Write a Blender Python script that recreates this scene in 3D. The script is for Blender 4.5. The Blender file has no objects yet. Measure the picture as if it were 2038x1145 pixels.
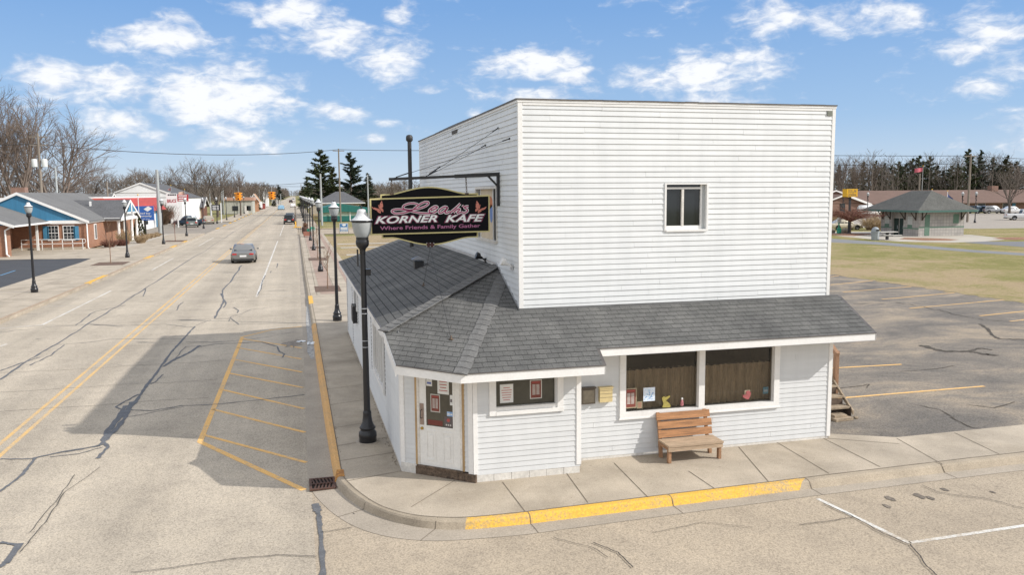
import bpy, math, random
from math import sin, cos, pi, radians, sqrt, atan2
from mathutils import Vector, Matrix
random.seed(7)
scene = bpy.context.scene
COL = scene.collection
V = Vector
# ------------------------------------------------------------------ camera
CX, CY, FOC = 1019.0, 572.5, 1654.3
YAW, PIT, ROL, CAMH = 0.252616, 0.113348, 0.00778, 5.6
_F = V((sin(YAW)*cos(PIT), cos(YAW)*cos(PIT), -sin(PIT)))
_r = V((cos(YAW), -sin(YAW), 0)); _d = _F.cross(_r)
_R = _r*cos(ROL)+_d*sin(ROL); _D = -_r*sin(ROL)+_d*cos(ROL)
CAM = V((0, 0, CAMH))
def ray(x, y): return _F + (x-CX)/FOC*_R + (y-CY)/FOC*_D
def at(x, y, ax, v):
    d = ray(x, y); i = 'xyz'.index(ax)
    return CAM + d*((v-CAM[i])/d[i])
def g(x, y, z=0.0): return at(x, y, 'z', z)
def on_plane(x, y, p0, n):
    d = ray(x, y); return CAM + d*((p0-CAM).dot(n)/d.dot(n))
cam = bpy.data.cameras.new('Camera'); co = bpy.data.objects.new('Camera', cam); COL.objects.link(co)
m = Matrix((( _R.x, -_D.x, -_F.x, 0), (_R.y, -_D.y, -_F.y, 0), (_R.z, -_D.z, -_F.z, CAMH), (0, 0, 0, 1)))
co.matrix_world = m
cam.sensor_width = 36; cam.sensor_fit = 'HORIZONTAL'; cam.lens = 36*FOC/2038
cam.clip_start = 0.1; cam.clip_end = 6000
scene.camera = co
# ------------------------------------------------------------------ mesh builder
class MB:
    def __init__(s): s.v = []; s.f = []; s.sm = []; s.uv = {}; s.mi = []; s.cur = 0
    def face(s, pts, smooth=False, uv=None):
        b = len(s.v); s.v += [tuple(p) for p in pts]
        if uv: s.uv[len(s.f)] = uv
        s.f.append(tuple(range(b, b+len(pts)))); s.sm.append(smooth); s.mi.append(s.cur)
    def add(s, vs, fs, smooth=False):
        b = len(s.v); s.v += [tuple(p) for p in vs]
        for f in fs: s.f.append(tuple(b+i for i in f)); s.sm.append(smooth); s.mi.append(s.cur)
    def hexa(s, p):   # 8 corners: 0-3 bottom ccw, 4-7 top
        s.add(p, [(0,3,2,1),(4,5,6,7),(0,1,5,4),(1,2,6,5),(2,3,7,6),(3,0,4,7)])
    def box(s, x0, x1, y0, y1, z0, z1):
        s.hexa([(x0,y0,z0),(x1,y0,z0),(x1,y1,z0),(x0,y1,z0),(x0,y0,z1),(x1,y0,z1),(x1,y1,z1),(x0,y1,z1)])
    def obox(s, o, a, b, c):   # origin corner + three edge vectors
        o = V(o); a = V(a); b = V(b); c = V(c)
        s.hexa([o, o+a, o+a+b, o+b, o+c, o+a+c, o+a+b+c, o+b+c])
    def bar(s, p, q, w, h=None, up=(0,0,1)):
        p = V(p); q = V(q); h = h or w; d = (q-p).normalized(); u = V(up)
        if abs(d.dot(u)) > .98: u = V((1,0,0))
        a = d.cross(u).normalized(); b = a.cross(d).normalized()
        o = p - a*w/2 - b*h/2
        s.obox(o, a*w, b*h, q-p)
    def tube(s, path, rad, n=8, caps=True, smooth=True):
        path = [V(p) for p in path]; k = len(path)
        rads = rad if isinstance(rad, (list, tuple)) else [rad]*k
        vs = []; u = None
        for i in range(k):
            t = (path[min(i+1,k-1)]-path[max(i-1,0)]).normalized()
            if u is None:
                u = V((0,0,1)) if abs(t.z) < .9 else V((1,0,0))
            a = t.cross(u); a = a.normalized() if a.length > 1e-6 else t.orthogonal().normalized()
            b = a.cross(t); u = b
            for j in range(n):
                an = 2*pi*j/n; vs.append(path[i] + (a*cos(an)+b*sin(an))*rads[i])
        fs = [(i*n+j, i*n+(j+1)%n, (i+1)*n+(j+1)%n, (i+1)*n+j) for i in range(k-1) for j in range(n)]
        s.add(vs, fs, smooth)
        if caps and n > 2:
            s.add(vs[:n], [tuple(range(n))]); s.add(vs[-n:], [tuple(range(n-1,-1,-1))])
    def lathe(s, prof, c=(0,0,0), n=16, smooth=True):
        c = V(c); vs = []
        for r, z in prof:
            for j in range(n):
                an = 2*pi*j/n; vs.append(c+V((r*cos(an), r*sin(an), z)))
        k = len(prof)
        s.add(vs, [(i*n+j, i*n+(j+1)%n, (i+1)*n+(j+1)%n, (i+1)*n+j) for i in range(k-1) for j in range(n)], smooth)
        s.add(vs[:n], [tuple(range(n-1,-1,-1))]); s.add(vs[-n:], [tuple(range(n))])
    def prism(s, poly, d):     # polygon of 3-D points swept by vector d
        d = V(d); a = [V(p) for p in poly]; b = [p+d for p in a]; n = len(a)
        s.face(a); s.face(b[::-1])
        for i in range(n): s.face([a[i], b[i], b[(i+1)%n], a[(i+1)%n]])
    def ribbon(s, pts, w, z=None):
        pts = [V(p) for p in pts]; L = []; R = []
        for i, p in enumerate(pts):
            t = pts[min(i+1,len(pts)-1)]-pts[max(i-1,0)]; t.z = 0; t.normalize(); nn = V((-t.y, t.x, 0))
            ww = w[i] if isinstance(w, (list,tuple)) else w
            L.append(p+nn*ww/2); R.append(p-nn*ww/2)
        for i in range(len(pts)-1):
            s.face([R[i], R[i+1], L[i+1], L[i]])
    def sphere(s, c, r, n=10, k=6, sz=1.0, smooth=True):
        prof = [(max(1e-4, r*sin(pi*i/k)), -r*sz*cos(pi*i/k)) for i in range(k+1)]
        s.lathe(prof, c, n, smooth)
    def build(s, name, mat, parent=None, origin=None):
        me = bpy.data.meshes.new(name)
        o0 = V(origin) if origin is not None else (ORG.get(parent.name, V((0,0,0))) if parent else V((0,0,0)))
        if parent is None and origin is None and s.v:
            o0 = V((0,0,0))
        me.from_pydata([tuple(V(p)-o0) for p in s.v], [], s.f)
        for p, sm, mi in zip(me.polygons, s.sm, s.mi): p.use_smooth = sm; p.material_index = mi
        if s.uv:
            ul = me.uv_layers.new(name='UVMap')
            for fi, uv in s.uv.items():
                p = me.polygons[fi]
                for li, c in zip(p.loop_indices, uv): ul.data[li].uv = c
        for mm in (mat if isinstance(mat, (list,tuple)) else [mat]): me.materials.append(mm)
        o = bpy.data.objects.new(name, me); COL.objects.link(o)
        if parent: o.parent = parent
        else: o.location = o0
        ORG[o.name] = o0
        return o
ORG = {}
def tag(o, label=None, cat=None, group=None, kind=None):
    if label: o['label'] = label
    if cat: o['category'] = cat
    if group: o['group'] = group
    if kind: o['kind'] = kind
    return o
def thing(name, label, cat, loc=(0,0,0), rotz=0, group=None):
    o = bpy.data.objects.new(name, None); COL.objects.link(o)
    o.empty_display_size = .2
    o.location = loc; o.rotation_euler = (0,0,rotz)
    ORG[o.name] = V(loc)
    return tag(o, label, cat, group)
def single(mb, name, mat, label, cat, loc=None, group=None):
    if loc is None:
        n = len(mb.v); c = [sum(p[i] for p in mb.v)/n for i in (0,1)]; loc = (c[0], c[1], min(p[2] for p in mb.v))
    return tag(mb.build(name, mat, None, loc), label, cat, group)
def struct(mb, name, mat, parent=None):
    o = mb.build(name, mat, parent)
    if not parent: o['kind'] = 'structure'
    return o
def dup(root, loc, rotz=0, label=None, group=None, scale=None):
    r = root.copy(); COL.objects.link(r); r.location = loc; r.rotation_euler = (0,0,rotz)
    if scale: r.scale = scale if isinstance(scale, tuple) else (scale,)*3
    if label: r['label'] = label
    if group: r['group'] = group
    for ch in list(root.children):
        c = ch.copy(); COL.objects.link(c); c.parent = r
        for gc in list(ch.children):
            d = gc.copy(); COL.objects.link(d); d.parent = c
    return r
# ------------------------------------------------------------------ text
def text_mesh(txt, shear=0.0, offset=0.0, extrude=0.0, spacing=1.0):
    cu = bpy.data.curves.new('lettering', 'FONT'); cu.body = txt; cu.size = 1; cu.shear = shear
    cu.offset = offset; cu.extrude = extrude; cu.space_character = spacing; cu.resolution_u = 4
    o = bpy.data.objects.new('lettering', cu)
    me = bpy.data.meshes.new_from_object(o)
    vs = [v.co.copy() for v in me.vertices]; fs = [tuple(p.vertices) for p in me.polygons]
    bpy.data.objects.remove(o); bpy.data.meshes.remove(me); bpy.data.curves.remove(cu)
    return vs, fs
def put_text(mb, txt, o, ux, uy, w, h, depth=.004, **kw):
    """fit the text into a box w x h whose lower-left corner is o, along ux and uy"""
    ref, _ = text_mesh(txt, kw.get('shear', 0), 0)
    x0 = min(v.x for v in ref); x1 = max(v.x for v in ref); y0 = min(v.y for v in ref); y1 = max(v.y for v in ref)
    vs, fs = text_mesh(txt, extrude=.0, **kw)
    sx = w/(x1-x0); sy = h/(y1-y0); o = V(o); ux = V(ux).normalized(); uy = V(uy).normalized(); n = ux.cross(uy)
    mb.add([o+ux*((v.x-x0)*sx)+uy*((v.y-y0)*sy)+n*depth for v in vs], fs)
# ------------------------------------------------------------------ materials
def _new(name):
    mt = bpy.data.materials.new(name); mt.use_nodes = True
    nt = mt.node_tree; b = nt.nodes['Principled BSDF']
    return mt, nt, b
def N(nt, t, **kw):
    n = nt.nodes.new(t)
    for k, v in kw.items():
        if k.startswith('i_'):
            n.inputs[k[2:].replace('_', ' ')].default_value = v
        else: setattr(n, k, v)
    return n
def mixc(nt, fac, a, b, mode='MIX'):
    n = nt.nodes.new('ShaderNodeMix'); n.data_type = 'RGBA'; n.blend_type = mode
    for s, x in ((0, fac), (6, a), (7, b)):
        if hasattr(x, 'links') or hasattr(x, 'is_linked'): nt.links.new(x, n.inputs[s])
        else: n.inputs[s].default_value = (*x, 1) if isinstance(x, (tuple, list)) and len(x) == 3 else x
    return n.outputs[2]
def ramp(nt, fac, stops):
    n = nt.nodes.new('ShaderNodeValToRGB'); e = n.color_ramp.elements
    while len(e) < len(stops): e.new(.5)
    for i, (p, c) in enumerate(stops):
        e[i].position = p; e[i].color = (*c, 1) if len(c) == 3 else c
    nt.links.new(fac, n.inputs[0]); return n.outputs[0]
def noise(nt, vec, scale, detail=3, rough=.6, dist=0):
    n = N(nt, 'ShaderNodeTexNoise'); n.inputs['Scale'].default_value = scale; n.inputs['Detail'].default_value = detail
    n.inputs['Roughness'].default_value = rough; n.inputs['Distortion'].default_value = dist
    nt.links.new(vec, n.inputs['Vector']); return n.outputs['Fac']
def mapping(nt, vec, scale=(1,1,1), rot=(0,0,0)):
    n = N(nt, 'ShaderNodeMapping'); n.inputs['Scale'].default_value = scale; n.inputs['Rotation'].default_value = rot
    nt.links.new(vec, n.inputs['Vector']); return n.outputs[0]
def mul(c, k): return tuple(min(1, x*k) for x in c)
def M(name, col, rough=.6, var=.12, scale=1.5, fine=0.0, fscale=40, bump=0.0, bscale=40, metal=0.0, spec=.5, stretch=None, obj=False, coat=0):
    mt, nt, b = _new(name)
    b.inputs['Roughness'].default_value = rough; b.inputs['Metallic'].default_value = metal
    b.inputs['Specular IOR Level'].default_value = spec
    if coat: b.inputs['Coat Weight'].default_value = coat
    if obj: pos = N(nt, 'ShaderNodeTexCoord').outputs['Object']
    else: pos = N(nt, 'ShaderNodeNewGeometry').outputs['Position']
    if stretch: pos = mapping(nt, pos, stretch)
    nz = noise(nt, pos, scale, 4)
    c = ramp(nt, nz, [(.3, mul(col, 1-var)), (.7, mul(col, 1+var))])
    if fine:
        nf = noise(nt, pos, fscale, 2, .7)
        c = mixc(nt, 1.0, c, ramp(nt, nf, [(.3, (1-fine,)*3), (.7, (1+fine,)*3)]), 'MULTIPLY')
    nt.links.new(c, b.inputs['Base Color'])
    if bump:
        bp = N(nt, 'ShaderNodeBump'); bp.inputs['Strength'].default_value = bump; bp.inputs['Distance'].default_value = .01
        nt.links.new(noise(nt, pos, bscale, 3), bp.inputs['Height']); nt.links.new(bp.outputs[0], b.inputs['Normal'])
    return mt
def brick_mat(name, c1, c2, mortar, bw=.2, bh=.067, msize=.008, uv=False, bump=.3, rot=(pi/2,0,0), var=.12, offset=.5):
    """bricks laid on vertical walls: object position turned so that X or Y runs along the course"""
    mt, nt, b = _new(name); b.inputs['Roughness'].default_value = .85
    gm = N(nt, 'ShaderNodeNewGeometry')
    if uv: vec = N(nt, 'ShaderNodeTexCoord').outputs['UV']
    else:
        sp = N(nt, 'ShaderNodeSeparateXYZ'); nt.links.new(gm.outputs['Position'], sp.inputs[0])
        ad = N(nt, 'ShaderNodeMath', operation='ADD'); nt.links.new(sp.outputs[0], ad.inputs[0]); nt.links.new(sp.outputs[1], ad.inputs[1])
        cb = N(nt, 'ShaderNodeCombineXYZ'); nt.links.new(ad.outputs[0], cb.inputs[0]); nt.links.new(sp.outputs[2], cb.inputs[1]); vec = cb.outputs[0]
    br = N(nt, 'ShaderNodeTexBrick'); br.offset = offset
    br.inputs['Scale'].default_value = 1; br.inputs['Brick Width'].default_value = bw; br.inputs['Row Height'].default_value = bh
    br.inputs['Mortar Size'].default_value = msize; br.inputs['Mortar Smooth'].default_value = .1
    br.inputs['Color1'].default_value = (*c1, 1); br.inputs['Color2'].default_value = (*c2, 1); br.inputs['Mortar'].default_value = (*mortar, 1)
    nt.links.new(vec, br.inputs['Vector'])
    nz = noise(nt, gm.outputs['Position'], 1.2, 4)
    c = mixc(nt, 1.0, br.outputs['Color'], ramp(nt, nz, [(.3, (1-var,)*3), (.7, (1+var,)*3)]), 'MULTIPLY')
    nt.links.new(c, b.inputs['Base Color'])
    bp = N(nt, 'ShaderNodeBump'); bp.inputs['Strength'].default_value = bump; bp.inputs['Distance'].default_value = .01; bp.invert = True
    nt.links.new(br.outputs['Fac'], bp.inputs['Height']); nt.links.new(bp.outputs[0], b.inputs['Normal'])
    return mt
def glass_mat(name, tint=(.6,.65,.65), refl=.1, rough=.02):
    mt, nt, b = _new(name); nt.nodes.remove(b); out = nt.nodes['Material Output']
    t = N(nt, 'ShaderNodeBsdfTransparent'); t.inputs[0].default_value = (*tint, 1)
    gl = N(nt, 'ShaderNodeBsdfGlossy'); gl.inputs['Roughness'].default_value = rough
    lw = N(nt, 'ShaderNodeFresnel'); lw.inputs['IOR'].default_value = 1.35
    ad = N(nt, 'ShaderNodeMath', operation='ADD'); ad.inputs[1].default_value = refl; nt.links.new(lw.outputs[0], ad.inputs[0])
    mx = N(nt, 'ShaderNodeMixShader'); nt.links.new(ad.outputs[0], mx.inputs[0]); nt.links.new(t.outputs[0], mx.inputs[1]); nt.links.new(gl.outputs[0], mx.inputs[2])
    nt.links.new(mx.outputs[0], out.inputs[0]); return mt
# ------------------------------------------------------------------ light and sky
SAZ, SEL = radians(116.5), radians(34.5)
sunv = V((sin(SAZ)*cos(SEL), cos(SAZ)*cos(SEL), sin(SEL)))
sl = bpy.data.lights.new('Sun', 'SUN'); sl.energy = 3.15; sl.angle = radians(.53); sl.color = (1, .96, .90)
so = bpy.data.objects.new('Sun', sl); COL.objects.link(so); so.rotation_euler = (-sunv).to_track_quat('-Z', 'Y').to_euler(); so.location = (60, -30, 60)
w = bpy.data.worlds.new('World'); scene.world = w; w.use_nodes = True; nt = w.node_tree
bg = nt.nodes['Background']; bg.inputs[1].default_value = .1
sky = N(nt, 'ShaderNodeTexSky', sky_type='NISHITA'); sky.sun_disc = False; sky.sun_elevation = SEL; sky.sun_rotation = SAZ
sky.altitude = 200; sky.air_density = 1.0; sky.dust_density = .2; sky.ozone_density = 1.6
gc = N(nt, 'ShaderNodeTexCoord').outputs['Generated']
def mth(op, a, b_=None, c=None, clamp=False):
    n = N(nt, 'ShaderNodeMath', operation=op); n.use_clamp = clamp
    for i, x in enumerate((a, b_, c)):
        if x is None: continue
        if hasattr(x, 'is_linked'): nt.links.new(x, n.inputs[i])
        else: n.inputs[i].default_value = x
    return n.outputs[0]
sp = N(nt, 'ShaderNodeSeparateXYZ'); nt.links.new(gc, sp.inputs[0])
azn = mth('MULTIPLY', mth('ARCTAN2', sp.outputs[0], sp.outputs[1]), 180/pi)
eln = mth('MULTIPLY', mth('ARCSINE', sp.outputs[2]), 180/pi)
cb = N(nt, 'ShaderNodeCombineXYZ'); nt.links.new(azn, cb.inputs[0]); nt.links.new(mth('MULTIPLY', eln, 2.1), cb.inputs[1])
# cumulus: clumps at compass bearings (deg) and heights (deg), broken up by fractal noise
def blob_sum():
    # each clump traced as bearing/height from the photo's sky: (px, py, half width, half height, weight)
    B = [(115,155,75,32,1),(215,170,90,34,1),(330,80,75,32,1),(215,88,40,17,.8),(140,85,26,11,.5),
         (430,190,130,60,1.15),(380,220,70,34,.9),(560,205,60,22,.8),(660,222,50,22,.95),(225,240,75,30,1),(300,268,40,14,.7),
         (470,278,80,25,.9),(520,300,40,14,.7),(590,25,110,30,.9),(690,75,95,34,1),(770,115,65,45,1),(850,180,28,10,.7),(570,95,55,24,.75),(790,25,45,24,.8),(480,15,55,20,.7),
         (360,35,40,16,.7),(750,275,26,11,.7),(825,257,20,9,.6),(770,245,28,8,.5),(1060,130,100,34,1),(1130,150,60,24,.9),(1080,190,110,26,.85),
         (1390,150,140,34,1.05),(1470,115,70,22,.8),(1400,195,90,20,.7),(1290,115,34,9,.6),(1530,45,90,34,.95),(1700,35,120,34,.8),(1440,90,40,16,.6),(1380,15,46,16,.6),
         (1960,75,100,46,.85),(2010,140,70,36,.6),(1940,175,70,20,.75),(2030,260,40,60,.5),(960,225,40,14,.5),(1250,0,60,10,.4),(485,325,26,8,.6),
         (-200,120,120,40,.9),(2300,120,140,50,.9),(-400,220,160,30,.8),(2550,200,160,40,.8),(1000,-150,220,50,.9),(400,-200,200,60,.9),(1700,-220,220,60,.9)]
    tot = None
    for px, py, hw, hh, wt in B:
        d = ray(px, py).normalized(); az = math.degrees(atan2(d.x, d.y)); el = math.degrees(math.asin(d.z))
        sx = hw/FOC*57.3*.95; sy = hh/FOC*57.3*.95
        a = mth('MULTIPLY', mth('SUBTRACT', azn, az), 1/sx); e = mth('MULTIPLY', mth('SUBTRACT', eln, el), 1/sy)
        r2 = mth('ADD', mth('MULTIPLY', a, a), mth('MULTIPLY', e, e))
        gs = mth('MULTIPLY', mth('EXPONENT', mth('MULTIPLY', r2, -.7)), wt)
        tot = gs if tot is None else mth('MAXIMUM', tot, gs)
    return tot
bs = blob_sum()
n1 = noise(nt, cb.outputs[0], .3, 10, .55, .6)
n2 = noise(nt, cb.outputs[0], .95, 8, .58, .5)
# unseen cloud added overhead and behind the viewer to whiten and lift the fill
oaz = mth('MAXIMUM', mth('SUBTRACT', mth('ABSOLUTE', mth('SUBTRACT', azn, 14.5)), 42), 0.0)
off = mth('MINIMUM', mth('ADD', mth('MULTIPLY', oaz, .04), mth('MULTIPLY', mth('MAXIMUM', mth('SUBTRACT', eln, 26), 0.0), .07)), 1.0)
bs = mth('MAXIMUM', bs, off)
dens = mth('ADD', mth('MULTIPLY', bs, .74), mth('ADD', mth('MULTIPLY', mth('SUBTRACT', n1, .5), 1.45), mth('MULTIPLY', mth('SUBTRACT', n2, .5), .62)))
alpha = N(nt, 'ShaderNodeMapRange', interpolation_type='SMOOTHSTEP'); nt.links.new(dens, alpha.inputs[0]); alpha.inputs[1].default_value = .17; alpha.inputs[2].default_value = .80
al = mth('MULTIPLY', alpha.outputs[0], .97)
cl = mixc(nt, 1.0, ramp(nt, mth('ADD', mth('MULTIPLY', dens, .5), mth('MULTIPLY', n2, .6)), [(.34, (.66,.70,.82)), (.66, (.97,.98,1.0))]), (7.7,7.75,7.8), 'MULTIPLY')
tint = mixc(nt, 1.0, ramp(nt, mth('MULTIPLY', eln, 1/60), [(0.0, (.66,.80,.985)), (.08, (.39,.61,.94)), (.2, (.235,.465,.88)), (.34, (.155,.375,.83)), (.5, (.13,.33,.76)), (1.0, (.09,.24,.60))]), (6.6,6.6,6.6), 'MULTIPLY')
SKYT = mixc(nt, .85, sky.outputs[0], tint)
fin = mixc(nt, al, SKYT, cl); nt.links.new(fin, bg.inputs[0])
scene.view_settings.view_transform = 'Standard'; scene.view_settings.look = 'None'; scene.view_settings.gamma = 1
scene.view_settings.exposure = .42
# ================================================================== ground materials
def road_mat(name, base, dark, lane=True):
    mt, nt, b = _new(name); b.inputs['Roughness'].default_value = .9; b.inputs['Specular IOR Level'].default_value = .25
    pos = N(nt, 'ShaderNodeNewGeometry').outputs['Position']
    c = ramp(nt, noise(nt, pos, .22, 5, .65), [(.3, mul(base, .86)), (.7, mul(base, 1.1))])
    if lane:   # worn wheel tracks run along the street
        st = noise(nt, mapping(nt, pos, (.55, .012, 1)), 1.0, 3)
        c = mixc(nt, 1.0, c, ramp(nt, st, [(.35, (.83,.83,.835)), (.65, (1.08,)*3)]), 'MULTIPLY')
    # patches of slightly different binder, and darker weathered blotches
    c = mixc(nt, 1.0, c, ramp(nt, noise(nt, pos, 1.1, 6, .7, .4), [(.33, (.88,.88,.885)), (.5, (1,1,1)), (.7, (1.06,1.055,1.04))]), 'MULTIPLY')
    vo = N(nt, 'ShaderNodeTexVoronoi'); vo.inputs['Scale'].default_value = 46; nt.links.new(pos, vo.inputs['Vector'])
    c = mixc(nt, 1.0, c, ramp(nt, vo.outputs['Color'], [(.1, (.72,.71,.70)), (.45, (1,.99,.98)), (.9, (1.2,1.18,1.15))]), 'MULTIPLY')
    f = noise(nt, pos, 30, 4, .8)
    c = mixc(nt, 1.0, c, ramp(nt, f, [(.34, (.80,)*3), (.5, (1,)*3), (.68, (1.12,)*3)]), 'MULTIPLY')
    nt.links.new(c, b.inputs['Base Color'])
    bp = N(nt, 'ShaderNodeBump'); bp.inputs['Strength'].default_value = .35; bp.inputs['Distance'].default_value = .006
    nt.links.new(vo.outputs['Distance'], bp.inputs['Height']); nt.links.new(bp.outputs[0], b.inputs['Normal'])
    return mt
def paint_mat(name, col, under, amount=.5, sc=9):
    # road paint worn through to the asphalt in specks and patches
    mt, nt, b = _new(name); b.inputs['Roughness'].default_value = .85; b.inputs['Specular IOR Level'].default_value = .25
    pos = N(nt, 'ShaderNodeNewGeometry').outputs['Position']
    f1 = noise(nt, pos, sc, 5, .8); f2 = noise(nt, pos, .8, 3, .6)
    md = N(nt, 'ShaderNodeMath', operation='MULTIPLY_ADD'); nt.links.new(f2, md.inputs[0]); md.inputs[1].default_value = .6; nt.links.new(f1, md.inputs[2])
    lo = .55+.5*amount
    fac = N(nt, 'ShaderNodeMapRange'); nt.links.new(md.outputs[0], fac.inputs[0]); fac.inputs[1].default_value = lo-.12; fac.inputs[2].default_value = lo+.12; fac.inputs[3].default_value = 0.12; fac.inputs[4].default_value = 1
    c = mixc(nt, fac.outputs[0], under, col)
    c = mixc(nt, 1.0, c, ramp(nt, noise(nt, pos, 32, 3, .8), [(.33, (.75,)*3), (.67, (1.2,)*3)]), 'MULTIPLY')
    nt.links.new(c, b.inputs['Base Color']); return mt
m_road = road_mat('worn_asphalt', (.45,.395,.32), (.1,.1,.1))
m_road2 = road_mat('cross_asphalt', (.40,.338,.262), (.1,.1,.1), False)
def lot_mat():
    mt, nt, b = _new('lot_asphalt'); b.inputs['Roughness'].default_value = .92; b.inputs['Specular IOR Level'].default_value = .2
    pos = N(nt, 'ShaderNodeNewGeometry').outputs['Position']
    a = ramp(nt, noise(nt, mapping(nt, pos, (.8, 1.3, 1), (0,0,.3)), .33, 6, .68, .6), [(.36, (.145,.132,.118)), (.5, (.215,.188,.158)), (.64, (.33,.272,.205))])
    f = noise(nt, pos, 28, 3, .75)
    a = mixc(nt, 1.0, a, ramp(nt, f, [(.34, (.6,)*3), (.5, (1,)*3), (.68, (1.35,)*3)]), 'MULTIPLY')
    nt.links.new(a, b.inputs['Base Color'])
    bp = N(nt, 'ShaderNodeBump'); bp.inputs['Strength'].default_value = .4; bp.inputs['Distance'].default_value = .012
    nt.links.new(f, bp.inputs['Height']); nt.links.new(bp.outputs[0], b.inputs['Normal'])
    return mt
m_lot = lot_mat()
def grass_mat(name, tan, green, sc=.25, dead=0.0):
    mt, nt, b = _new(name); b.inputs['Roughness'].default_value = .95; b.inputs['Specular IOR Level'].default_value = .1
    pos = N(nt, 'ShaderNodeNewGeometry').outputs['Position']
    n1 = noise(nt, pos, sc, 6, .65, .5); n2 = noise(nt, pos, 2.5, 4, .7); n3 = noise(nt, pos, 16, 3, .7)
    ad = N(nt, 'ShaderNodeMath', operation='MULTIPLY_ADD'); nt.links.new(n2, ad.inputs[0]); ad.inputs[1].default_value = .5; nt.links.new(n1, ad.inputs[2])
    sx = N(nt, 'ShaderNodeSeparateXYZ'); nt.links.new(pos, sx.inputs[0])
    mr = N(nt, 'ShaderNodeMapRange'); nt.links.new(sx.outputs[0], mr.inputs[0]); mr.inputs[1].default_value = 33; mr.inputs[2].default_value = 50; mr.inputs[3].default_value = dead; mr.inputs[4].default_value = .03
    a2 = N(nt, 'ShaderNodeMath', operation='ADD'); nt.links.new(ad.outputs[0], a2.inputs[0]); nt.links.new(mr.outputs[0], a2.inputs[1]); ad = a2
    c = ramp(nt, ad.outputs[0], [(.45, mul(tan, .8)), (.6, tan), (.82, mul(green, 1.15)), (1.0, green)])
    c = mixc(nt, 1.0, c, ramp(nt, n3, [(.3, (.5,)*3), (.7, (1.5,)*3)]), 'MULTIPLY')
    nt.links.new(c, b.inputs['Base Color'])
    bp = N(nt, 'ShaderNodeBump'); bp.inputs['Strength'].default_value = .8; bp.inputs['Distance'].default_value = .05
    nt.links.new(n3, bp.inputs['Height']); nt.links.new(bp.outputs[0], b.inputs['Normal'])
    return mt
m_grass = grass_mat('spring_grass', (.37,.285,.175), (.20,.185,.07), .16, -.16)
m_grass2 = grass_mat('verge_grass', (.30,.25,.14), (.19,.18,.07), .12)
m_conc = M('concrete', (.405,.345,.27), .9, .17, .9, .2, 55, .15, 60)
def add_spots(mt, thr=.70, dark=.62, sc=14):
    # gum, oil and rust specks on concrete
    nt = mt.node_tree; b = nt.nodes['Principled BSDF']; src = b.inputs['Base Color'].links[0].from_socket
    pos = N(nt, 'ShaderNodeNewGeometry').outputs['Position']; f = noise(nt, pos, sc, 2, .5)
    r = ramp(nt, f, [(thr, (1,1,1)), (thr+.03, (dark,dark*.98,dark*.95))]); st = ramp(nt, noise(nt, pos, .45, 5, .7, .5), [(.35, (.86,.85,.83)), (.5, (1,1,1)), (.66, (1.05,1.05,1.05))])
    c = mixc(nt, 1.0, mixc(nt, 1.0, src, r, 'MULTIPLY'), st, 'MULTIPLY'); nt.links.new(c, b.inputs['Base Color'])
add_spots(m_conc)
m_conc2 = M('pale_concrete', (.44,.40,.34), .9, .06, .5, .1, 40)
m_gut = M('gutter_concrete', (.36,.31,.25), .9, .13, .9, .2, 40, .15, 60)
m_kerb = M('kerb_concrete', (.36,.30,.225), .9, .16, 1.6, .2, 40, .15, 60)
m_yel = paint_mat('kerb_yellow_paint', (.72,.42,.07), (.40,.33,.23), .34, 16)
m_yelw = paint_mat('worn_kerb_paint', (.66,.39,.16), (.40,.31,.2), .34, 12)
UND = (.44,.37,.285)
m_lyel = paint_mat('line_yellow_paint', (.80,.48,.17), UND, .3)
m_lyelc = paint_mat('centre_yellow_paint', (.66,.43,.18), UND, .40)
m_lwht = paint_mat('line_white_paint', (.66,.65,.62), UND, .42)
m_lfaint = M('faded_white_paint', (.43,.40,.35), .85, .14, 2, .3, 22)
m_tar = M('tar_seal', (.12,.122,.128), .7, .2, 4, .25, 30)
m_crack = M('crack_dark', (.05,.046,.042), 1, .2, 5)
m_joint = M('joint_dark', (.17,.14,.105), 1, .3, 4)
m_paver = brick_mat('paver_brick', (.38,.27,.21), (.33,.24,.19), (.25,.2,.17), .2, .1, .008)
m_mulch = M('wood_mulch', (.135,.085,.06), 1, .35, 8, .6, 30, .8, 30)
m_mulch2 = M('red_mulch', (.25,.13,.075), 1, .35, 6, .5, 24, .8, 30)
m_iron = M('rusty_iron', (.085,.042,.028), .8, .3, 8, .3, 40)
m_black = M('void_black', (.012,.011,.01), .9, 0)
m_iceblue = M('damp_grit', (.34,.33,.31), .7, .35, 6, .5, 20)
def sheet(name, pts, z, mat, kind='structure', parent=None):
    mb = MB(); mb.face([(p[0], p[1], z) for p in pts]); return struct(mb, name, mat, parent)
def arc(c, r, a0, a1, n=14): return [(c[0]+r*cos(radians(a0+(a1-a0)*i/n)), c[1]+r*sin(radians(a0+(a1-a0)*i/n))) for i in range(n+1)]
# ================================================================== ground sheets
sheet('ground', [(-3000,-200),(3000,-200),(3000,4500),(-3000,4500)], -.06, m_grass2)
road = sheet('main_road', [(-13.0,-60),(.1,-60),(.1,16.0),(.05,3200),(-12.85,3200)], 0, m_road)
sheet('cross_street', [(.1,-8),(120,-8),(120,14.2),(60,13.75),(13.2,13.2),(9,13.08),(3.4,12.85),(2.0,13.2),(.9,14.6),(.1,16.5)], 0.0, m_road2)
sheet('side_street', [(.06,121),(90,121),(90,136),(.06,141)], .002, m_road2)
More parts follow.
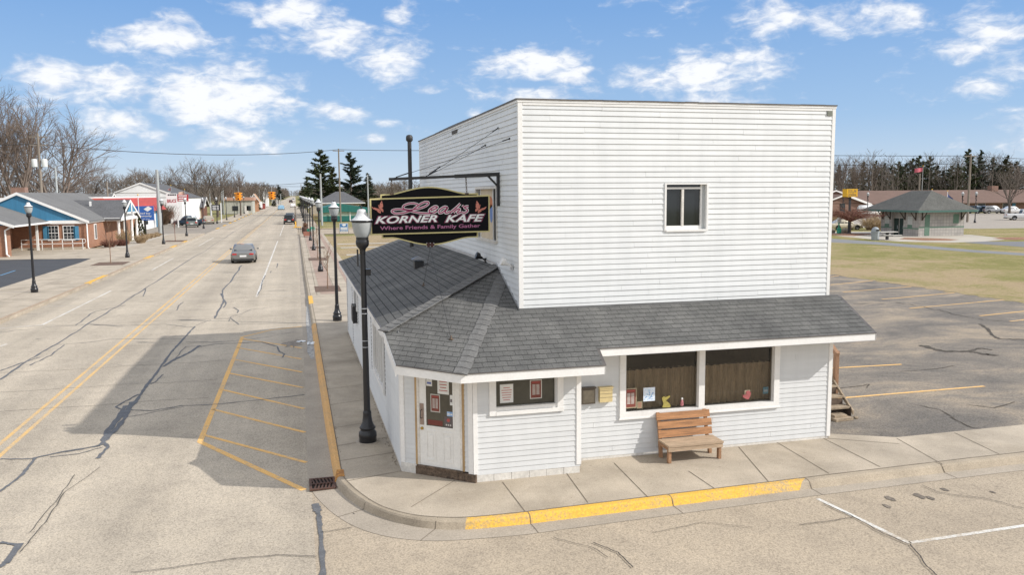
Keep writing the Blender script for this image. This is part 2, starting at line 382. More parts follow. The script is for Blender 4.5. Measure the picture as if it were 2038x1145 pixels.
# corner kerb line: gutter outer edge, kerb foot, kerb back.  Straight along the main street, round the corner, straight along the cross street
def interp(L, n=6):
    out = []
    for i in range(len(L)-1):
        p0 = L[max(i-1,0)]; p1 = L[i]; p2 = L[i+1]; p3 = L[min(i+2,len(L)-1)]
        for k in range(n):
            t = k/n
            out.append(tuple(.5*((2*b)+(c-a)*t+(2*a-5*b+4*c-d)*t*t+(-a+3*b-3*c+d)*t**3) for a,b,c,d in zip(p0,p1,p2,p3)))
    out.append(tuple(L[-1])); return out
def G2(L, z=0): return [tuple(g(x, y, z)[:2]) for x, y in L]
curve_out = interp(G2([(614,960),(626,986),(662,1022),(712,1052),(780,1071),(860,1078),(950,1074),(1050,1065)]))
curve_foot = interp(G2([(666,958),(672,975),(700,1002),(745,1028),(800,1046),(860,1056),(935,1057),(1045,1047)]))
curve_back = interp(G2([(677,940),(690,958),(720,985),(760,1009),(815,1025),(870,1031),(935,1031),(1042,1021)], .15))
FARY = 120.0
g_out = [(.06,FARY),(.1,56),(.09,36),(.08,25),(.05,20),(.05,16.9)] + curve_out[1:] + [(8.92,12.92),(16,13.05),(60,13.6)]
# same number of points on each line
def resample(L, n):
    d = [0]
    for a, b in zip(L, L[1:]): d.append(d[-1]+math.hypot(b[0]-a[0], b[1]-a[1]))
    out = []
    for i in range(n):
        t = d[-1]*i/(n-1); k = max(j for j in range(len(d)) if d[j] <= t+1e-9); k = min(k, len(L)-2)
        u = (t-d[k])/max(1e-9, d[k+1]-d[k]); out.append((L[k][0]+(L[k+1][0]-L[k][0])*u, L[k][1]+(L[k+1][1]-L[k][1])*u))
    return out
NS = 40
co_ = resample(curve_out, NS); cf_ = resample(curve_foot, NS); cb_ = resample(curve_back, NS)
LO = [(.06,FARY),(.1,56),(.09,36),(.08,25),(.05,20),(.05,co_[0][1]+.02)] + co_ + [(8.92,12.92),(13.2,13.02),(60,13.6)]
LF = [(.30,FARY),(.38,56),(.46,36),(.48,25),(.5,20),(.54,cf_[0][1]+.02)] + cf_ + [(8.95,13.22),(13.2,13.32),(60,13.9)]
LB = [(.46,FARY),(.56,56),(.66,36),(.67,25),(.68,20),(.69,cb_[0][1]+.02)] + cb_ + [(9.23,13.46),(13.2,13.58),(60,14.15)]
mb = MB()
for i in range(len(LO)-1): mb.face([(*LO[i],.006),(*LO[i+1],.006),(*LF[i+1],.02),(*LF[i],.02)])
struct(mb, 'gutter', m_gut)
def kerb_part(i0, i1, mat, name, lift=0.0):
    mb = MB()
    for i in range(i0, i1):
        a, b, c, d = LF[i], LF[i+1], LB[i+1], LB[i]
        t0 = (a[0]+(d[0]-a[0])*.3, a[1]+(d[1]-a[1])*.3); t1 = (b[0]+(c[0]-b[0])*.3, b[1]+(c[1]-b[1])*.3)
        t2 = (a[0]+(d[0]-a[0])*.5, a[1]+(d[1]-a[1])*.5); t3 = (b[0]+(c[0]-b[0])*.5, b[1]+(c[1]-b[1])*.5)
        mb.face([(*a,.02),(*b,.02),(*t1,.125),(*t0,.125)]); mb.face([(*t0,.125),(*t1,.125),(*t3,.15),(*t2,.15)]); mb.face([(*t2,.15),(*t3,.15),(*c,.154),(*d,.154)])
    return struct(mb, name, mat)
i_c0 = 5; i_c1 = 6+NS-1
yA = max(i for i in range(6, i_c1) if LB[i][0] < 2.62)   # paint starts here on the round corner
i_end = i_c1+1
kerb_part(i_c0, yA, m_kerb, 'kerb'); kerb_part(yA, i_end, m_yel, 'kerb'); kerb_part(i_end, len(LO)-1, m_kerb, 'kerb')
# main street: worn yellow paint from the drain to Y=37, bare beyond, a short yellow patch at Y~44
kerb_part(0, 2, m_kerb, 'kerb'); kerb_part(2, 5, m_yelw, 'kerb')
mb = MB(); mb.box(.47,.69,42.6,46.0,.02,.158); struct(mb, 'kerb_paint', m_yel)
# sidewalk slab (top .15)
sw = [(LB[i][0], LB[i][1]) for i in range(len(LB)) if LB[i][0] < 20]
sw = [(.46,FARY)] + [p for p in sw if p[1] < FARY-.01] + [(60,14.15),(60,15.9),(12.7,15.22),(11.3,15.95),(11.3,17.6),(6,17.6),(6,20),(3.6,20),(3.6,FARY)]
mb = MB(); mb.prism([(x,y,.15) for x,y in sw], (0,0,-.3)); struct(mb, 'sidewalk', m_conc)
# brick paver band and its pale edging beside the far sidewalk
sheet('paver_band', [(1.15,46.5),(1.95,46.5),(1.95,118),(1.0,118)], .156, m_paver)
sheet('paver_strip', [(2.85,40),(3.25,40),(3.25,118),(2.85,118)], .156, m_paver)
# joints in the sidewalk
mb = MB()
for px in [((1000,960),(1046,1020)),((1128,943),(1170,1001)),((1222,922),(1290,991)),((1370,938),(1422,973)),((1470,890),(1530,960)),((1545,880),(1650,943)),((1637,872),(1752,930)),((1785,873),(1876,925)),((1900,862),(1990,905))]:
    mb.ribbon([g(x,y,.1545) for x,y in px], .018)
for px in [((818,1010),(905,957)),((690,958),(800,938)),((674,918),(784,901)),((672,888),(770,871)),((666,852),(765,836)),((658,806),(735,795)),((1636,872),(1790,884)),((650,775),(720,766)),((640,712),(703,700))]:
    mb.ribbon([g(x,y,.1548) for x,y in px], .015)
yy = 38.0
while yy < 118:
    mb.ribbon([V((1.0,yy,.1585)), V((3.55,yy,.1585))], .018); yy += 1.9
mb.ribbon([V((.95,46,.1588)),V((.95,118,.1588))], .02); mb.ribbon([V((2.0,46,.1588)),V((2.0,118,.1588))], .02)
for k in range(len(LB)-1):      # joint between kerb back and walk
    if LB[k][0] < 14: mb.ribbon([V((LB[k][0]+.0,LB[k][1]+.015,.1575)), V((LB[k+1][0],LB[k+1][1]+.015,.1575))], .02)
def ycross(L, X):
    for p, q in zip(L[6:], L[7:]):
        if min(p[0],q[0]) <= X <= max(p[0],q[0]) and abs(q[0]-p[0]) > 1e-6: return p[1]+(q[1]-p[1])*(X-p[0])/(q[0]-p[0])
for X in (3.66, 6.33, 9.2, 12.25, 15.3):      # contraction joints through kerb and gutter
    yo, yf, yb_ = ycross(LO,X), ycross(LF,X), ycross(LB,X); d = yb_-yf
    mb.prism([(X,yf-.003,.03),(X,yf+.3*d-.003,.128),(X,yf+.5*d,.153),(X,yb_,.1575),(X,yb_,.03)], (.014,.0,0))
    mb.ribbon([V((X,yf,.0235)), V((X+.02,(yo+yf)/2,.0165)), V((X+.03,yo,.0085))], .014)
for k in (14, 27):
    p, q, r = cb_[k], cf_[k], co_[k]; mb.ribbon([V((*p,.158)), V((q[0]+(p[0]-q[0])*.3,q[1]+(p[1]-q[1])*.3,.132)), V((*q,.026)), V((*r,.010))], .014)
struct(mb, 'sidewalk_joints', m_joint)
# storm drain
t = thing('storm_drain', 'rusty cast iron storm drain grate in the gutter at the corner', 'drain', (.3,16.0,0))
mb = MB(); mb.box(.06,.56,15.66,16.3,.012,.02); mb.build('well', m_black, t)
mb = MB()
for (x0,x1,y0,y1) in ((.06,.56,15.66,15.71),(.06,.56,16.25,16.3),(.06,.11,15.71,16.25),(.51,.56,15.71,16.25),(.11,.51,15.96,16.0)): mb.box(x0,x1,y0,y1,.021,.05)
for k in range(6):
    for s, y0, y1 in ((1,15.71,15.96),(-1,16.0,16.25)):
        x = .14+k*.066; mb.obox((x,y0,.021),(.03,0,0),(s*.035,y1-y0,0),(0,0,.025))
mb.build('grate', m_iron, t)
mb = MB(); mb.hexa([(.53,15.98,.02),(.73,15.93,.02),(.73,16.34,.02),(.55,16.36,.02),(.585,15.98,.163),(.73,15.93,.166),(.73,16.34,.166),(.60,16.36,.163)]); mb.build('hood', paint_mat('painted_inlet', (.55,.27,.08), (.16,.07,.04), .5, 14), t)
# ================================================================== markings
LZ = .004
def line(pts, w, z=LZ): mbx.ribbon([g(x,y,z) for x,y in pts], w)
mbx = MB()
for X in (-6.72, -6.42):
    for y0 in range(8, 640, 16): mbx.ribbon([V((X,y0,LZ)),V((X,y0+16,LZ))], .10)
struct(mbx, 'centre_line', m_lyelc); mbx = MB()
# hatched no-parking box beside the cafe
X0 = -2.29
line([(482,672),(398,880)], .13); line([(398,880),(605,976)], .13)
for a, b in [((405,866),(610,921)),((423,815),(607,861)),((438,775),(605,814)),((450,742),(603,772)),((462,715),(601,741)),((471,692),(600,715)),((478,674),(600,693))]: line([a,b], .1)
line([(478,672),(540,657),(600,650)], .1)
struct(mbx, 'yellow_road_markings', m_lyel)
mbx = MB()
line([(510.5,591),(552.6,480)], .12); line([(557,470),(568,441)], .1); line([(220.8,579),(83.8,647)], .11); line([(83.8,647),(0,654)], .11); line([(13,685),(-40,705)], .11)
line([(345,514),(302,538)], .1); line([(425,473),(395,490)], .1)
line([(1627,993),(1811,1082)], .085, LZ); line([(1811,1081),(2038,1047),(2300,1005)], .085)
struct(mbx, 'white_road_markings', m_lwht)
mbx = MB(); line([(516,590),(598,590)], .08); line([(525,565),(598,565)], .06); line([(40,612),(165,608)], .08); struct(mbx, 'faded_road_markings', m_lfaint)
# crack sealant and open cracks on the street
rng = random.Random(11)
def wob(pts, amp, n=7):
    out = []
    for (x0,y0),(x1,y1) in zip(pts, pts[1:]):
        L = math.hypot(x1-x0,y1-y0)
        for k in range(n):
            t = k/n; out.append((x0+(x1-x0)*t+rng.uniform(-1,1)*amp*(L*.02+.5), y0+(y1-y0)*t+rng.uniform(-1,1)*amp*(L*.006+.25)))
    out.append(pts[-1]); return out
mbx = MB(); SZ = [.0065]
def seal(pts, w, amp=1.0):
    SZ[0] += .00012; z = SZ[0]
    P = wob(pts, amp); mbx.ribbon([g(x,y,z) for x,y in P], [w*.85*rng.uniform(.6,1.3) for _ in P])
seal([(0,756),(60,715),(113,685),(180,642),(250,600),(318,556),(440,478),(500,440),(560,400)], .09, .6)
seal([(0,738),(45,722),(80,711)], .08); seal([(60,727),(100,708),(128,687)], .07); seal([(110,687),(240,675),(370,674)], .04); seal([(150,648),(185,622),(228,612),(250,608)], .06)
seal([(0,661),(90,652),(180,646),(240,648),(330,646),(385,652)], .045); seal([(180,646),(245,650)], .05); seal([(250,597),(290,575),(285,590)], .06); seal([(40,627),(150,621),(230,612)], .035)
seal([(388,650),(360,680),(340,702),(310,745),(290,770),(272,797)], .10,.5); seal([(398,688),(375,703),(345,717),(325,730)], .12,.8); seal([(325,745),(310,760),(300,765)], .05)
seal([(275,785),(230,810),(245,817),(255,816)], .07,.6); seal([(272,797),(240,830),(215,858),(205,878)], .16,.6); seal([(262,800),(250,830),(235,850),(200,885)], .14,.6); seal([(250,808),(232,835),(212,860)], .12,.6); seal([(205,878),(215,890),(194,913)], .10,.8)
seal([(0,914),(60,914),(110,903),(160,895),(205,885)], .07,.5); seal([(75,910),(130,898),(200,888)], .05,.5); seal([(100,910),(160,903),(205,890)], .04,.5); seal([(70,912),(45,945),(15,968),(-10,985)], .09,.5)
seal([(255,816),(300,818),(360,808),(420,806),(520,796),(606,786)], .045,.7); seal([(255,830),(310,820),(365,810)], .03); seal([(235,727),(300,728),(325,726)], .02)
seal([(370,680),(430,682),(500,676),(590,660)], .035,.6); seal([(398,690),(430,685),(520,681),(552,690),(556,700),(566,705),(562,712)], .06,.6); seal([(345,717),(370,690),(398,688)], .04)
seal([(480,528),(460,560),(442,578),(445,600),(432,625),(427,634)], .10,1.2); seal([(440,584),(450,605),(445,612)], .08,1); seal([(427,635),(460,634),(475,646)], .05); seal([(465,612),(475,618),(472,623)], .07); seal([(420,636),(390,648)], .03)
seal([(455,640),(460,630),(480,625),(500,616),(540,612)], .035,.6); seal([(475,646),(540,644),(600,643)], .025); seal([(380,590),(440,586),(520,585)], .02)
seal([(352,618),(356,608),(365,601)], .06); seal([(553,524),(551,533)], .08); seal([(538,543),(540,539)], .05); seal([(528,548),(522,560),(520,575),(512,588)], .06,.8)
seal([(0,1080),(35,1085),(20,1110),(0,1130)], .09,.5); seal([(40,1082),(12,1122)], .11,.4)
seal([(626,1003),(634,1025),(638,1060),(641,1100),(643,1150)], .10,.6)
seal([(628,1003),(632,1018)], .16,.3); seal([(71,675),(83,674)], .05,.2)
seal([(480,474),(520,445),(555,415)], .07,.4); seal([(318,556),(390,552),(470,548)], .02); seal([(300,536),(420,521),(470,518)], .02)
struct(mbx, 'tar_seal', m_tar)
mbx = MB()
for pts, w in [([(260,1140),(330,1132),(400,1122),(470,1112),(560,1105),(630,1108)], .016), ([(640,1060),(700,1050)], .014), ([(1180,1080),(1230,1100),(1260,1130)], .02), ([(1100,1070),(1180,1090),(1210,1110)], .012),
    ([(1590,1045),(1655,1037),(1697,1030)], .014), ([(1811,1084),(1830,1105),(1842,1125),(1870,1150)], .02), ([(1640,1003),(1700,1030),(1750,1058),(1808,1084)], .02), ([(1835,966),(1868,980),(1905,986),(1960,992),(2038,1012)], .016), ([(200,930),(130,980),(90,1040),(40,1100)], .014),([(150,945),(110,1000),(60,1060)], .012),([(1300,1060),(1400,1040),(1500,1050)], .01)]:
    P = wob(pts, .8); SZ[0] += .0002; mbx.ribbon([g(x,y,SZ[0]+.008) for x,y in P], w)
struct(mbx, 'road_cracks', m_crack)
mbx = MB(); jr = random.Random(21); y = 24.0      # fine transverse cracks telegraphing through the asphalt
while y < 175:
    x0 = jr.choice([-12.6,-12.6,-6.5,-9.2]); x1 = jr.choice([-.1,-.1,-6.6,-2.5]); n = 14
    if x1-x0 > 2: mbx.ribbon([V((x0+(x1-x0)*k/n, y+jr.gauss(0,.06), .0052)) for k in range(n+1)], [.014+.00016*y]*(n+1))
    y += jr.uniform(2.2,6.5)
struct(mbx, 'transverse_cracks', M('crack_faint', (.20,.175,.15), 1, .3, 2))
# oil stains and damp grit
mbx = MB()
for px, py, a in [(1772,993,.5),(1830,988,.55),(1852,992,.4),(1880,975,.35),(1765,1008,.35),(1976,980,.25)]:
    c = g(px,py,.008); pts = []
    for k in range(14):
        an = 2*pi*k/14; r = a*(.25+.12*rng.random()); pts.append(c+V((cos(an)*r*.45, sin(an)*r*.9, 0)))
    mbx.face(pts)
struct(mbx, 'oil_stains', M('oil_stain', (.17,.143,.115), .9, .25, 3, .5, 26))
mbx = MB(); P = [(606,520),(611,560),(614,600),(614,640),(617,670),(619,700),(622,715)]; mbx.ribbon([g(x,y,.022) for x,y in P], [.1,.15,.2,.22,.2,.26,.08]); struct(mbx, 'gutter_grit', m_iceblue)
mbx = MB(); c = g(590,684,.008); mbx.face([c+V((-.1+cos(2*pi*k/24)*.42*(.35+.9*rng.random()), sin(2*pi*k/24)*.9*(.35+.9*rng.random()), 0)) for k in range(24)]); struct(mbx, 'damp_patch', M('damp_road', (.24,.205,.165), .85, .4, 5, .5, 24))
for c in (g(599,681,.012), g(619,685,.03)):
    mb = MB()
    for k in range(7): mb.sphere(c+V((rng.uniform(-.12,.12), rng.uniform(-.15,.15), .02)), rng.uniform(.04,.09), 7, 4, .5)
    single(mb, 'snow_remnant', M('old_snow', (.8,.85,.9), .6, .05), 'small melting lump of white snow in the gutter at end of hatched box', 'snow', group='snow lumps by the gutter')
# ================================================================== right-hand block: parking lot, lawn, path
LOTX = 34.0
sheet('parking_lot', [(11.35,15.98),(12.6,15.25),(60,15.95),(60,24),(LOTX,26),(LOTX,52),(11.9,52),(11.9,17.6),(11.35,17.6)], .12, m_lot)
sheet('lawn', [(LOTX,26),(60,24),(60,15.95),(75,15.9),(200,40),(200,70),(60.6,58.2),(60.2,69.4),(59.5,83.4),(59,112),(14,112),(3.6,112),(3.6,52),(LOTX,52)], .118, m_grass)
er = random.Random(31); mb = MB(); P = []; yy = 25.6
while yy < 52: P.append((LOTX-.15+er.gauss(0,.16), yy)); yy += .35
for p, q in zip(P, P[1:]): mb.face([(p[0],p[1],.127),(36.5,p[1],.1285),(36.5,q[1],.1285),(q[0],q[1],.127)])
struct(mb, 'lawn_edge', m_grass)
mbx = MB()
for a, b in [((1652,551),(1670,549)),((1653,567),(1737,559)),((1678,581.5),(1814,570.7)),((1755,596),(1900,583)),((1810,614),(1998,597)),((1950,629),(2040,619.5)),((1648,733.5),(1794,725.5)),((1666,793.4),(1959,769)),((2010,640),(2060,634))]: line([a,b], .11, .126)
struct(mbx, 'lot_markings', m_lyel)
mbx = MB()
for pts, w in [([(1783,602),(1840,611),(1905,627),(1955,636),(2005,640)], .05), ([(1951,645),(1966,655),(1975,668),(1990,675),(2038,676)], .14), ([(1830,687),(1850,693),(1875,699),(1930,700),(1960,705),(1985,708)], .2), ([(1925,700),(1950,693),(1975,697)],.12),([(1850,693),(1840,688)],.2),
    ([(1665,603),(1680,600)], .06), ([(1700,605),(1760,604)], .05), ([(1650,775),(1700,770),(1730,765),(1725,772)], .035), ([(1890,830),(1930,850),(1975,858)], .03), ([(1790,740),(1860,735),(1900,728)],.03), ([(1930,806),(1980,812),(2020,800)],.03), ([(1820,806),(1870,815),(1900,832)],.025)]:
    P = wob(pts, 1.2); SZ[0] += .0002; mbx.ribbon([g(x,y,.125+SZ[0]*.3) for x,y in P], [w*rng.uniform(.5,1.5) for _ in P])
struct(mbx, 'lot_cracks', M('lot_crack', (.07,.058,.045), 1, .3, 4))
pu = [(1500,466),(1654,475),(1745,481.4),(1840,489),(1936,497.6),(2038,504),(2200,512)]; pl = [(1500,475),(1654,482.4),(1745,487),(1840,495),(1936,502.4),(2038,509),(2200,517)]
sheet('footpath', G2(pl, .12)+G2(pu, .12)[::-1], .124, M('path_asphalt', (.2,.2,.2), .9, .1, 1, .2, 20))
sheet('apron', G2([(1600,462),(1664,469),(1747,478),(1790,481),(1850,482),(1900,483),(1960,481),(2010,476),(1930,467),(1840,467),(1735,461)], .12), .126, m_conc2)
sheet('service_drive', G2([(1918,483),(1960,481),(2060,481),(2200,484),(2200,500),(2038,492)], .12), .1255, M('drive_asphalt', (.17,.17,.175), .9, .1, 1, .2, 20))
sheet('park_lawn', [(60.5,57),(200,60),(200,85),(93,96),(90,99),(70,112),(59,112),(59.5,83)], .116, m_grass)
sheet('far_lot', [(72,112),(93,97.8),(120,90),(260,85),(260,160),(150,162),(128,166),(95,128)], .06, M('pale_lot', (.33,.29,.245), .9, .1, .3, .15, 6))
mb = MB()
for q in ([(1790,476),(1800,473),(1830,474),(1850,475),(1880,475),(1910,477),(1890,479),(1840,479)], [(1655,465),(1680,464),(1730,465),(1735,467),(1700,470),(1655,468)], [(1975,475),(1990,473),(2038,472),(2080,474),(2020,478)]):
    P = [g(x,y,.13) for x,y in q]; c = sum(P, V((0,0,0)))/len(P)+V((0,0,.12))
    for a, b in zip(P, P[1:]+P[:1]): mb.face([a, b, c])
struct(mb, 'mulch_bed', m_mulch2)
# ================================================================== left-hand block
lcurb = [(-13.0,-60),(-13.0,45),(-12.85,70),(-12.9,118),(-12.9,130)]
mb = MB(); mb.prism([(-13.05,20,.15),(-12.72,60,.15),(-12.85,108,.15),(-12.95,128,.15),(-17.4,128,.15),(-17.4,20,.15)], (0,0,-.3)); struct(mb, 'west_sidewalk', m_conc)
mb = MB()
for a, b in (((-13.05,20),(-12.72,60)),((-12.72,60),(-12.85,108))): mb.face([(a[0],a[1],.155),(b[0],b[1],.155),(b[0]-.22,b[1],.155),(a[0]-.22,a[1],.155)])
struct(mb, 'west_kerb', M('west_kerb_concrete', (.36,.27,.19), .9, .2, 1.5, .2, 20))
mb = MB()
for y0, y1, x in ((57,62.5,-12.77),(78,82,-12.8),(94,98,-12.84),(104,107,-12.86)): mb.box(x-.28,x+.03,y0,y1,.1,.162)
struct(mb, 'west_kerb_paint', m_yel)
sheet('bank_lot', [(-17.42,20),(-17.4,62.8),(-17.5,73.3),(-17.7,80.5),(-45,84.5),(-45,20)], .10, M('dark_asphalt', (.052,.054,.06), .9, .12, .6, .25, 24))
mb = MB(); mb.ribbon([g(0,548.7,.106), g(30.4,538.6,.106)], .12); mb.ribbon([g(-60,580,.106), g(-10,560,.106)], .12); struct(mb, 'lot_line', M('blue_paint', (.12,.3,.5), .8))
sheet('bank_drive', [(-17.4,73),(-17.4,96),(-19.5,96),(-27,99),(-45,99),(-45,84.5),(-17.7,80.5)], .12, m_conc)
sheet('bank_walk', [(-17.4,96),(-17.4,128),(-18.2,128),(-19.2,112),(-21,98),(-19.5,96)], .13, m_conc2)
mb = MB()
yy = 40
while yy < 128: mb.ribbon([V((-13.0,yy,.156)), V((-17.3,yy,.156))], .02); yy += 3.0
mb.ribbon([V((-15.2,20,.156)), V((-15.2,128,.1565))], .02)
struct(mb, 'west_joints', m_joint)
sheet('store_lot', [(-12.95,128),(-12.95,182),(-40,182),(-40,128)], .02, M('store_asphalt', (.27,.24,.2), .9, .12, .3, .2, 8))
sheet('store_walk', [(-12.95,182),(-12.95,420),(-16.5,420),(-16.5,182)], .1, m_conc)
sheet('east_walk', [(.1,141),(.1,420),(3.6,420),(3.6,137)], .1, m_conc)
sheet('east_kerb_strip', [(3.6,138.2),(40,138.0),(40,139.6),(3.6,139.6)], .1, M('sandy_kerb', (.5,.36,.2), .9, .1))
mb = MB()
for y in range(146, 300, 14): mb.box(-13.0,-12.7,y,y+4,.02,.11)
struct(mb, 'far_kerb_paint', m_yel)
for y in (76, 86.5, 93): sheet('concrete_strip', [(4.3,y),(14,y),(14,y+1.4),(4.3,y+1.4)], .13, m_conc2)
sheet('back_walk', [(4.3,64),(17,64),(17,72),(4.3,72)], .128, m_conc2)
mb = MB(); lr = random.Random(9)      # dead leaves and grit along the foot of the street side wall
for k in range(420):
    y = 16.2+17*lr.random(); x = 1.83-abs(lr.gauss(0,.05)); z = .156+.012*lr.random(); s = lr.uniform(.006,.02); an = lr.random()*6.3
    mb.face([(x+s*cos(an),y+s*sin(an),z),(x-s*.5*sin(an),y+s*.5*cos(an),z+s*.5),(x-s*cos(an),y-s*sin(an),z),(x+s*.5*sin(an),y-s*.5*cos(an),z+.002)])
for k in range(160):
    y = 17.5+16*lr.random(); x = .70+abs(lr.gauss(0,.03)); z = .158; s = lr.uniform(.006,.016); an = lr.random()*6.3
    mb.face([(x+s*cos(an),y+s*sin(an),z),(x-s*.5*sin(an),y+s*.5*cos(an),z+s*.4),(x-s*cos(an),y-s*sin(an),z),(x+s*.5*sin(an),y-s*.5*cos(an),z+.002)])
o = mb.build('leaf_litter', M('leaf_litter', (.085,.06,.04), .95, .4, 20), None); o['kind'] = 'stuff'; o['label'] = 'dead leaves and grit along the wall foot and kerb'; o['category'] = 'leaf litter'
mb = MB(); c = g(720,1024,.014); mb.face([c+V((.17*cos(2*pi*k/12)*(.8+.3*lr.random()), .05*sin(2*pi*k/12)-.09*cos(2*pi*k/12), 0)) for k in range(12)]); struct(mb, 'damp_patch', M('gutter_dirt', (.07,.06,.05), .8, .3, 9))
# planting squares with saplings in the far sidewalk
# ================================================================== the corner cafe
def siding_mat(name, col, dirt=.06):
    mt, nt, b = _new(name); b.inputs['Roughness'].default_value = .5; b.inputs['Specular IOR Level'].default_value = .35
    pos = N(nt, 'ShaderNodeNewGeometry').outputs['Position']
    c = ramp(nt, noise(nt, mapping(nt, pos, (.5,.5,4)), 1.2, 4), [(.3, mul(col, 1-dirt)), (.7, mul(col, 1+dirt*.5))])
    st = noise(nt, mapping(nt, pos, (5,5,.35)), 1.0, 3)
    c = mixc(nt, 1.0, c, ramp(nt, st, [(.33, (.945,.948,.95)), (.6, (1,1,1))]), 'MULTIPLY')
    nt.links.new(c, b.inputs['Base Color']); return mt
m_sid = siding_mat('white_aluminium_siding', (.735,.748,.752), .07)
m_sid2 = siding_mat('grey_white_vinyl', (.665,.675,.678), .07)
m_trim = M('white_trim', (.80,.79,.77), .5, .05, 2, .04, 20)
m_trimd = M('weathered_trim', (.66,.63,.58), .6, .12, 4, .12, 20)
m_wood = M('bare_jamb_wood', (.42,.28,.14), .7, .2, 6, .15, 30, stretch=(4,4,.6))
m_found = M('painted_block', (.64,.615,.57), .85, .1, 3, .12, 18, .12, 20)
m_rust = M('rusty_threshold', (.12,.085,.06), .9, .5, 9, .4, 30)
m_drip = M('dark_drip_edge', (.10,.09,.085), .5, .3, 3)
m_flash = M('metal_flashing', (.55,.56,.58), .35, .1, 3, metal=.5)
m_glass = glass_mat('window_glass', (.80,.77,.72), .02)
m_gl_dark = M('dark_window_glass', (.018,.022,.024), .06, .2, 1.2, spec=.6)
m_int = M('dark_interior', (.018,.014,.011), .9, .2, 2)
m_curt = M('brown_curtain', (.56,.48,.37), .9, .2, 6, .15, 20, stretch=(3,3,.5))
m_paper = M('white_paper', (.72,.72,.70), .7, .03)
m_ink = M('printed_ink', (.12,.10,.10), .8, 0)
m_redink = M('red_print', (.42,.08,.07), .7, .1)
m_redp = M('red_poster', (.19,.05,.035), .6, .1)
m_board = M('poster_white', (.55,.53,.49), .6, .03)
m_blackm = M('black_metal', (.018,.018,.02), .35, .15, 6, spec=.5)
m_brass = M('old_brass', (.45,.30,.09), .35, .2, 10, metal=.8)
m_plate = M('bronze_plate', (.33,.25,.21), .4, .2, 8, metal=.4)
def shingle_mat(name, c1, c2, slot):
    mt, nt, b = _new(name); b.inputs['Roughness'].default_value = .93; b.inputs['Specular IOR Level'].default_value = .2
    uv = N(nt, 'ShaderNodeTexCoord').outputs['UV']; pos = N(nt, 'ShaderNodeNewGeometry').outputs['Position']
    # gentle waviness of the courses
    wv = N(nt, 'ShaderNodeTexNoise'); wv.inputs['Scale'].default_value = 2.2; wv.inputs['Detail'].default_value = 1; nt.links.new(uv, wv.inputs['Vector'])
    vm = N(nt, 'ShaderNodeVectorMath', operation='MULTIPLY_ADD'); nt.links.new(wv.outputs['Color'], vm.inputs[0]); vm.inputs[1].default_value = (.03,.018,0); nt.links.new(uv, vm.inputs[2])
    br = N(nt, 'ShaderNodeTexBrick'); br.offset = .5; br.offset_frequency = 2
    br.inputs['Scale'].default_value = 1; br.inputs['Brick Width'].default_value = .235; br.inputs['Row Height'].default_value = .172
    br.inputs['Mortar Size'].default_value = .005; br.inputs['Mortar Smooth'].default_value = .3; br.inputs['Bias'].default_value = 0
    br.inputs['Color1'].default_value = (*c1,1); br.inputs['Color2'].default_value = (*c2,1); br.inputs['Mortar'].default_value = (*slot,1)
    nt.links.new(vm.outputs[0], br.inputs['Vector'])
    c = mixc(nt, 1.0, br.outputs['Color'], ramp(nt, noise(nt, pos, .9, 5, .65), [(.3, (.80,.80,.80)), (.7, (1.18,1.17,1.14))]), 'MULTIPLY')
    c = mixc(nt, 1.0, c, ramp(nt, noise(nt, pos, 45, 3, .75), [(.3, (.68,)*3), (.7, (1.34,)*3)]), 'MULTIPLY')
    nt.links.new(c, b.inputs['Base Color'])
    c = mixc(nt, 1.0, c, ramp(nt, noise(nt, mapping(nt, uv, (1.6,.28,1)), 1.0, 5, .65), [(.32, (.78,.78,.785)), (.55, (1,1,1)), (.72, (1.13,1.125,1.11))]), 'MULTIPLY')
    # butt edge of each course: gap shade and dirt put into colour, plus step
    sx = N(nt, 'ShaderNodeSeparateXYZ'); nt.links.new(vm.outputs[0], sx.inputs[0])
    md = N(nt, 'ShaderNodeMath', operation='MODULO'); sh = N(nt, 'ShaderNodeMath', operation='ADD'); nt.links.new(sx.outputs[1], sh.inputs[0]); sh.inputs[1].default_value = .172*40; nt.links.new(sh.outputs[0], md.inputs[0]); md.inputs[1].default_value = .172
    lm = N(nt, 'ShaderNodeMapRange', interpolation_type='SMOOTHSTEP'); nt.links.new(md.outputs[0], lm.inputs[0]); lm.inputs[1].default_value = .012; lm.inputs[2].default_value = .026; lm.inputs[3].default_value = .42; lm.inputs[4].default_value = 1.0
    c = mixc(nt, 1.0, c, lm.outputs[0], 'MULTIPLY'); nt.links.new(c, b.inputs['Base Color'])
    hm = N(nt, 'ShaderNodeMath', operation='MULTIPLY_ADD'); nt.links.new(md.outputs[0], hm.inputs[0]); hm.inputs[1].default_value = -3.5
    inv = N(nt, 'ShaderNodeMath', operation='MULTIPLY'); nt.links.new(br.outputs['Fac'], inv.inputs[0]); inv.inputs[1].default_value = -.8; nt.links.new(inv.outputs[0], hm.inputs[2])
    bp = N(nt, 'ShaderNodeBump'); bp.inputs['Strength'].default_value = .55; bp.inputs['Distance'].default_value = .012
    nt.links.new(hm.outputs[0], bp.inputs['Height']); nt.links.new(bp.outputs[0], b.inputs['Normal'])
    return mt
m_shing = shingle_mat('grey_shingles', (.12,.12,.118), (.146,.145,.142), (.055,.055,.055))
m_cap = M('ridge_cap_shingles', (.142,.14,.137), .93, .15, 4, .3, 45, .4, 50)
cafe = thing('corner_cafe', 'white sided two storey cafe with low grey shingled wing wrapping round its street corner', 'building', (4.44,16.56,.15))
def split_board(s, k):
    r = random.Random(k*7919+int(s[0]*100)); x = s[0]+r.uniform(.4,3.6); out = []; a = s[0]
    while x < s[1]-.3: out.append((a, x-.0025)); a = x; x += 3.66
    return out+[(a, s[1])]
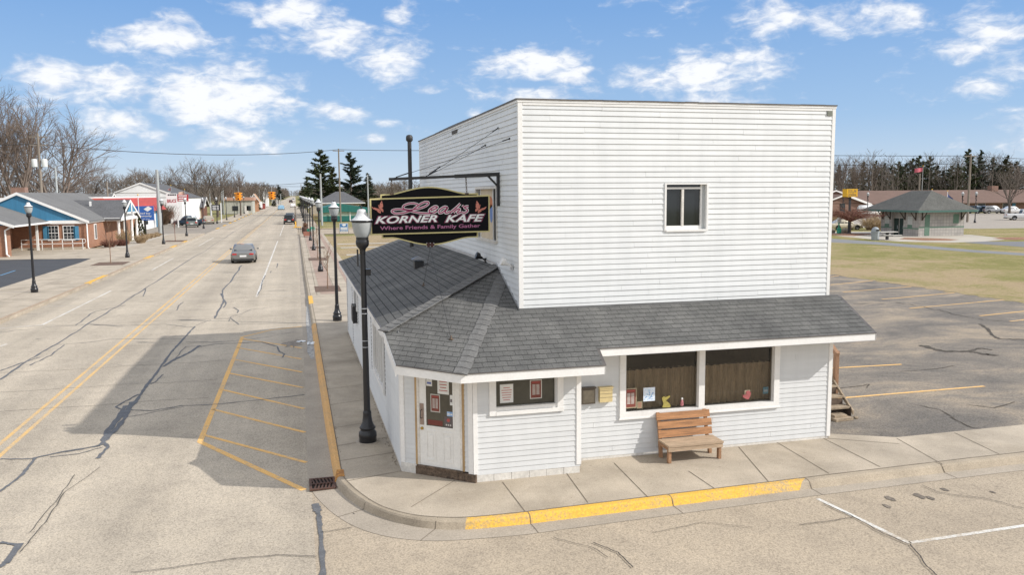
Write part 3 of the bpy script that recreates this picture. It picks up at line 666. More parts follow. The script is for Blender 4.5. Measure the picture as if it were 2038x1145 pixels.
def siding(mb, p0, u, W, z0, z1, exp, n, holes=(), lip=.0115, ztop=None):
    """lapped boards on the wall through p0 along u, outward normal n; holes = (s0,s1,za,zb); ztop(s) optional sloping top"""
    p0 = V(p0); u = V(u).normalized(); n = V(n).normalized()
    def P(s, z, off): q = p0+u*s+n*off; return (q.x, q.y, z)
    k = 0
    while z0+k*exp < z1-1e-4:
        a = z0+k*exp; b = min(a+exp, z1); k += 1
        cuts = sorted({a, b} | {h[2] for h in holes if a < h[2] < b} | {h[3] for h in holes if a < h[3] < b})
        for c, d in zip(cuts, cuts[1:]):
            segs = [(0, W)]; mid = (c+d)/2
            for h in holes:
                if h[2] < mid < h[3]:
                    segs = [q for s in segs for q in ((s[0], min(s[1], h[0])), (max(s[0], h[1]), s[1])) if q[1]-q[0] > 1e-3]
            oc = lip*(1-(c-a)/exp); od = lip*(1-(d-a)/exp)
            if W > 5: segs = [q for s in segs for q in split_board(s, k)]
            for s0, s1 in segs:
                jz = rng.uniform(-.0016,.0016); dz = rng.uniform(-.0035,.0035) if W > 5 and c == a and k > 1 else 0.0
                oc = lip*(1-(c-a)/exp)+jz+.002; od = lip*(1-(d-a)/exp)*.99+.001
                mb.face([P(s0,c+dz,oc), P(s1,c+dz*.6,oc), P(s1,d,od), P(s0,d,od)])
                if c == a: mb.face([P(s0,c+dz,0), P(s1,c+dz*.6,0), P(s1,c+dz*.6,oc), P(s0,c+dz,oc)])
XT, YT, XR, YB = 4.44, 16.56, 11.785, 30.5
ZTOP = 7.43
# upper block, front
wf = (7.709, 8.657, 4.785, 5.755)
mb = MB(); siding(mb, (XT,YT,0), (1,0,0), XR-XT, 3.05, ZTOP, .1148, (0,-1,0), [(wf[0]-XT, wf[1]-XT, wf[2], wf[3])], .015)
mb.build('upper_wall', m_sid, cafe)
wl = (18.52, 20.72, 4.50, 5.70)
mb = MB(); siding(mb, (XT,YB,0), (0,-1,0), YB-YT, 2.9, ZTOP, .1148, (-1,0,0), [(YB-wl[1], YB-wl[0], wl[2], wl[3])], .016)
mb.build('upper_wall', m_sid, cafe)
mb = MB(); mb.face([(XR,YT,.1),(XR,YB,.1),(XR,YB,ZTOP),(XR,YT,ZTOP)]); mb.face([(XR,YB,.1),(XT,YB,.1),(XT,YB,ZTOP),(XR,YB,ZTOP)]); mb.build('upper_wall', m_sid, cafe)
# corner posts, frieze boards, drip edge, roof deck
mb = MB()
mb.box(XT-.018,XT+.075,YT-.02,YT+.0,3.1,ZTOP); mb.box(XT-.02,XT-.0,YT-.018,YT+.04,3.1,ZTOP); mb.build('corner_trim', m_trim, cafe); mb = MB()
mb.box(XR-.06,XR+.02,YT-.02,YT,3.1,ZTOP); mb.box(XR,XR+.02,YT-.018,YT+.08,3.1,ZTOP); mb.build('corner_trim', m_trim, cafe); mb = MB(); mb.box(XT-.02,XT,YB-.05,YB+.02,3.0,ZTOP)
mb.build('corner_trim', m_trim, cafe)
mb = MB(); mb.box(XT-.03,XR+.03,YT-.03,YT-.0,ZTOP,ZTOP+.05); mb.box(XT-.03,XT,YT+.0,YB,ZTOP,ZTOP+.05)
mb.box(XT+.08,XR-.07,YT-.022,YT,ZTOP-.055,ZTOP-.012)
mb.build('frieze', m_trim, cafe)
mb = MB()   # slightly uneven metal edge
for k in range(24):
    x0 = XT-.05+(XR-XT+.1)*k/24; x1 = XT-.05+(XR-XT+.1)*(k+1)/24-.006; d = rng.uniform(-.004,.004)
    mb.box(x0,x1,YT-.045+d,YT+.05,ZTOP+.05,ZTOP+.075+d)
for k in range(18):
    y0 = YT+.05+(YB-YT)*k/18; y1 = YT+.05+(YB-YT)*(k+1)/18-.006; up = .05*max(0, 1-abs((y0-23.3)/3.5)); d = rng.uniform(-.004,.004)
    mb.obox((XT-.05+d,y0,ZTOP+.05),(.1,0,0),(0,y1-y0,0),(0,0,.03+up*.5+d))
mb.build('drip_edge', m_drip, cafe)
mb = MB(); mb.box(XT+.05,XR,YT+.05,YB,ZTOP,ZTOP+.04); mb.build('flat_roof', m_drip, cafe)
mb = MB(); mb.box(XT-.028,XT,23.1,23.9,7.28,7.38); mb.build('louvre_vent', M('side_vent_dark', (.07,.06,.05), .7, .3, 20), cafe); mb = MB(); mb.box(XR-.2,XR-.07,YT-.03,YT,7.27,7.37); mb.build('louvre_vent', M('vent_grey', (.16,.17,.14), .6, .3, 20), cafe)
# flashing where the low roof meets the upper block
mb = MB(); mb.box(XT-.02,XR+.25,YT-.035,YT-.014,3.12,3.21); mb.build('flashing', M('dull_flashing', (.17,.17,.17), .5, .2, 3, metal=.3), cafe)
mb = MB(); mb.bar((XT-.022,YT-.01,3.22),(XT-.022,18.53,3.985),.02,.05); mb.bar((XT-.022,18.53,3.985),(XT-.022,YB,3.985),.02,.05); mb.build('flashing', m_flash, cafe)
# upper front window: sliding sash
mb = MB(); x0,x1,z0,z1 = wf
mb.box(x0-.04,x0,YT-.03,YT+.14,z0-.03,z1+.03); mb.box(x1,x1+.04,YT-.03,YT+.14,z0-.03,z1+.03); mb.box(x0,x1,YT-.03,YT+.14,z1,z1+.03); mb.box(x0,x1,YT-.04,YT+.14,z0-.045,z0)
mb.box(x0,x0+.03,YT+.05,YT+.12,z0,z1); mb.box(x1-.11,x1-.075,YT+.05,YT+.12,z0,z1); mb.box(x0+.03,x1-.11,YT+.05,YT+.12,z1-.1,z1-.06); mb.box(x0+.03,x1-.11,YT+.05,YT+.12,z0,z0+.08)
wo = mb.build('window', m_trim, cafe)
mb = MB(); mb.box(x0+.39,x0+.44,YT+.04,YT+.1,z0+.08,z1-.1); mb.build('sash_bar', m_trimd, wo)
mb = MB(); mb.box(x0,x1,YT+.09,YT+.1,z0,z1); mb.build('pane', m_gl_dark, wo)
mb = MB(); mb.box(x1-.075,x1,YT+.055,YT+.09,z0,z1); mb.build('side_panel', M('grey_panel', (.45,.47,.47), .6, .06), wo)
# upper side window with a printed curtain
y0,y1,z0,z1 = wl; mb = MB()
mb.box(XT-.03,XT+.12,y0-.06,y0,z0-.05,z1+.06); mb.box(XT-.03,XT+.12,y1,y1+.06,z0-.05,z1+.06); mb.box(XT-.03,XT+.12,y0,y1,z1,z1+.06); mb.box(XT-.045,XT+.12,y0,y1,z0-.06,z0)
wo = mb.build('window', m_trimd, cafe)
mb = MB(); mb.box(XT+.07,XT+.08,y0,y1,z0,z1); mb.build('pane', m_gl_dark, wo)
mb = MB(); mb.box(XT+.03,XT+.06,y0+.0,y0+.06,z0,z1); mb.box(XT+.03,XT+.06,y0+.52,y0+.56,z0,z1); mb.box(XT+.03,XT+.06,y1-.3,y1-.26,z0,z1); mb.build('sash_bar', m_trim, wo)
mb = MB(); mb.face([(XT+.055,y0+.56,z0),(XT+.055,y1-.3,z0),(XT+.055,y1-.3,z1),(XT+.055,y0+.56,z1)][::-1]); cu = mb.build('curtain', M('cream_curtain', (.62,.52,.38), .8, .1), wo)
mb = MB(); c = V((XT+.05,y0+1.05,z1-.32)); mb.face([c+V((0,cos(2*pi*k/18)*.42,sin(2*pi*k/18)*.16)) for k in range(18)]); mb.build('printed_arc', M('orange_print', (.55,.20,.09), .8, .1), wo)
mb = MB(); c = V((XT+.05,y0+.8,z0+.62)); mb.face([c+V((0,cos(2*pi*k/12)*.16,sin(2*pi*k/12)*.22)) for k in range(12)]); mb.build('printed_patch', M('blue_print', (.16,.25,.5), .8, .1), wo)
# ---------------------------------------------------------------- low wing: roof
S = .386
def zr(y): return 2.366+S*(y-14.45)
P1 = V((2.765,14.45,2.366)); BR = V((5.535,14.45,2.366)); BN = V((5.60,15.0,zr(15.0))); ER = V((11.876,15.0,zr(15.0))); TR = V((12.094,YT,zr(YT)))
TC = V((XT,YT,zr(YT))); H2 = V((XT,18.005,3.725)); H1t = V((XT,18.526,3.929)); H1b = V((1.58,16.073,2.933)); P2 = V((1.659,14.906,2.507))
LFAR = V((1.58,33.6,2.948)); LTOP = V((XT,33.6,3.935))
def roof_face(mb, pts, eave, up):
    e = V(eave).normalized(); n = V((0,0,1))
    a, b, c = pts[0], pts[1], pts[2]; nn = (b-a).cross(c-a).normalized(); nn = nn if nn.z > 0 else -nn
    v = nn.cross(e).normalized()
    if v.z < 0: v = -v
    mb.face(pts, uv=[((p-V(up)).dot(e), (p-V(up)).dot(v)) for p in pts])
mb = MB()
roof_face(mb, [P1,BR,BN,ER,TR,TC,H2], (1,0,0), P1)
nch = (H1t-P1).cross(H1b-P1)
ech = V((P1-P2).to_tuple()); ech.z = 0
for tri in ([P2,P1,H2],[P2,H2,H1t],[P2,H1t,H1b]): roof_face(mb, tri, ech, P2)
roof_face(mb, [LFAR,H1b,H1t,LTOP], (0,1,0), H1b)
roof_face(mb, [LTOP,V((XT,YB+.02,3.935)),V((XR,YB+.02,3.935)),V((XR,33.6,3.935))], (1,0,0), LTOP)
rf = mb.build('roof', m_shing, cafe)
# cap shingles folded over the hips
def hip_caps(a, b, na, nb, n, wd):
    mb = MB(); d = (b-a)/n; t = d.normalized()
    la = na.cross(t).normalized(); lb = nb.cross(t).normalized()
    if la.dot(lb) > 0: lb = -lb
    if la.dot(V(na)) > 0: pass
    for k in range(n):
        p = a+d*k-t*.02; q = a+d*(k+1)+t*.03; h0 = .034; h1 = .016
        for lat, nn, sg in ((la, na, 1), (lb, nb, -1)):
            A = p+nn*h0*.4+lat*wd; B = q+nn*h1*.4+lat*wd; C = q+V((0,0,h1)); D = p+V((0,0,h0)); jit = rng.uniform(-.012,.012)
            A += lat*jit; B += lat*jit
            mb.face([A,B,C,D] if sg > 0 else [D,C,B,A]); mb.face([A, A-nn*h0*.6, D-V((0,0,h0*.8)), D] if sg > 0 else [D, D-V((0,0,h0*.8)), A-nn*h0*.6, A])
            mb.face([A,B,B-nn*.012,A-nn*.02])
    mb.build('hip_cap', m_cap, rf)
def up(nv): nv = nv.normalized(); return nv if nv.z > 0 else -nv
nR = up((BR-P1).cross(H2-P1)); nC = up((P1-P2).cross(H2-P2)); nL = up((LFAR-H1b).cross(H1t-H1b)); nC2 = up((H1t-P2).cross(H1b-P2))
hip_caps(P1, H2, nR, nC, 20, .135); hip_caps(H1b, H1t, nC2, nL, 22, .135)
# fascias and soffits
FT = .165; FO = .025
mb = MB()
def fascia(a, b, h=FT, off=.0):
    a = V(a); b = V(b); d = V((b.x-a.x, b.y-a.y, 0)).normalized(); n = V((d.y,-d.x,0))
    mb.obox(a+V((0,0,-.012-h))-n*.02, b-a, n*.02, (0,0,h))
fascia(P2, P1); fascia(P1, BR); fascia(BN, ER, .15)
fascia(LFAR, H1b, .14)
mb.build('fascia', m_trim, cafe)
mb = MB()   # boards on the sloping ends, and the boxed corner of the left eave
for a, b, h in ((BR, BN, FT), (ER, TR, .15), (H1b, P2, .2)):
    mb = MB(); mb.obox(a+V((-.012,0,-.012-h)), b-a, (.02,0,0), (0,0,h)); mb.build('barge_board', m_trim, cafe)
mb = MB()
zs = 2.366-.15
mb.face([(P1.x,P1.y,2.21),(BR.x,BR.y,2.21),(BR.x,15.62,2.21),(1.85,15.99,2.21),(P2.x,P2.y+.0,2.34)])
mb.face([(BN.x-.1,15.0,2.41),(ER.x,15.0,2.41),(ER.x,16.6,2.41),(BN.x-.1,16.6,2.41)])
mb.face([(1.58,16.07,2.80),(1.58,33.6,2.80),(1.86,33.6,2.80),(1.86,16.07,2.80)])
mb.face([(5.2,14.94,2.21),(5.6,15.0,2.40),(5.6,15.62,2.40),(5.2,15.62,2.21)])
mb.build('soffit', m_trim, cafe)
# dark drip edge line under the shingles
mb = MB()
for a, b in ((P2,P1),(P1,BR),(BN,ER),(LFAR,H1b),(ER,TR),(BR,BN),(LFAR,LTOP)):
    d = (b-a); n = V((d.y,-d.x,0)).normalized(); mb.obox(a+V((0,0,-.014))+n*.018, d, -n*.06, (0,0,.016))
mb.build('shingle_edge', m_drip, cafe)
# ---------------------------------------------------------------- low wing: walls
YF, YBU = 15.6, 14.93
EX = .104
A_ = V((1.85,15.98,0)); B_ = V((3.09,YBU,0)); uch = (B_-A_).normalized(); nch = V((uch.y,-uch.x,0)); LCH = (B_-A_).length
gw = (6.41, 9.82, 1.08, 2.40)      # big front window opening
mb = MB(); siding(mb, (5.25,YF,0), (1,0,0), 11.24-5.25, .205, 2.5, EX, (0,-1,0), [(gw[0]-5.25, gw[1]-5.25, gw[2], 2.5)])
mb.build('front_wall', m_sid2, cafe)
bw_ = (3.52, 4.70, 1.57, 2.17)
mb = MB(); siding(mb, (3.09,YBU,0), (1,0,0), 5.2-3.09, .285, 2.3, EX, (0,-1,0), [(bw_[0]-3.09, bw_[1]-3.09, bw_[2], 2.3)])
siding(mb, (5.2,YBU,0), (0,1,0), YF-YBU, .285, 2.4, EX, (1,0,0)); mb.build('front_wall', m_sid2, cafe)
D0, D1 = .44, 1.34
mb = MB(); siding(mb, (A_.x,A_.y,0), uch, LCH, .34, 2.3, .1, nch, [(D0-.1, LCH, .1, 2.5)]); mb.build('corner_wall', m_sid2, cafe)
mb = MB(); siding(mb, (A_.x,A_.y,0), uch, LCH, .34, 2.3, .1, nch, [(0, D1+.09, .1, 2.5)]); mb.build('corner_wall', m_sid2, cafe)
lw1 = (18.95, 21.35, 1.12, 2.32); lw2 = (27.4, 28.5, 1.9, 2.5); lw3 = (24.05, 24.85, 1.95, 2.5)
mb = MB(); siding(mb, (1.85,33.27,0), (0,-1,0), 33.27-15.98, .22, 2.95, .1, (-1,0,0), [(33.27-h[1],33.27-h[0],h[2],h[3]) for h in (lw1,lw2,lw3)], .011); mb.build('side_wall', m_sid, cafe)
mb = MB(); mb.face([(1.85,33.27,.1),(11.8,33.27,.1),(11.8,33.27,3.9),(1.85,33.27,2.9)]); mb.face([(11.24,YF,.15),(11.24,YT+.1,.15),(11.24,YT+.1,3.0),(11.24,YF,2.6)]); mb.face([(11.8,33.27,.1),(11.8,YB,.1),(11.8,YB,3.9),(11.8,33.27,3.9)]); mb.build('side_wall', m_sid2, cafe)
mb = MB()
mb.box(11.17,11.26,YF-.025,YF,.2,2.42); mb.box(11.24,11.26,YF,YF+.08,.2,2.42)
mb.build('corner_trim', m_trim, cafe); mb = MB(); mb.box(5.12,5.215,YBU-.024,YBU,.32,2.22); mb.box(5.2,5.215,YBU,YBU+.08,.32,2.22)
mb.build('corner_trim', m_trim, cafe); mb = MB(); mb.box(3.075,3.16,YBU-.024,YBU,.3,2.22)
mb.obox(V((B_.x,B_.y,.3))-uch*.11+nch*.0, uch*.1, nch*.026, (0,0,1.92))
mb.build('corner_trim', m_trim, cafe); mb = MB(); mb.obox(V((A_.x,A_.y,.3)), uch*.09, nch*.026, (0,0,1.95)); mb.box(1.828,1.85,15.98,16.06,.25,2.6); mb.build('corner_trim', m_trim, cafe); mb = MB(); mb.box(1.828,1.85,33.19,33.29,.2,2.85)
mb.build('corner_trim', m_trim, cafe)
mb = MB(); mb.box(5.22,11.22,YF-.006,YF+.1,.1,.21)
mb.obox(V((A_.x,A_.y,.1)), uch*.36, nch*.03, (0,0,.24)); mb.box(1.84,1.9,16.0,33.2,.1,.225)
for k in range(6):
    x0 = 3.12+k*.35; mb.box(x0,min(x0+.342,5.19),YBU-.008+rng.uniform(-.004,.004),YBU+.1,.1,.285)
mb.build('foundation', m_found, cafe)
# front window
def Wf(n, bx, mat, par): 
    q = MB()
    for b in bx: q.box(*b)
    return q.build(n, mat, par)
x0,x1,z0,z1 = gw
wo = Wf('window', [(x0-.13,x0,YF-.045,YF+.12,z0-.12,z1+.1),(x1,x1+.13,YF-.045,YF+.12,z0-.12,z1+.1),(x0,x1,YF-.045,YF+.12,z0-.12,z0-.0),(8.05,8.185,YF-.04,YF+.12,z0,z1+.1),(x0-.15,x1+.15,YF-.055,YF-.012,z0-.135,z0-.105)], m_trim, cafe)
Wf('pane', [(x0,8.05,YF+.07,YF+.078,z0,z1+.1)], m_glass, wo); Wf('pane', [(8.185,x1,YF+.07,YF+.078,z0,z1+.1)], m_glass, wo)
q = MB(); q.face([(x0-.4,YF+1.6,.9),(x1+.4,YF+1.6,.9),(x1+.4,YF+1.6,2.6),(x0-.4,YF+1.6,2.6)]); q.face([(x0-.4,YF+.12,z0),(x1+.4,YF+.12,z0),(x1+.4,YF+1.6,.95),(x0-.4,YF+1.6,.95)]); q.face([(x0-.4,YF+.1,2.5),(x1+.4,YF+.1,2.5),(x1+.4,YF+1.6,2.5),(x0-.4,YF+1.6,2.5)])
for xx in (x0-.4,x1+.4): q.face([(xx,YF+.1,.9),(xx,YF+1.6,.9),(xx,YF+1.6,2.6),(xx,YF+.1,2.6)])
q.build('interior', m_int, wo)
def curtain(a, b, yy, za, zb, par):
    q = MB(); n = int((b-a)/.02); P = []
    ph = 0
    for k in range(n+1):
        x = a+(b-a)*k/n; ph += .5+.55*rng.random(); P.append((x, yy+.036*sin(ph)+.03*sin(ph*.23)))
    for k in range(n):
        ta = zb+.014*sin(k*.9)+.01*rng.random(); q.add([(P[k][0],P[k][1],za),(P[k+1][0],P[k+1][1],za),(P[k+1][0],P[k+1][1],ta),(P[k][0],P[k][1],ta)],[(0,1,2,3)],True)
    q.build('curtain', m_curt, par)
curtain(x0-.1, 8.2, YF+.3, 1.0, 1.90, wo); curtain(8.1, x1+.1, YF+.3, 1.0, 1.90, wo)
Wf('curtain_rod', [(x0-.1,x1+.1,YF+.29,YF+.305,1.9,1.915)], m_blackm, wo)
# bump-out window
x0,x1,z0,z1 = bw_
wo2 = Wf('window', [(x0-.13,x0,YBU-.04,YBU+.1,z0-.15,2.3),(x1+.03,x1+.15,YBU-.04,YBU+.1,z0-.15,2.3),(x0-.0,x1+.03,YBU-.015,YBU+.1,z0-.07,z0),(x0,x1+.16,YBU-.045,YBU+.02,z0-.15,z0-.075),(x1,x1+.03,YBU+.02,YBU+.1,z0,2.3)], m_trim, cafe)
Wf('pane', [(x0,x1,YBU+.075,YBU+.083,z0,2.3)], M('olive_window_glass', (.06,.058,.045), .08, .25, 3, spec=.6), wo2)
# side windows
for k, (a, b, c, d) in enumerate((lw1, lw2, lw3)):
    bx = [(1.8,1.9,a-.1,a,c-.12,d+.1),(1.8,1.9,b,b+.1,c-.12,d+.1),(1.8,1.9,a,b,c-.12,c),(1.8,1.9,a,b,d,d+.1)]
    if k == 0: bx += [(1.82,1.9,a+(b-a)*t-.03,a+(b-a)*t+.03,c,d) for t in (.3,.5,.7)]
    wo3 = Wf('window', bx, m_trim, cafe); Wf('pane', [(1.86,1.87,a,b,c,d)], M('pale_blind_glass', (.32,.31,.28), .15, .2, 2) if k == 0 else m_gl_dark, wo3)
# dark strips at side wall joints, shade of the gaps put into the colour
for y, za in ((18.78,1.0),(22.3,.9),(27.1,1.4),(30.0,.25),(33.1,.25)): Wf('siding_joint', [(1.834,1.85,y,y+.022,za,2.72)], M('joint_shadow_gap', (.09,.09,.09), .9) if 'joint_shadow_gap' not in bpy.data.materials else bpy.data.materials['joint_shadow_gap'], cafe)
# street door in the corner wall
def chm(s, z, off): q = A_+uch*s+nch*off; return V((q.x, q.y, z))
q = MB(); q.obox(chm(D0,.345,-.03), uch*(D1-D0), nch*.045, (0,0,1.95))
door = q.build('door', M('white_door_paint', (.78,.77,.74), .45, .05, 3, .05, 20), cafe)
q = MB()
for s0, s1 in ((.58,.80),(.95,1.18)):
    for a, b, c, d in ((s0,s1,1.03,1.06),(s0,s1,.46,.49),(s0,s0+.03,.49,1.03),(s1-.03,s1,.49,1.03),(s0+.06,s1-.06,.55,.97)): q.obox(chm(a,c,.015), uch*(b-a), nch*.01, (0,0,d-c))
for a, b, c, d in ((.57,1.22,1.12,1.15),(.57,.6,1.15,2.25),(1.19,1.22,1.15,2.25)): q.obox(chm(a,c,.015), uch*(b-a), nch*.012, (0,0,d-c))
q.build('panel_moulding', door.data.materials[0], door)
q = MB(); q.obox(chm(.6,1.15,.012), uch*.59, nch*.006, (0,0,1.1)); q.build('pane', M('door_glass', (.07,.062,.045), .08, .25, 4, spec=.6), door)
q = MB(); q.obox(chm(.455,1.15,.016), uch*.085, nch*.008, (0,0,.42)); hd = q.build('push_plate', m_plate, door)
q = MB(); q.tube([chm(.5,1.28,.03),chm(.5,1.29,.07),chm(.5,1.36,.08),chm(.5,1.44,.07),chm(.5,1.45,.03)], .009, 6); q.build('handle', m_blackm, door)
q = MB(); q.tube([chm(.5,1.08,.016),chm(.5,1.08,.04)], .03, 12); q.build('lock', m_brass, door)
q = MB(); q.obox(chm(D0-.1,.33,-.0), uch*.05, nch*.02, (0,0,1.95)); q.obox(chm(D1+.045,.33,-.0), uch*.045, nch*.02, (0,0,1.95)); q.build('door_jamb', m_wood, cafe)
q = MB(); q.obox(chm(D0-.05,.33,-.0), uch*.05, nch*.028, (0,0,1.95)); q.obox(chm(D1,.33,-.0), uch*.045, nch*.028, (0,0,1.95)); q.build('door_casing', m_trimd, cafe)
q = MB(); q.obox(chm(.34,.1,-.05), uch*1.33, nch*.085, (0,0,.21)); q.obox(chm(D0-.06,.31,-.04), uch*(D1-D0+.12), nch*.1, (0,0,.035)); q.build('threshold', m_rust, cafe)
# metal roof vent
t = MB(); bx, by, bz = 3.3, 23.3, 3.5
t.box(bx-.13,bx+.13,by-.13,by+.13,bz,bz+.22); ve = t.build('roof_vent', M('dark_sheet_metal', (.05,.05,.052), .45, .3, 6, metal=.4), cafe)
t = MB(); t.add([(bx-.2,by-.2,bz+.27),(bx+.2,by-.2,bz+.27),(bx+.2,by+.2,bz+.27),(bx-.2,by+.2,bz+.27),(bx,by,bz+.36)],[(0,1,4),(1,2,4),(2,3,4),(3,0,4),(3,2,1,0)]); t.build('vent_cap', M('galvanised', (.16,.16,.165), .45, .2, 5, metal=.5), ve)
# tall stove pipe behind the sign
t = MB(); t.tube([(3.9,29.2,3.6),(3.9,29.2,7.45)], .07, 10); pp = t.build('stove_pipe', M('sooty_pipe', (.035,.034,.034), .5, .3, 4), cafe)
t = MB(); t.lathe([(.08,7.4),(.12,7.45),(.12,7.56),(.09,7.62),(.02,7.64)], (3.9,29.2,0), 10); t.build('pipe_cap', pp.data.materials[0], pp)
t = MB(); t.bar((3.95,29.2,6.15),(XT,29.2,6.15),.03); t.build('pipe_brace', m_flash, pp)
# ================================================================== hanging sign and its bracket
m_gold = M('sign_gold_edge', (.58,.51,.24), .5, .08, 4)
m_sblk = M('sign_black_face', (.005,.005,.007), .55, .1, 3, spec=.12)
m_swht = M('sign_white_letter', (.80,.80,.80), .4, .02)
m_spnk = M('sign_magenta', (.36,.05,.14), .45, .08, 6)
m_slil = M('sign_lilac', (.42,.14,.28), .45, .05)
m_sbut = M('sign_butterfly_pink', (.58,.20,.15), .5, .2, 30)
YS = 18.2
def SP(px, py, off=0.0): return at(px, py, 'y', YS) + V((0,-off,0))
def Z1(L, ox, oy, sc): return [(ox+x/sc, oy+y/sc) for x, y in L]
sg = thing('hanging_sign', 'black and gold two sided cafe sign with pink butterflies, hung on chains', 'sign', tuple(SP(853, 430)))
# back board: flat top shoulders with a hump above and a belly below
top = [(757,387),(776,386.2)] + [(776+ (930-776)*t, 386.2 - 1.0*t - 14.2*sin(pi*t)**1.35) for t in [i/18 for i in range(1,18)]] + [(930,384.5),(951,384.3)]
bot = [(951,472.5),(930,473.5)] + [(930-(930-782)*t, 473.5+.9*t+14.2*sin(pi*t)**1.35) for t in [i/18 for i in range(1,18)]] + [(782,474.5),(760,475)]
def board(poly, y0, y1, name, mat, par):
    q = MB(); A = [SP(x,y,-y0) for x,y in poly]; q.prism(A, (0,y1-y0,0)); return q.build(name, mat, par)
def inset(poly, d):
    cx = sum(p[0] for p in poly)/len(poly); cy = sum(p[1] for p in poly)/len(poly); n = len(poly); out = []
    area = sum(poly[i][0]*poly[(i+1)%n][1]-poly[(i+1)%n][0]*poly[i][1] for i in range(n)); s = 1 if area > 0 else -1
    for i in range(n):
        a, b, c = V((*poly[i-1],0)), V((*poly[i],0)), V((*poly[(i+1)%n],0))
        t1 = (b-a).normalized(); t2 = (c-b).normalized(); n1 = V((-t1.y,t1.x,0))*s; n2 = V((-t2.y,t2.x,0))*s
        m_ = (n1+n2); m_ = m_/max(.3, m_.length_squared/2); out.append((b.x+m_.x*d, b.y+m_.y*d))
    return out
bk = board(top+bot, -.02, .02, 'back_board', m_gold, sg)
board(inset(top+bot, 2.6), -.026, .026, 'board_face', m_sblk, bk)
fr = [(735.5,395.3),(973,388),(973.5,461.5),(737.5,468)]
fb = board(fr, -.075, .075, 'front_panel', m_gold, sg)
board(inset(fr, 2.8), -.081, .081, 'panel_face', m_sblk, fb)
# name in brush script, drawn as strokes
c1 = lambda L: Z1(L, 728, 365, 8.81); c2 = lambda L: Z1(L, 850, 365, 8.807)
def smooth(L, n=5): return interp(L, n)
strokes = [c1([(905,372),(850,352),(760,352),(675,380),(643,418),(665,448),(730,462),(800,462),(880,450),(975,425),(1050,392),(1090,350),(1070,326),(1010,332),(935,370),(860,425),(800,470),(720,500),(620,522),(520,527),(465,508),(452,482),(490,460),(580,453),(690,468),(800,492),(930,515),(1060,524),(1160,522)]),
    c2([(60,470),(120,452),(160,430),(165,408),(120,405),(60,440),(25,480),(50,515),(110,510),(160,480)]),
    c2([(345,420),(300,410),(240,440),(200,480),(205,515),(250,510),(310,465),(350,420),(305,500),(330,520),(390,490)]),
    c2([(390,515),(450,465),(520,405),(570,355)]), c2([(450,515),(490,470),(540,445),(560,460),(520,500),(540,520),(590,495)]),
    c2([(632,385),(608,415)]), c2([(712,402),(660,408),(645,430),(690,455),(690,490),(640,515),(590,505)])]
def stroke(q, L, w, off):
    P = [SP(x,y,off) for x,y in smooth(L)]; n = len(P); Lp = []; Rp = []
    for i, p in enumerate(P):
        t = P[min(i+1,n-1)]-P[max(i-1,0)]; t.y = 0; t.normalize(); nn = V((-t.z,0,t.x)); Lp.append(p+nn*w/2); Rp.append(p-nn*w/2)
    for i in range(n-1): q.face([Lp[i],Lp[i+1],Rp[i+1],Rp[i]])
q = MB()
for L in strokes: stroke(q, L, .05 if L is strokes[0] else .056, .0835)
q.build('script_outline', m_swht, fb)
q = MB()
for L in strokes: stroke(q, L, .029, .0860)
q.build('script_lettering', m_spnk, fb)
def fit(txt, x0, y0, x1, y1, off, mat, name, par, **kw):   # box in the sign plane, y0 top-left, y1 bottom
    o = SP(x0, y1, off); ux = SP(x1, y1-(x1-x0)*.0285, off)-o; uy = V((0,0,1)); q = MB()
    put_text(q, txt, o, ux, uy, ux.length, (SP(x0,y0,off)-o).length, .0, **kw); return q.build(name, mat, par)
for txt, a, b, y0, y1 in (('KORNER',747,868.5,431.2,444.8),('KAFE',886,961.5,428.5,441.8)):
    fit(txt, a, y0, b, y1, .0835, m_spnk, 'word_outline', fb, shear=.32, offset=.085)
    fit(txt, a, y0, b, y1, .0855, m_sblk, 'word_shadow', fb, shear=.32, offset=.055)
    fit(txt, a, y0, b, y1, .0875, m_swht, 'word', fb, shear=.32, offset=.028)
fit('Where Friends & Family Gather', 756, 450.5, 954, 460.0, .0835, m_slil, 'motto', fb, offset=.012)
def butterfly(L, eyes):
    q = MB()
    for P in L: q.face([SP(x,y,.084) for x,y in P])
    q.build('butterfly', m_sbut, fb)
    q = MB()
    for x, y, r in eyes: q.face([SP(x+r*cos(2*pi*k/8), y+r*sin(2*pi*k/8), .0865) for k in range(8)])
    q.build('butterfly_spots', m_sblk, fb)
bl = [c1([(225,430),(232,380),(272,300),(290,350),(297,410),(262,440)]), c1([(220,445),(90,408),(125,450),(180,472),(215,465)]), c1([(222,450),(185,480),(215,510),(255,528),(258,490),(240,455)]), c1([(238,445),(262,430),(290,440),(302,480),(295,505),(262,480)]), c1([(215,372),(208,375),(228,450),(236,448)])]
butterfly(bl, [(728+275/8.81,365+345/8.81,.9),(728+130/8.81,365+425/8.81,.9),(728+235/8.81,365+490/8.81,.7),(728+282/8.81,365+460/8.81,.6)])
brr = [c2([(912,430),(905,375),(858,300),(842,360),(838,420),(880,440)]), c2([(915,450),(1030,405),(1000,450),(960,470),(920,470)]), c2([(912,455),(945,480),(920,500),(880,520),(872,490),(890,460)]), c2([(895,450),(865,430),(838,445),(830,480),(838,498),(868,475)]), c2([(918,372),(924,375),(905,450),(897,448)])]
butterfly(brr, [(850+857/8.807,365+350/8.807,.9),(850+985/8.807,365+425/8.807,.9),(850+895/8.807,365+490/8.807,.7),(850+852/8.807,365+460/8.807,.6)])
q = MB()
for dx in (-7,0,7):
    for dy, r in ((484,.012),(490.5,.012)): p = SP(856+dx,dy,.03); q.sphere(p, r, 6, 4)
q.build('bolt', m_flash, sg)
board([(849,483),(864,483),(864,492),(849,492)], -.03, .03, 'bottom_bracket', M('rusty_bracket', (.06,.022,.018), .7, .3, 8), sg)
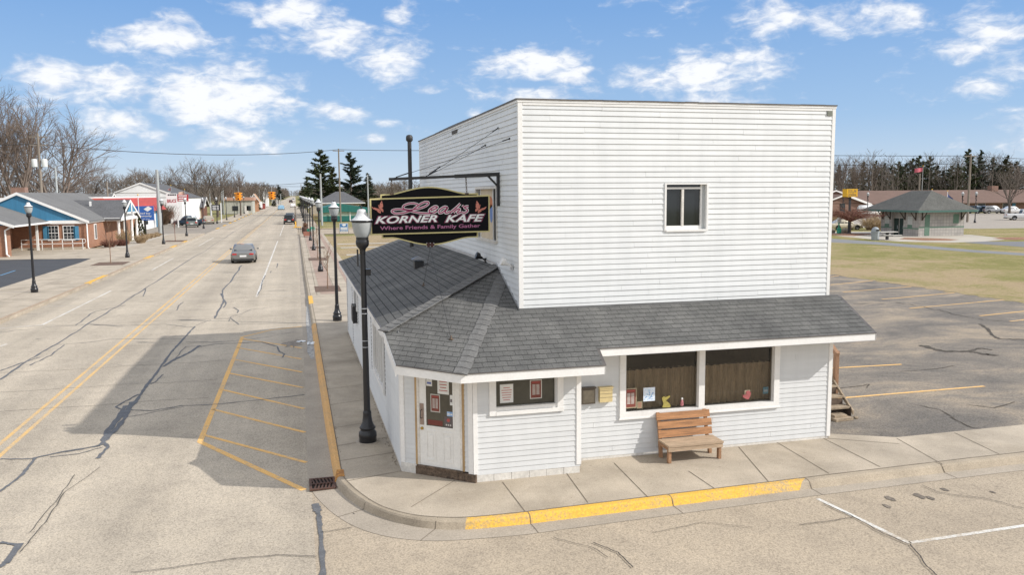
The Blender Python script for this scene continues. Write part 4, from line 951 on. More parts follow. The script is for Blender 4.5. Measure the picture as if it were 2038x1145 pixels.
def chain(p, q_, name, par, r=.011):
    p = V(p); q_ = V(q_); n = int((q_-p).length/.045); d = (q_-p)/n; t = d.normalized(); mbc = MB()
    a = t.orthogonal().normalized(); b = t.cross(a)
    for k in range(n):
        c = p+d*(k+.5); s = a if k % 2 else b; L = [c+t*(.032*cos(an))+s*(.017*sin(an)) for an in [2*pi*i/8 for i in range(9)]]; mbc.tube(L, r*.55, 4, False)
    return mbc.build(name, m_rust, par)
chain(SP(779,356.5), SP(779.5,386), 'chain', sg); chain(SP(927,350), SP(929,384.5), 'chain', sg)
for x in (779.5, 929):
    q = MB(); q.obox(SP(x-4,388,.03), (.085,0,0), (0,.06,0), (0,0,.045)); q.build('chain_plate', m_rust, sg)
# bracket arm fixed to the upper wall
bkt = thing('sign_bracket', 'black steel arm with post and brace on the upper side wall', 'bracket', (XT,YS,6.0))
q = MB(); q.bar(SP(774,356.8), V((XT-.0,YS,SP(1000,347).z)), .055, .06); q.bar(SP(905,351), V((XT+.02,YS,SP(1003,346.5).z)), .07, .085); q.build('arm', m_blackm, bkt)
q = MB(); q.box(XT-.075,XT-.022,YS-.04,YS+.04,SP(993,410).z,SP(993,346).z); q.build('post', m_blackm, bkt)
q = MB(); q.bar(SP(970,349), V((XT-.05,YS,SP(990,371).z)), .04); q.build('brace', m_blackm, bkt)
tip = SP(778,356.2); mid = SP(845,352.5)
def wallp(x, y): return at(x, y, 'x', XT-.02)
def cable(p, q_, n, par, r=.005, sag=.02):
    mbc = MB(); p = V(p); q_ = V(q_); mbc.tube([p+(q_-p)*t+V((0,0,-sag*4*t*(1-t))) for t in [i/n for i in range(n+1)]], r, 4, False); return mbc
for a, b in (((991.5,254.7), mid), ((1014,276), tip), ((966,289), mid)):
    wp = wallp(*a); m_ = cable(wp, b, 6, bkt); m_.build('stay_cable', m_blackm, bkt)
    d = (wp-b).normalized(); tb = MB(); s0 = b+d*.12; tb.tube([s0, s0+d*.3], .013, 6); tb.tube([wp-d*.16, wp-d*.02], .014, 6); tb.sphere(wp, .025, 6, 4); tb.build('turnbuckle', m_blackm, bkt)
# stays from the sign foot to the roof
stays = thing('roof_stays', 'two thin stays holding the sign foot down to the shingles', 'cable', tuple(SP(856,493)))
def on_roof(x, y, which):
    p0, n0 = ((H1b, nL), (P2, nC))[which]; return on_plane(x, y, p0, n0)
sb = SP(856,492)
for x, y, wch in ((843,569,0),(898,676,1)):
    rp = on_roof(x,y,wch); cable(sb, rp, 6, None, .004, .0).build('stay_cable', m_blackm, stays)
    q = MB(); q.lathe([(.05,0),(.045,.012),(.015,.02),(.014,.07),(.002,.075)], rp, 8); q.build('eye_bolt', m_rust, stays)
# flood lights
for p, colr, lab in (((967,518), m_blackm, 'small black floodlight on the upper side wall, above the low roof'), ((1020,531), m_trim, 'white bulb floodlight on the upper side wall near its front corner')):
    wp = at(*p, 'x', XT-.02); t = thing('floodlight', lab, 'light', tuple(wp))
    q = MB(); q.box(wp.x-.03,wp.x,wp.y-.06,wp.y+.06,wp.z-.07,wp.z+.05); q.build('mount', m_flash if colr is m_trim else m_blackm, t)
    q = MB(); e = wp+V((-.17,.02,.1)); q.tube([wp+V((-.02,0,0)), wp+V((-.1,.01,.06))], .018, 6); q.tube([wp+V((-.08,.01,.05)), wp+V((-.14,.015,.07)), e, e+V((-.07,.0,.025))], [.025,.045,.085,.09], 10); q.build('lamp_head', colr, t)
# boxes by the entrance
for (xa,ya,xb,yb), mt, lab, slot in (((1155,769,1182,804), M('dark_box_paint', (.075,.06,.045), .45, .2, 6), 'dark bronze notice box on the shaded wall, beside the cream letter box', False), ((1191,768,1216,800), M('cream_box_paint', (.62,.50,.26), .45, .1, 6), 'cream letter box on the shaded wall beside the dark notice box', True)):
    a = at(xa,yb,'y',YF-.01); b = at(xb,ya,'y',YF-.01); t = thing('letter_box', lab, 'letter box', ((a.x+b.x)/2, YF-.02, a.z))
    q = MB(); q.box(a.x,b.x,YF-.1,YF,a.z,b.z-.03); bd = q.build('case', mt, t)
    q = MB(); q.box(a.x-.015,b.x+.015,YF-.115,YF,b.z-.03,b.z); q.build('lid', mt, t)
    q = MB()
    if slot:
        for f in (.3,.55,.75): q.box(a.x+.0,b.x,YF-.103,YF-.1,a.z+(b.z-a.z)*f,a.z+(b.z-a.z)*f+.006)
    else: q.box(a.x+.03,b.x-.03,YF-.104,YF-.1,a.z+.03,b.z-.06)
    q.build('front_panel', M('dull_panel', (.13,.11,.08), .5, .2, 8) if not slot else m_joint, t)
# black cabinet on the street side wall
q = MB(); q.box(1.70,1.85,27.6,28.35,1.35,1.92); t = thing('wall_cabinet', 'black cabinet on the white street side wall under the eave', 'cabinet', (1.78,28,1.35)); q.build('case', m_blackm, t)
q = MB(); q.box(1.69,1.70,27.65,28.3,1.4,1.87); q.build('cover', M('cabinet_face', (.03,.03,.032), .6, .1), t)
# ---------------------------------------------------------------- papers and posters in the windows
def sheet_on(o, u, w, h, name, lab, mat, group=None, red=False, n=None, cat='notice'):
    o = V(o); u = V(u).normalized(); n = n or V((u.y,-u.x,0)); t = thing(name, lab, cat, tuple(o), 0, group)
    q = MB(); q.obox(o, u*w, n*.002, (0,0,h)); q.build('paper', mat, t)
    if red:
        q = MB(); q.obox(o+u*w*.08+V((0,0,h*.05))+n*.0021, u*w*.84, n*.0015, (0,0,h*.9)); q.build('red_field', m_redp, t)
        q = MB()
        for c in (0,1):
            for k in range(9): q.obox(o+u*w*(.2+.33*c)+V((0,0,h*(.22+.062*k)))+n*.0036, u*w*.26, n*.0012, (0,0,h*.036))
        q.build('printed_list', m_board, t)
        q = MB(); q.obox(o+u*w*.16+V((0,0,h*.84))+n*.0036, u*w*.68, n*.0012, (0,0,h*.05)); q.build('heading', m_redink, t)
    else:
        q = MB()
        for k in range(6):
            ww = w*rng.uniform(.45,.8); q.obox(o+u*(w*.5-ww/2)+V((0,0,h*(.14+.13*k)))+n*.0021, u*ww, n*.001, (0,0,h*.035))
        q.build('print', m_redink if k % 2 else m_ink, t)
    return t
sheet_on(chm(.86,1.80,.019), uch, .25, .44, 'paper_notice', 'white typed notice high on the street door glass', m_paper)
sheet_on(chm(.70,1.43,.019), uch, .21, .35, 'hours_board', 'red hours board with white border taped on the street door glass', m_board, None, True)
def sticker(o, u, w, h, lab, mat, mat2):
    t = thing('sticker', lab, 'sticker', tuple(o)); o = V(o); u = V(u).normalized(); n = V((u.y,-u.x,0))
    q = MB(); q.obox(o, u*w, n*.002, (0,0,h)); q.build('backing', mat, t); q = MB(); q.obox(o+u*w*.15+V((0,0,h*.3))+n*.0021, u*w*.7, n*.001, (0,0,h*.3)); q.build('print', mat2, t)
sticker(chm(.61,1.93,.019), uch, .13, .13, 'small white sticker with blue print at top left of the door glass', m_paper, M('sticker_blue', (.12,.16,.42), .6))
q = MB(); q.face([chm(.675+.06*cos(2*pi*k/16), 2.1+.07*sin(2*pi*k/16), .0195) for k in range(16)])
t = thing('sticker', 'round pale green sticker at the very top of the door glass', 'sticker', tuple(chm(.675,2.1,.02))); q.build('backing', M('pale_green', (.45,.52,.42), .6), t)
q = MB(); q.face([chm(.675+.04*cos(2*pi*k/16), 2.1+.045*sin(2*pi*k/16), .021) for k in range(16)]); q.build('print', m_ink, t)
sticker(chm(1.06,1.38,.019), uch, .07, .09, 'light blue square sticker at the right edge of the door glass', M('sticker_sky', (.35,.5,.72), .6), m_paper)
sticker(chm(1.125,1.38,.019), uch, .06, .09, 'blue and white sticker at the right edge of the door glass', M('sticker_mid', (.22,.38,.66), .6), m_paper)
sticker(chm(1.13,1.6,.019), uch, .055, .2, 'narrow white decal strip on the door glass edge', m_paper, m_ink)
t = thing('sticker', 'square black sticker with white rooster outline low on the door glass', 'sticker', tuple(chm(1.02,1.16,.02)))
q = MB(); q.obox(chm(1.0,1.165,.019), uch*.18, nch*.002, (0,0,.2)); q.build('backing', m_ink, t)
q = MB(); q.face([chm(1.09+.035*cos(2*pi*k/9)*(1+.3*(k%2)), 1.3+.035*sin(2*pi*k/9), .0225) for k in range(9)]); q.build('emblem', m_redink, t)
q = MB(); put_text(q, 'NO PETS' if False else '\u2022\u2022\u2022', chm(1.03,1.19,.0225), uch, (0,0,1), .12, .035, 0); q.build('print', m_board, t)
q = MB(); q.obox(chm(.63,1.17,.019), uch*.33, nch*.0015, (0,0,.1)); t = tag(q.build('door_lettering', M('faint_red', (.16,.035,.025), .5), None, chm(.63,1.17,.019)), 'faded red lettering strip along the bottom of the door glass', 'decal')
yb = YBU+.072
sheet_on((3.62,yb,1.63), (1,0,0), .26, .36, 'paper_notice', 'white typed notice in the small bay window beside the door', m_paper)
sheet_on((4.21,yb,1.67), (1,0,0), .24, .37, 'hours_board', 'red hours board with white border in the small bay window', m_board, None, True)
yb = YF+.066
sheet_on((6.43,yb,1.15), (1,0,0), .26, .42, 'hours_board', 'dark red hours board at the left end of the wide front window', M('tan_border', (.36,.30,.2), .6), None, True)
sheet_on((6.70,yb,1.13), (1,0,0), .12, .15, 'small_notice', 'small tan card low in the wide window beside the red board', M('tan_card', (.26,.22,.14), .7))
t = thing('bright_print', 'bright blue and white print in the wide front window', 'poster', (6.98,yb,1.27))
q = MB(); q.box(6.84,7.10,yb-.002,yb,1.27,1.56); q.build('paper', M('bright_paper', (.72,.8,.9), .5, .02), t)
q = MB(); q2 = MB()
for k in range(46):
    x = 6.86+rng.random()*.21; z = 1.3+rng.random()*.23; r = rng.uniform(.006,.014); (q if k % 2 else q2).face([(x-r,yb-.004,z),(x,yb-.004,z-r*.8),(x+r,yb-.004,z),(x,yb-.004,z+r*1.2)])
q.build('blue_pattern', M('print_blue', (.06,.25,.62), .5), t); q2.build('teal_pattern', M('print_teal', (.2,.5,.7), .5), t)
sheet_on((9.18,yb,1.20), (1,0,0), .13, .15, 'small_notice', 'small tan card low in the right half of the wide window', M('tan_card2', (.42,.35,.25), .7))
sticker((9.62,yb,1.24), (1,0,0), .13, .15, 'dull teal sticker at the far right of the wide window', M('dull_teal', (.07,.13,.15), .6), M('dull_grey', (.2,.22,.22), .6))
# easter figures standing on the window sill
def cutout(L, ox, oy, sc, name, lab, mat, cat):
    pts = [at(ox+x/sc, oy+y/sc, 'y', YF+.05) for x, y in L]; q = MB(); q.prism(pts, (0,.012,0)); c = pts[0]
    return single(q, name, mat, lab, cat, (c.x, YF+.05, min(p.z for p in pts)))
cutout([(545,752),(560,700),(545,660),(540,635),(560,615),(590,625),(615,612),(640,606),(640,620),(610,650),(590,668),(620,690),(640,710),(648,740),(630,752)], 1230, 690, 6.176, 'rabbit_cutout', 'yellow rabbit cutout standing in the wide front window', M('rabbit_yellow', (.36,.30,.075), .7, .2, 14), 'decoration')
cutout([(1600,655),(1560,640),(1530,622),(1545,615),(1528,600),(1560,598),(1580,585),(1578,560),(1595,545),(1615,545),(1635,575),(1625,615),(1608,645)], 1230, 690, 6.176, 'chick_cutout', 'pink chick cutout in the right half of the wide window', M('chick_pink', (.36,.10,.10), .7, .2, 14), 'decoration')
c = at(1230+785/6.176, 690+733/6.176, 'y', YF+.05); t = thing('window_figurine', 'small pink and white figurine on the sill beside the yellow rabbit', 'figurine', tuple(c))
q = MB(); q.lathe([(.01,0),(.035,.02),(.03,.1),(.018,.13)], c, 8); q.build('body', M('figurine_pink', (.5,.18,.2), .6, .4, 30), t)
q = MB(); q.sphere(c+V((0,0,.155)), .026, 8, 5); q.build('head', m_paper, t)
# ================================================================== bench
m_bw = M('bench_board', (.36,.175,.075), .65, .42, 4, .3, 40, stretch=(.5,7,9)); m_bs = M('bench_seat_board', (.43,.32,.22), .8, .25, 4, .2, 40, stretch=(.6,6,6)); m_bl = M('bench_leg_wood', (.36,.20,.11), .75, .2, 4, .2, 30)
be = thing('wooden_bench', 'weathered slatted wooden bench on the sidewalk under the wide cafe window', 'bench', (7.68,15.15,.154))
q = MB(); q.box(7.05,8.27,14.87,15.12,.50,.535); q.box(7.05,8.27,15.13,15.36,.50,.535); q.build('seat', m_bs, be)
q = MB(); q.box(7.06,8.26,14.885,14.92,.405,.498); q.build('apron', m_bs, be)
q = MB(); q.box(7.08,7.115,14.92,15.36,.41,.498); q.box(8.205,8.24,14.92,15.36,.41,.498); q.build('side_rail', m_bl, be)
for x in (7.08, 8.19):
    q = MB(); q.box(x,x+.06,14.925,15.01,.154,.41); q.build('leg', m_bl, be)
    q = MB(); q.obox((x,15.32,.154),(.06,0,0),(0,.08,0),(0,.05,.36)); q.build('leg', m_bl, be)
    q = MB(); q.obox((x+(.0 if x < 8 else -.05),15.375,.50),(.06,0,0),(0,.05,0),(0,.13,.55)); q.build('back_post', m_bl, be)
for k, (z, dx) in enumerate(((.56,0),(.735,.005),(.91,-.01))):
    yb_ = 15.345+.236*(z-.5); q = MB(); q.obox((7.06+dx,yb_,z),(1.21+dx,0,.0),(0,.035,-.008),(0,.034,.143)); q.build('back_slat', m_bw, be)
# ================================================================== wooden steps at the side door
m_st = M('weathered_step_wood', (.30,.235,.165), .85, .3, 5, .25, 24); m_po = M('brown_post_wood', (.27,.15,.085), .75, .25, 5, .25, 24, stretch=(5,5,.8))
st = thing('wooden_steps', 'weathered wooden steps with a brown handrail at the side door', 'steps', (12.4,17.4,.13))
for k in range(4):
    q = MB(); q.box(11.88,12.86,17.02+.27*k,17.31+.27*k,.34+.2*k,.38+.2*k); q.build('tread', m_st, st)
    if k: 
        q = MB(); q.box(11.9,12.82,17.29+.27*(k-1),17.31+.27*(k-1),.20+.2*(k-1),.33+.2*k); q.build('riser', M('dark_riser', (.10,.07,.05), .9, .3, 8), st)
q = MB(); q.obox((12.86,16.95,.20),(.04,0,0),(0,1.2,.89),(0,0,.10)); q.build('stringer', m_st, st)
q = MB(); q.obox((12.84,17.0,.13),(.02,0,0),(0,1.15,.0),(0,0,.25)); q.build('skirt', M('dark_step_board', (.07,.05,.04), .9), st)  # plain dark brown board under the steps, inside the stringer
q = MB(); q.box(12.9,13.0,17.72,17.82,.35,1.62); q.build('newel_post', m_po, st)
q = MB(); q.obox((12.8,17.6,1.5),(.10,0,0),(0,1.3,.85),(0,-.03,.1)); q.build('handrail', m_po, st)
q = MB(); q.obox((12.25,16.72,.125),(.5,.04,0),(-.03,.28,0),(0,0,.06)); q.obox((12.3,16.85,.188),(.35,.02,0),(0,.25,0),(0,0,.05)); q.build('step_block', m_st, st)
q = MB(); 
for k in range(5): q.sphere((12.85+rng.uniform(-.08,.1),16.9+rng.uniform(-.1,.1),.14), rng.uniform(.03,.06), 6, 4, .6)
single(q, 'rubble', m_st, 'few loose stones at the foot of the wooden steps', 'stones')
# ================================================================== street lamps
m_lblk = M('lamp_black_paint', (.014,.014,.017), .32, .2, 4, spec=.55)
m_lcap = M('lamp_cap_white', (.62,.63,.64), .45, .14, 12, .12, 30)
def globe_mat():
    mt, nt, b = _new('frosted_globe'); b.inputs['Base Color'].default_value = (.46,.48,.48,1); b.inputs['Roughness'].default_value = .18
    b.inputs['Transmission Weight'].default_value = .25; b.inputs['IOR'].default_value = 1.2; return mt
m_glb = globe_mat()
lamp = thing('street_lamp', 'tall black street lamp with white capped globe, on the sidewalk at the cafe corner', 'street lamp', (1.36,18.12,.152))
def seg(name, prof, mat, n=20, par=None):
    q = MB(); q.lathe(prof, (1.36,18.12,.152), n); return q.build(name, mat, par or lamp)
bs_ = seg('base', [(.19,0),(.19,.1),(.2,.14),(.195,.22),(.165,.26),(.15,.29),(.175,.31),(.18,.335),(.15,.37),(.115,.45),(.098,.56),(.092,.63),(.095,.66),(.088,.69),(.078,.71)], m_lblk)
seg('pole', [(.074,.7),(.066,2.0),(.056,4.2)], m_lblk)
seg('collar', [(.056,4.16),(.066,4.2),(.06,4.23),(.075,4.28),(.125,4.33),(.142,4.38),(.142,4.45),(.128,4.48),(.135,4.5),(.13,4.53)], m_lblk)
seg('globe', [(.125,4.53),(.155,4.57),(.185,4.65),(.205,4.75),(.212,4.83),(.208,4.85)], m_glb)
seg('rim', [(.2,4.845),(.225,4.85),(.232,4.87),(.23,4.89),(.2,4.9)], m_lblk)
cp = seg('cap', [(.235,4.892),(.225,4.905),(.19,4.925),(.15,4.96),(.118,5.0),(.102,5.05),(.094,5.09),(.08,5.118),(.045,5.13),(.02,5.132)], m_lcap)
seg('finial', [(.02,5.125),(.028,5.145),(.014,5.16),(.022,5.175),(.004,5.2)], m_lblk)
LAMP0 = list(lamp.children)
# extras that only this lamp carries are added after the copies are made
RL = [(1.57,36.4),(1.54,60.3),(1.55,83.8),(1.55,101.5),(1.55,124.8),(1.5,141),(1.45,159),(1.5,181),(1.5,204),(1.5,228),(1.5,254),(1.5,282),(1.5,312)]
LLp = [(-14.65,52.6),(-14.65,80.0),(-14.62,100.9),(-14.4,119.8),(-15.0,147.4),(-15,172.4),(-15,195.9),(-14.9,219.3),(-14.8,259),(-15,303),(-15,328),(-15,351)]
ORDN = ['second','third','fourth','fifth','sixth','seventh','eighth','ninth','tenth','eleventh','twelfth','thirteenth','fourteenth']
for k, (x, y) in enumerate(RL): dup(lamp, (x,y,.152 if y < 120 else .1), .3*k, 'black street lamp on the cafe side, %s in line from the cafe corner' % ORDN[k], 'street lamps on the cafe side')
LW = ['black street lamp beside the dark bank parking lot', 'black street lamp beside the blue gabled bank driveway', 'black street lamp in front of the blue bank sign', 'black street lamp in front of the red and white double sign'] + ['black street lamp on the bank side, %s in line from the dark lot' % ORDN[k] for k in range(3, 11)]
for k, (x, y) in enumerate(LLp): dup(lamp, (x,y,.152 if y < 128 else .1), .3*k, LW[k], 'street lamps on the bank side')
LX, LYY = 1.36, 18.12
q = MB(); q.box(LX+.05,LX+.16,LYY-.06,LYY+.06,3.85,3.99); q.build('photo_cell', m_lblk, lamp)
for z in (2.28,2.42,3.02,3.13):
    q = MB(); q.lathe([(.066,z-.008),(.071,z-.006),(.071,z+.006),(.066,z+.008)], (LX,LYY,0), 14); q.build('clamp_band', m_flash, lamp)
q = MB(); q.bar((LX-.11,LYY,4.05),(LX-.11,LYY,4.42),.035); q.build('receptacle', m_lblk, lamp)
q = MB(); q.lathe([(.26,.150),(.255,.163),(.2,.165)], (LX,LYY,0), 24); q.build('footing', m_gut, lamp)
# extra lamps around the far park
dup(lamp, (70.6,101,.1), 0, 'distant black street lamp beside the brick gabled building') if False else None
# ================================================================== vehicles
m_tyre = M('tyre_rubber', (.018,.018,.018), .85, .1, 6); m_rim = M('wheel_alloy', (.42,.42,.43), .35, .1, 6, metal=.7)
m_cgl = M('car_glass', (.012,.017,.022), .1, .1, 2, spec=.35); m_red = M('tail_lamp_red', (.45,.02,.02), .25, .1); m_hl = M('headlamp_clear', (.7,.72,.75), .15, .05)
m_ctrim = M('car_black_trim', (.02,.02,.02), .6, .1); m_plt = M('number_plate', (.75,.75,.75), .5, .03)
def paint(name, col, metal=.35): return M(name, col, .28, .04, 3, metal=metal, coat=.6)
def car_rig(t, L, W, H, style, mat):
    hw = W/2; hl = L/2
    belt = {'sedan': .66, 'suv': .60, 'pickup': .60, 'van': .56}[style]*H if style != 'sedan' else .64*H
    zb = .2 if style == 'sedan' else .28
    nose = .80 if style == 'sedan' else .86
    # body shell: stations from tail (-hl) to nose (+hl)
    st_ = [(-hl,.80,zb+.18,belt*.82),(-hl+.06,.88,zb+.06,belt*.96),(-hl+.35,.96,zb,belt*1.0),(-hl*.5,1.0,zb-.03,belt),(0,1.0,zb-.03,belt*.985),(hl*.42,1.0,zb-.03,belt*.96),(hl*.70,.98,zb,belt*.90),(hl-.25,.92,zb+.02,belt*nose*.95),(hl-.05,.82,zb+.08,belt*nose*.82),(hl,.72,zb+.16,belt*nose*.70)]
    if style in ('suv','van'): st_[0] = (-hl,.86,zb+.15,belt*.9)
    if style == 'pickup': st_[0] = (-hl,.94,zb+.2,belt*1.02); st_[1] = (-hl+.05,.96,zb+.12,belt*1.04)
    def ring(y, f, z0, z1):
        h = hw*f; zm = z0+(z1-z0)*.5
        half = [(h*.80,z0),(h*.97,z0+.06),(h,zm),(h*.985,z0+(z1-z0)*.78),(h*.93,z1-.03),(h*.80,z1),(h*.4,z1+.02)]
        return [(x,y,z) for x,z in half]+[(-x,y,z) for x,z in half[::-1]]
    q = MB(); R = [ring(*s) for s in st_]; n = len(R[0]); vs = [p for r in R for p in r]
    fs = [(i*n+j, i*n+(j+1)%n, (i+1)*n+(j+1)%n, (i+1)*n+j) for i in range(len(R)-1) for j in range(n)]
    q.add(vs, [tuple(reversed(f)) for f in fs], True); q.add(R[0], [tuple(range(n))]); q.add(R[-1], [tuple(range(n-1,-1,-1))])
    q.build('body', mat, t)
    # cabin: base and roof outline
    yb0, yb1, yr0, yr1 = {'sedan': (-hl*.72, hl*.42, -hl*.34, hl*.08), 'suv': (-hl*.95, hl*.46, -hl*.82, hl*.14), 'van': (-hl*.96, hl*.62, -hl*.9, hl*.2), 'pickup': (-hl*.16, hl*.48, -hl*.08, hl*.2)}[style]
    zt = H; b0 = belt-.02; cw, cr = hw*.93, hw*.72
    def cab(z, k): return (cw+(cr-cw)*k, yb0+(yr0-yb0)*k, yb1+(yr1-yb1)*k, z)
    rings = []
    for k, zz in ((0,b0),(.35,b0+(zt-b0)*.42),(.7,b0+(zt-b0)*.76),(.92,zt-.05),(1.02,zt-.005)):
        w_, a, b, _ = cab(0, k); rings.append([(w_,a,zz),(w_,(a+b)/2,zz),(w_,b,zz),(w_*.5,b+.06,zz),(-w_*.5,b+.06,zz),(-w_,b,zz),(-w_,(a+b)/2,zz),(-w_,a,zz),(-w_*.5,a-.04,zz),(w_*.5,a-.04,zz)])
    q = MB(); n = 10; q.add([p for r in rings for p in r], [(i*n+j, i*n+(j+1)%n, (i+1)*n+(j+1)%n, (i+1)*n+j) for i in range(4) for j in range(n)], True); q.add(rings[-1], [tuple(range(n))], False)
    q.build('cabin', mat, t)
    # glass, set just proud of the cabin
    def P(s, ky, kz, off=.012):   # side s, position along 0..1, height 0..1
        w_, a, b, _ = cab(0, kz*.95); return V((s*(w_+off), a+(b-a)*ky, b0+(zt-b0)*(kz*.95)))
    for s in (1,-1):
        sp_ = [(.06,.44),(.47,.90)] if style != 'pickup' else [(.08,.92)]
        if style in ('suv','van'): sp_ = [(.05,.30),(.33,.60),(.63,.92)]
        for a, b in sp_:
            pts = [P(s,a,.1),P(s,b,.1),P(s,b-.02,.84),P(s,a+.02,.84)]; q = MB(); q.face(pts if s > 0 else pts[::-1]); q.build('side_window', m_cgl, t)
    def E(end, kx, kz, off=.03):
        w_, a, b, _ = cab(0, kz*.95); y = (b+.05+off) if end > 0 else (a-.035-off); return V((w_*kx, y, b0+(zt-b0)*kz*.95))
    q = MB(); q.face([E(1,.84,.08),E(1,-.84,.08),E(1,-.8,.86),E(1,.8,.86)]); q.build('windscreen', m_cgl, t)
    q = MB(); q.face([E(-1,-.82,.14),E(-1,.82,.14),E(-1,.78,.84),E(-1,-.78,.84)]); q.build('rear_window', m_cgl, t)
    # wheels
    wr = .33 if style == 'sedan' else .38
    for s in (1,-1):
        for y in (hl*.60, -hl*.58):
            q = MB(); q.add([], []); c = V((s*(hw-.11), y, wr)); pr = [(wr*.62,-.11),(wr*.93,-.11),(wr,-.07),(wr,.07),(wr*.93,.11),(wr*.62,.11)]; n = 18; vs = []
            for r, x in pr:
                for j in range(n): an = 2*pi*j/n; vs.append(c+V((x*s, r*cos(an), r*sin(an))))
            q.add(vs, [(i*n+j, (i+1)*n+j, (i+1)*n+(j+1)%n, i*n+(j+1)%n) for i in range(5) for j in range(n)], True); q.add(vs[:n], [tuple(range(n))]); wh = q.build('wheel', m_tyre, t)
            q = MB(); ci = c+V((s*.085,0,0)); q.face([ci+V((0, wr*.63*cos(2*pi*j/n), wr*.63*sin(2*pi*j/n))) for j in range(n)]); 
            for j in range(5): an = 2*pi*j/5; q.bar(ci+V((s*.01,0,0)), ci+V((s*.01, wr*.58*cos(an), wr*.58*sin(an))), .05, .03, up=(1,0,0))
            q.build('rim', m_rim, wh)
            q = MB(); ca = V((s*(hw+.003), y, wr+.03)); q.face([ca+V((0, wr*1.16*cos(pi*j/12), wr*1.16*sin(pi*j/12))) for j in range(13)]); q.build('wheel_arch', m_ctrim, t)
    for s in (1,-1):
        q = MB(); q.obox((s*hw*.50 if s > 0 else s*hw*.84, -hl-.015, belt*.74), (hw*.34,0,0), (0,.12,0), (0,0,.12 if style == 'sedan' else .2)); q.build('tail_light', m_red, t)
        q = MB(); q.obox((s*hw*.44 if s > 0 else s*hw*.76, hl-.16, belt*nose*.62), (hw*.32,0,0), (0,.14,-.01), (0,0,.12)); q.build('headlight', m_hl, t)
        q = MB(); q.obox((s*(hw+.02) if s > 0 else s*(hw+.2), yb1-.45, b0+.03), (.18,0,0), (0,.08,0), (0,0,.12)); q.build('mirror', m_ctrim if style != 'sedan' else mat, t)
    q = MB(); q.box(-.26,.26,-hl-.022,-hl+.02,belt*.56,belt*.56+.14); q.build('number_plate', m_plt, t)
    q = MB(); q.box(-hw*.84,hw*.84,-hl-.03,-hl+.08,zb+.02,zb+.17); q.box(-hw*.74,hw*.74,hl-.1,hl+.02,zb+.06,zb+.18); q.build('bumper', m_ctrim, t)
    if style == 'pickup':
        q = MB(); q.box(-hw*.82,hw*.82,-hl+.1,-hl*.2,belt+.012,belt+.03); q.build('load_bed', m_ctrim, t)
    return t
def car(name, label, cat, loc, yaw, L, W, H, style, mat, group=None):
    t = thing(name, label, cat, (0,0,0)); car_rig(t, L, W, H, style, mat); t.location = loc; t.rotation_euler = (0,0,yaw)
    if group: t['group'] = group
    return t
p_gry = paint('paint_graphite', (.24,.24,.235), .6); p_blk = paint('paint_black', (.018,.018,.02)); p_wht = paint('paint_white', (.72,.72,.72), 0); p_sky = paint('paint_light_blue', (.24,.42,.56), .2)
p_bge = paint('paint_champagne', (.42,.36,.28)); p_nvy = paint('paint_navy', (.02,.045,.075)); p_slv = paint('paint_silver_green', (.20,.235,.22)); p_tan = paint('paint_cream', (.62,.55,.42), .1)
car('sedan_car', 'graphite sedan driving away down the street toward the traffic lights', 'car', (-4.38,73.9,.008), radians(1), 4.87, 1.98, 1.5, 'sedan', p_gry)
su = car('parked_car', 'black SUV parked at the kerb facing away, with another SUV behind it', 'car', (-1.3,165.2,.01), 0, 4.8, 2.1, 1.85, 'suv', p_blk)
car('parked_car', 'dark SUV parked at the kerb just beyond the black SUV', 'car', (-1.2,175.0,.01), 0, 4.8, 2.1, 1.95, 'suv', paint('paint_charcoal', (.04,.042,.045)))
car('oncoming_car', 'light blue car coming toward the traffic lights in mid street', 'car', (-5.3,322,.01), pi, 4.6, 2.4, 1.75, 'sedan', p_sky)
car('distant_car', 'white car parked at the kerb far down the street', 'car', (-1.2,382,.01), 0, 4.7, 2.3, 1.7, 'sedan', p_wht)
car('distant_car', 'dark car farthest away down the street near the white one', 'car', (-3.2,600,.01), 0, 4.7, 2.6, 2.0, 'suv', p_blk)
car('distant_car', 'pale van far off at the end of the street', 'car', (-1.6,760,.01), 0, 5, 2.8, 2.6, 'van', p_wht)
# cars on the store lot across the street
car('covered_car', 'silver green hatchback parked nose out on the lot by the red and white sign', 'car', (-17.9,157,.03), radians(6), 4.1, 2.15, 1.75, 'suv', p_slv)
car('pickup_truck', 'dark blue pickup parked sideways behind the silver green hatchback', 'pickup', (-19.3,165,.03), radians(78), 5.4, 2.0, 1.85, 'pickup', p_nvy)
car('parked_car', 'white car behind the dark blue pickup on the store lot', 'car', (-22,186,.03), radians(70), 4.6, 1.95, 1.7, 'sedan', p_wht)
car('parked_car', 'champagne sedan parked on the lot by the black changeable sign', 'car', (-16.7,173.5,.03), radians(8), 4.5, 2.0, 1.6, 'sedan', p_bge)
car('parked_car', 'cream car parked beside the small reddish tree near the brick toilet block', 'car', (74.5,101.5,.07), radians(-100), 4.7, 1.85, 1.5, 'sedan', p_tan)
car('parked_car', 'black car half hidden by the cafe wall near the boulders', 'car', (67.2,101.5,.07), radians(-95), 4.6, 1.85, 1.5, 'sedan', p_blk)
car('parked_car', 'navy minivan parked in front of the long brick motel', 'car', (*g(1946,425,.07)[:2],.07), radians(-80), 4.9, 2.0, 1.8, 'van', p_nvy)
car('parked_car', 'black and silver SUV parked beside the navy minivan', 'car', (*g(1976,425,.07)[:2],.07), radians(-105), 4.8, 2.0, 1.8, 'suv', paint('paint_silver', (.34,.35,.36)))
car('parked_car', 'white sedan parked at the motel near the white pickup', 'car', (*g(2014,425,.07)[:2],.07), radians(-100), 4.8, 2.0, 1.65, 'sedan', p_wht)
car('pickup_truck', 'white pickup on the pale lot, cut by the photo edge', 'pickup', (*g(2036,438,.07)[:2],.07), radians(-118), 5.8, 2.05, 1.95, 'pickup', p_wht)
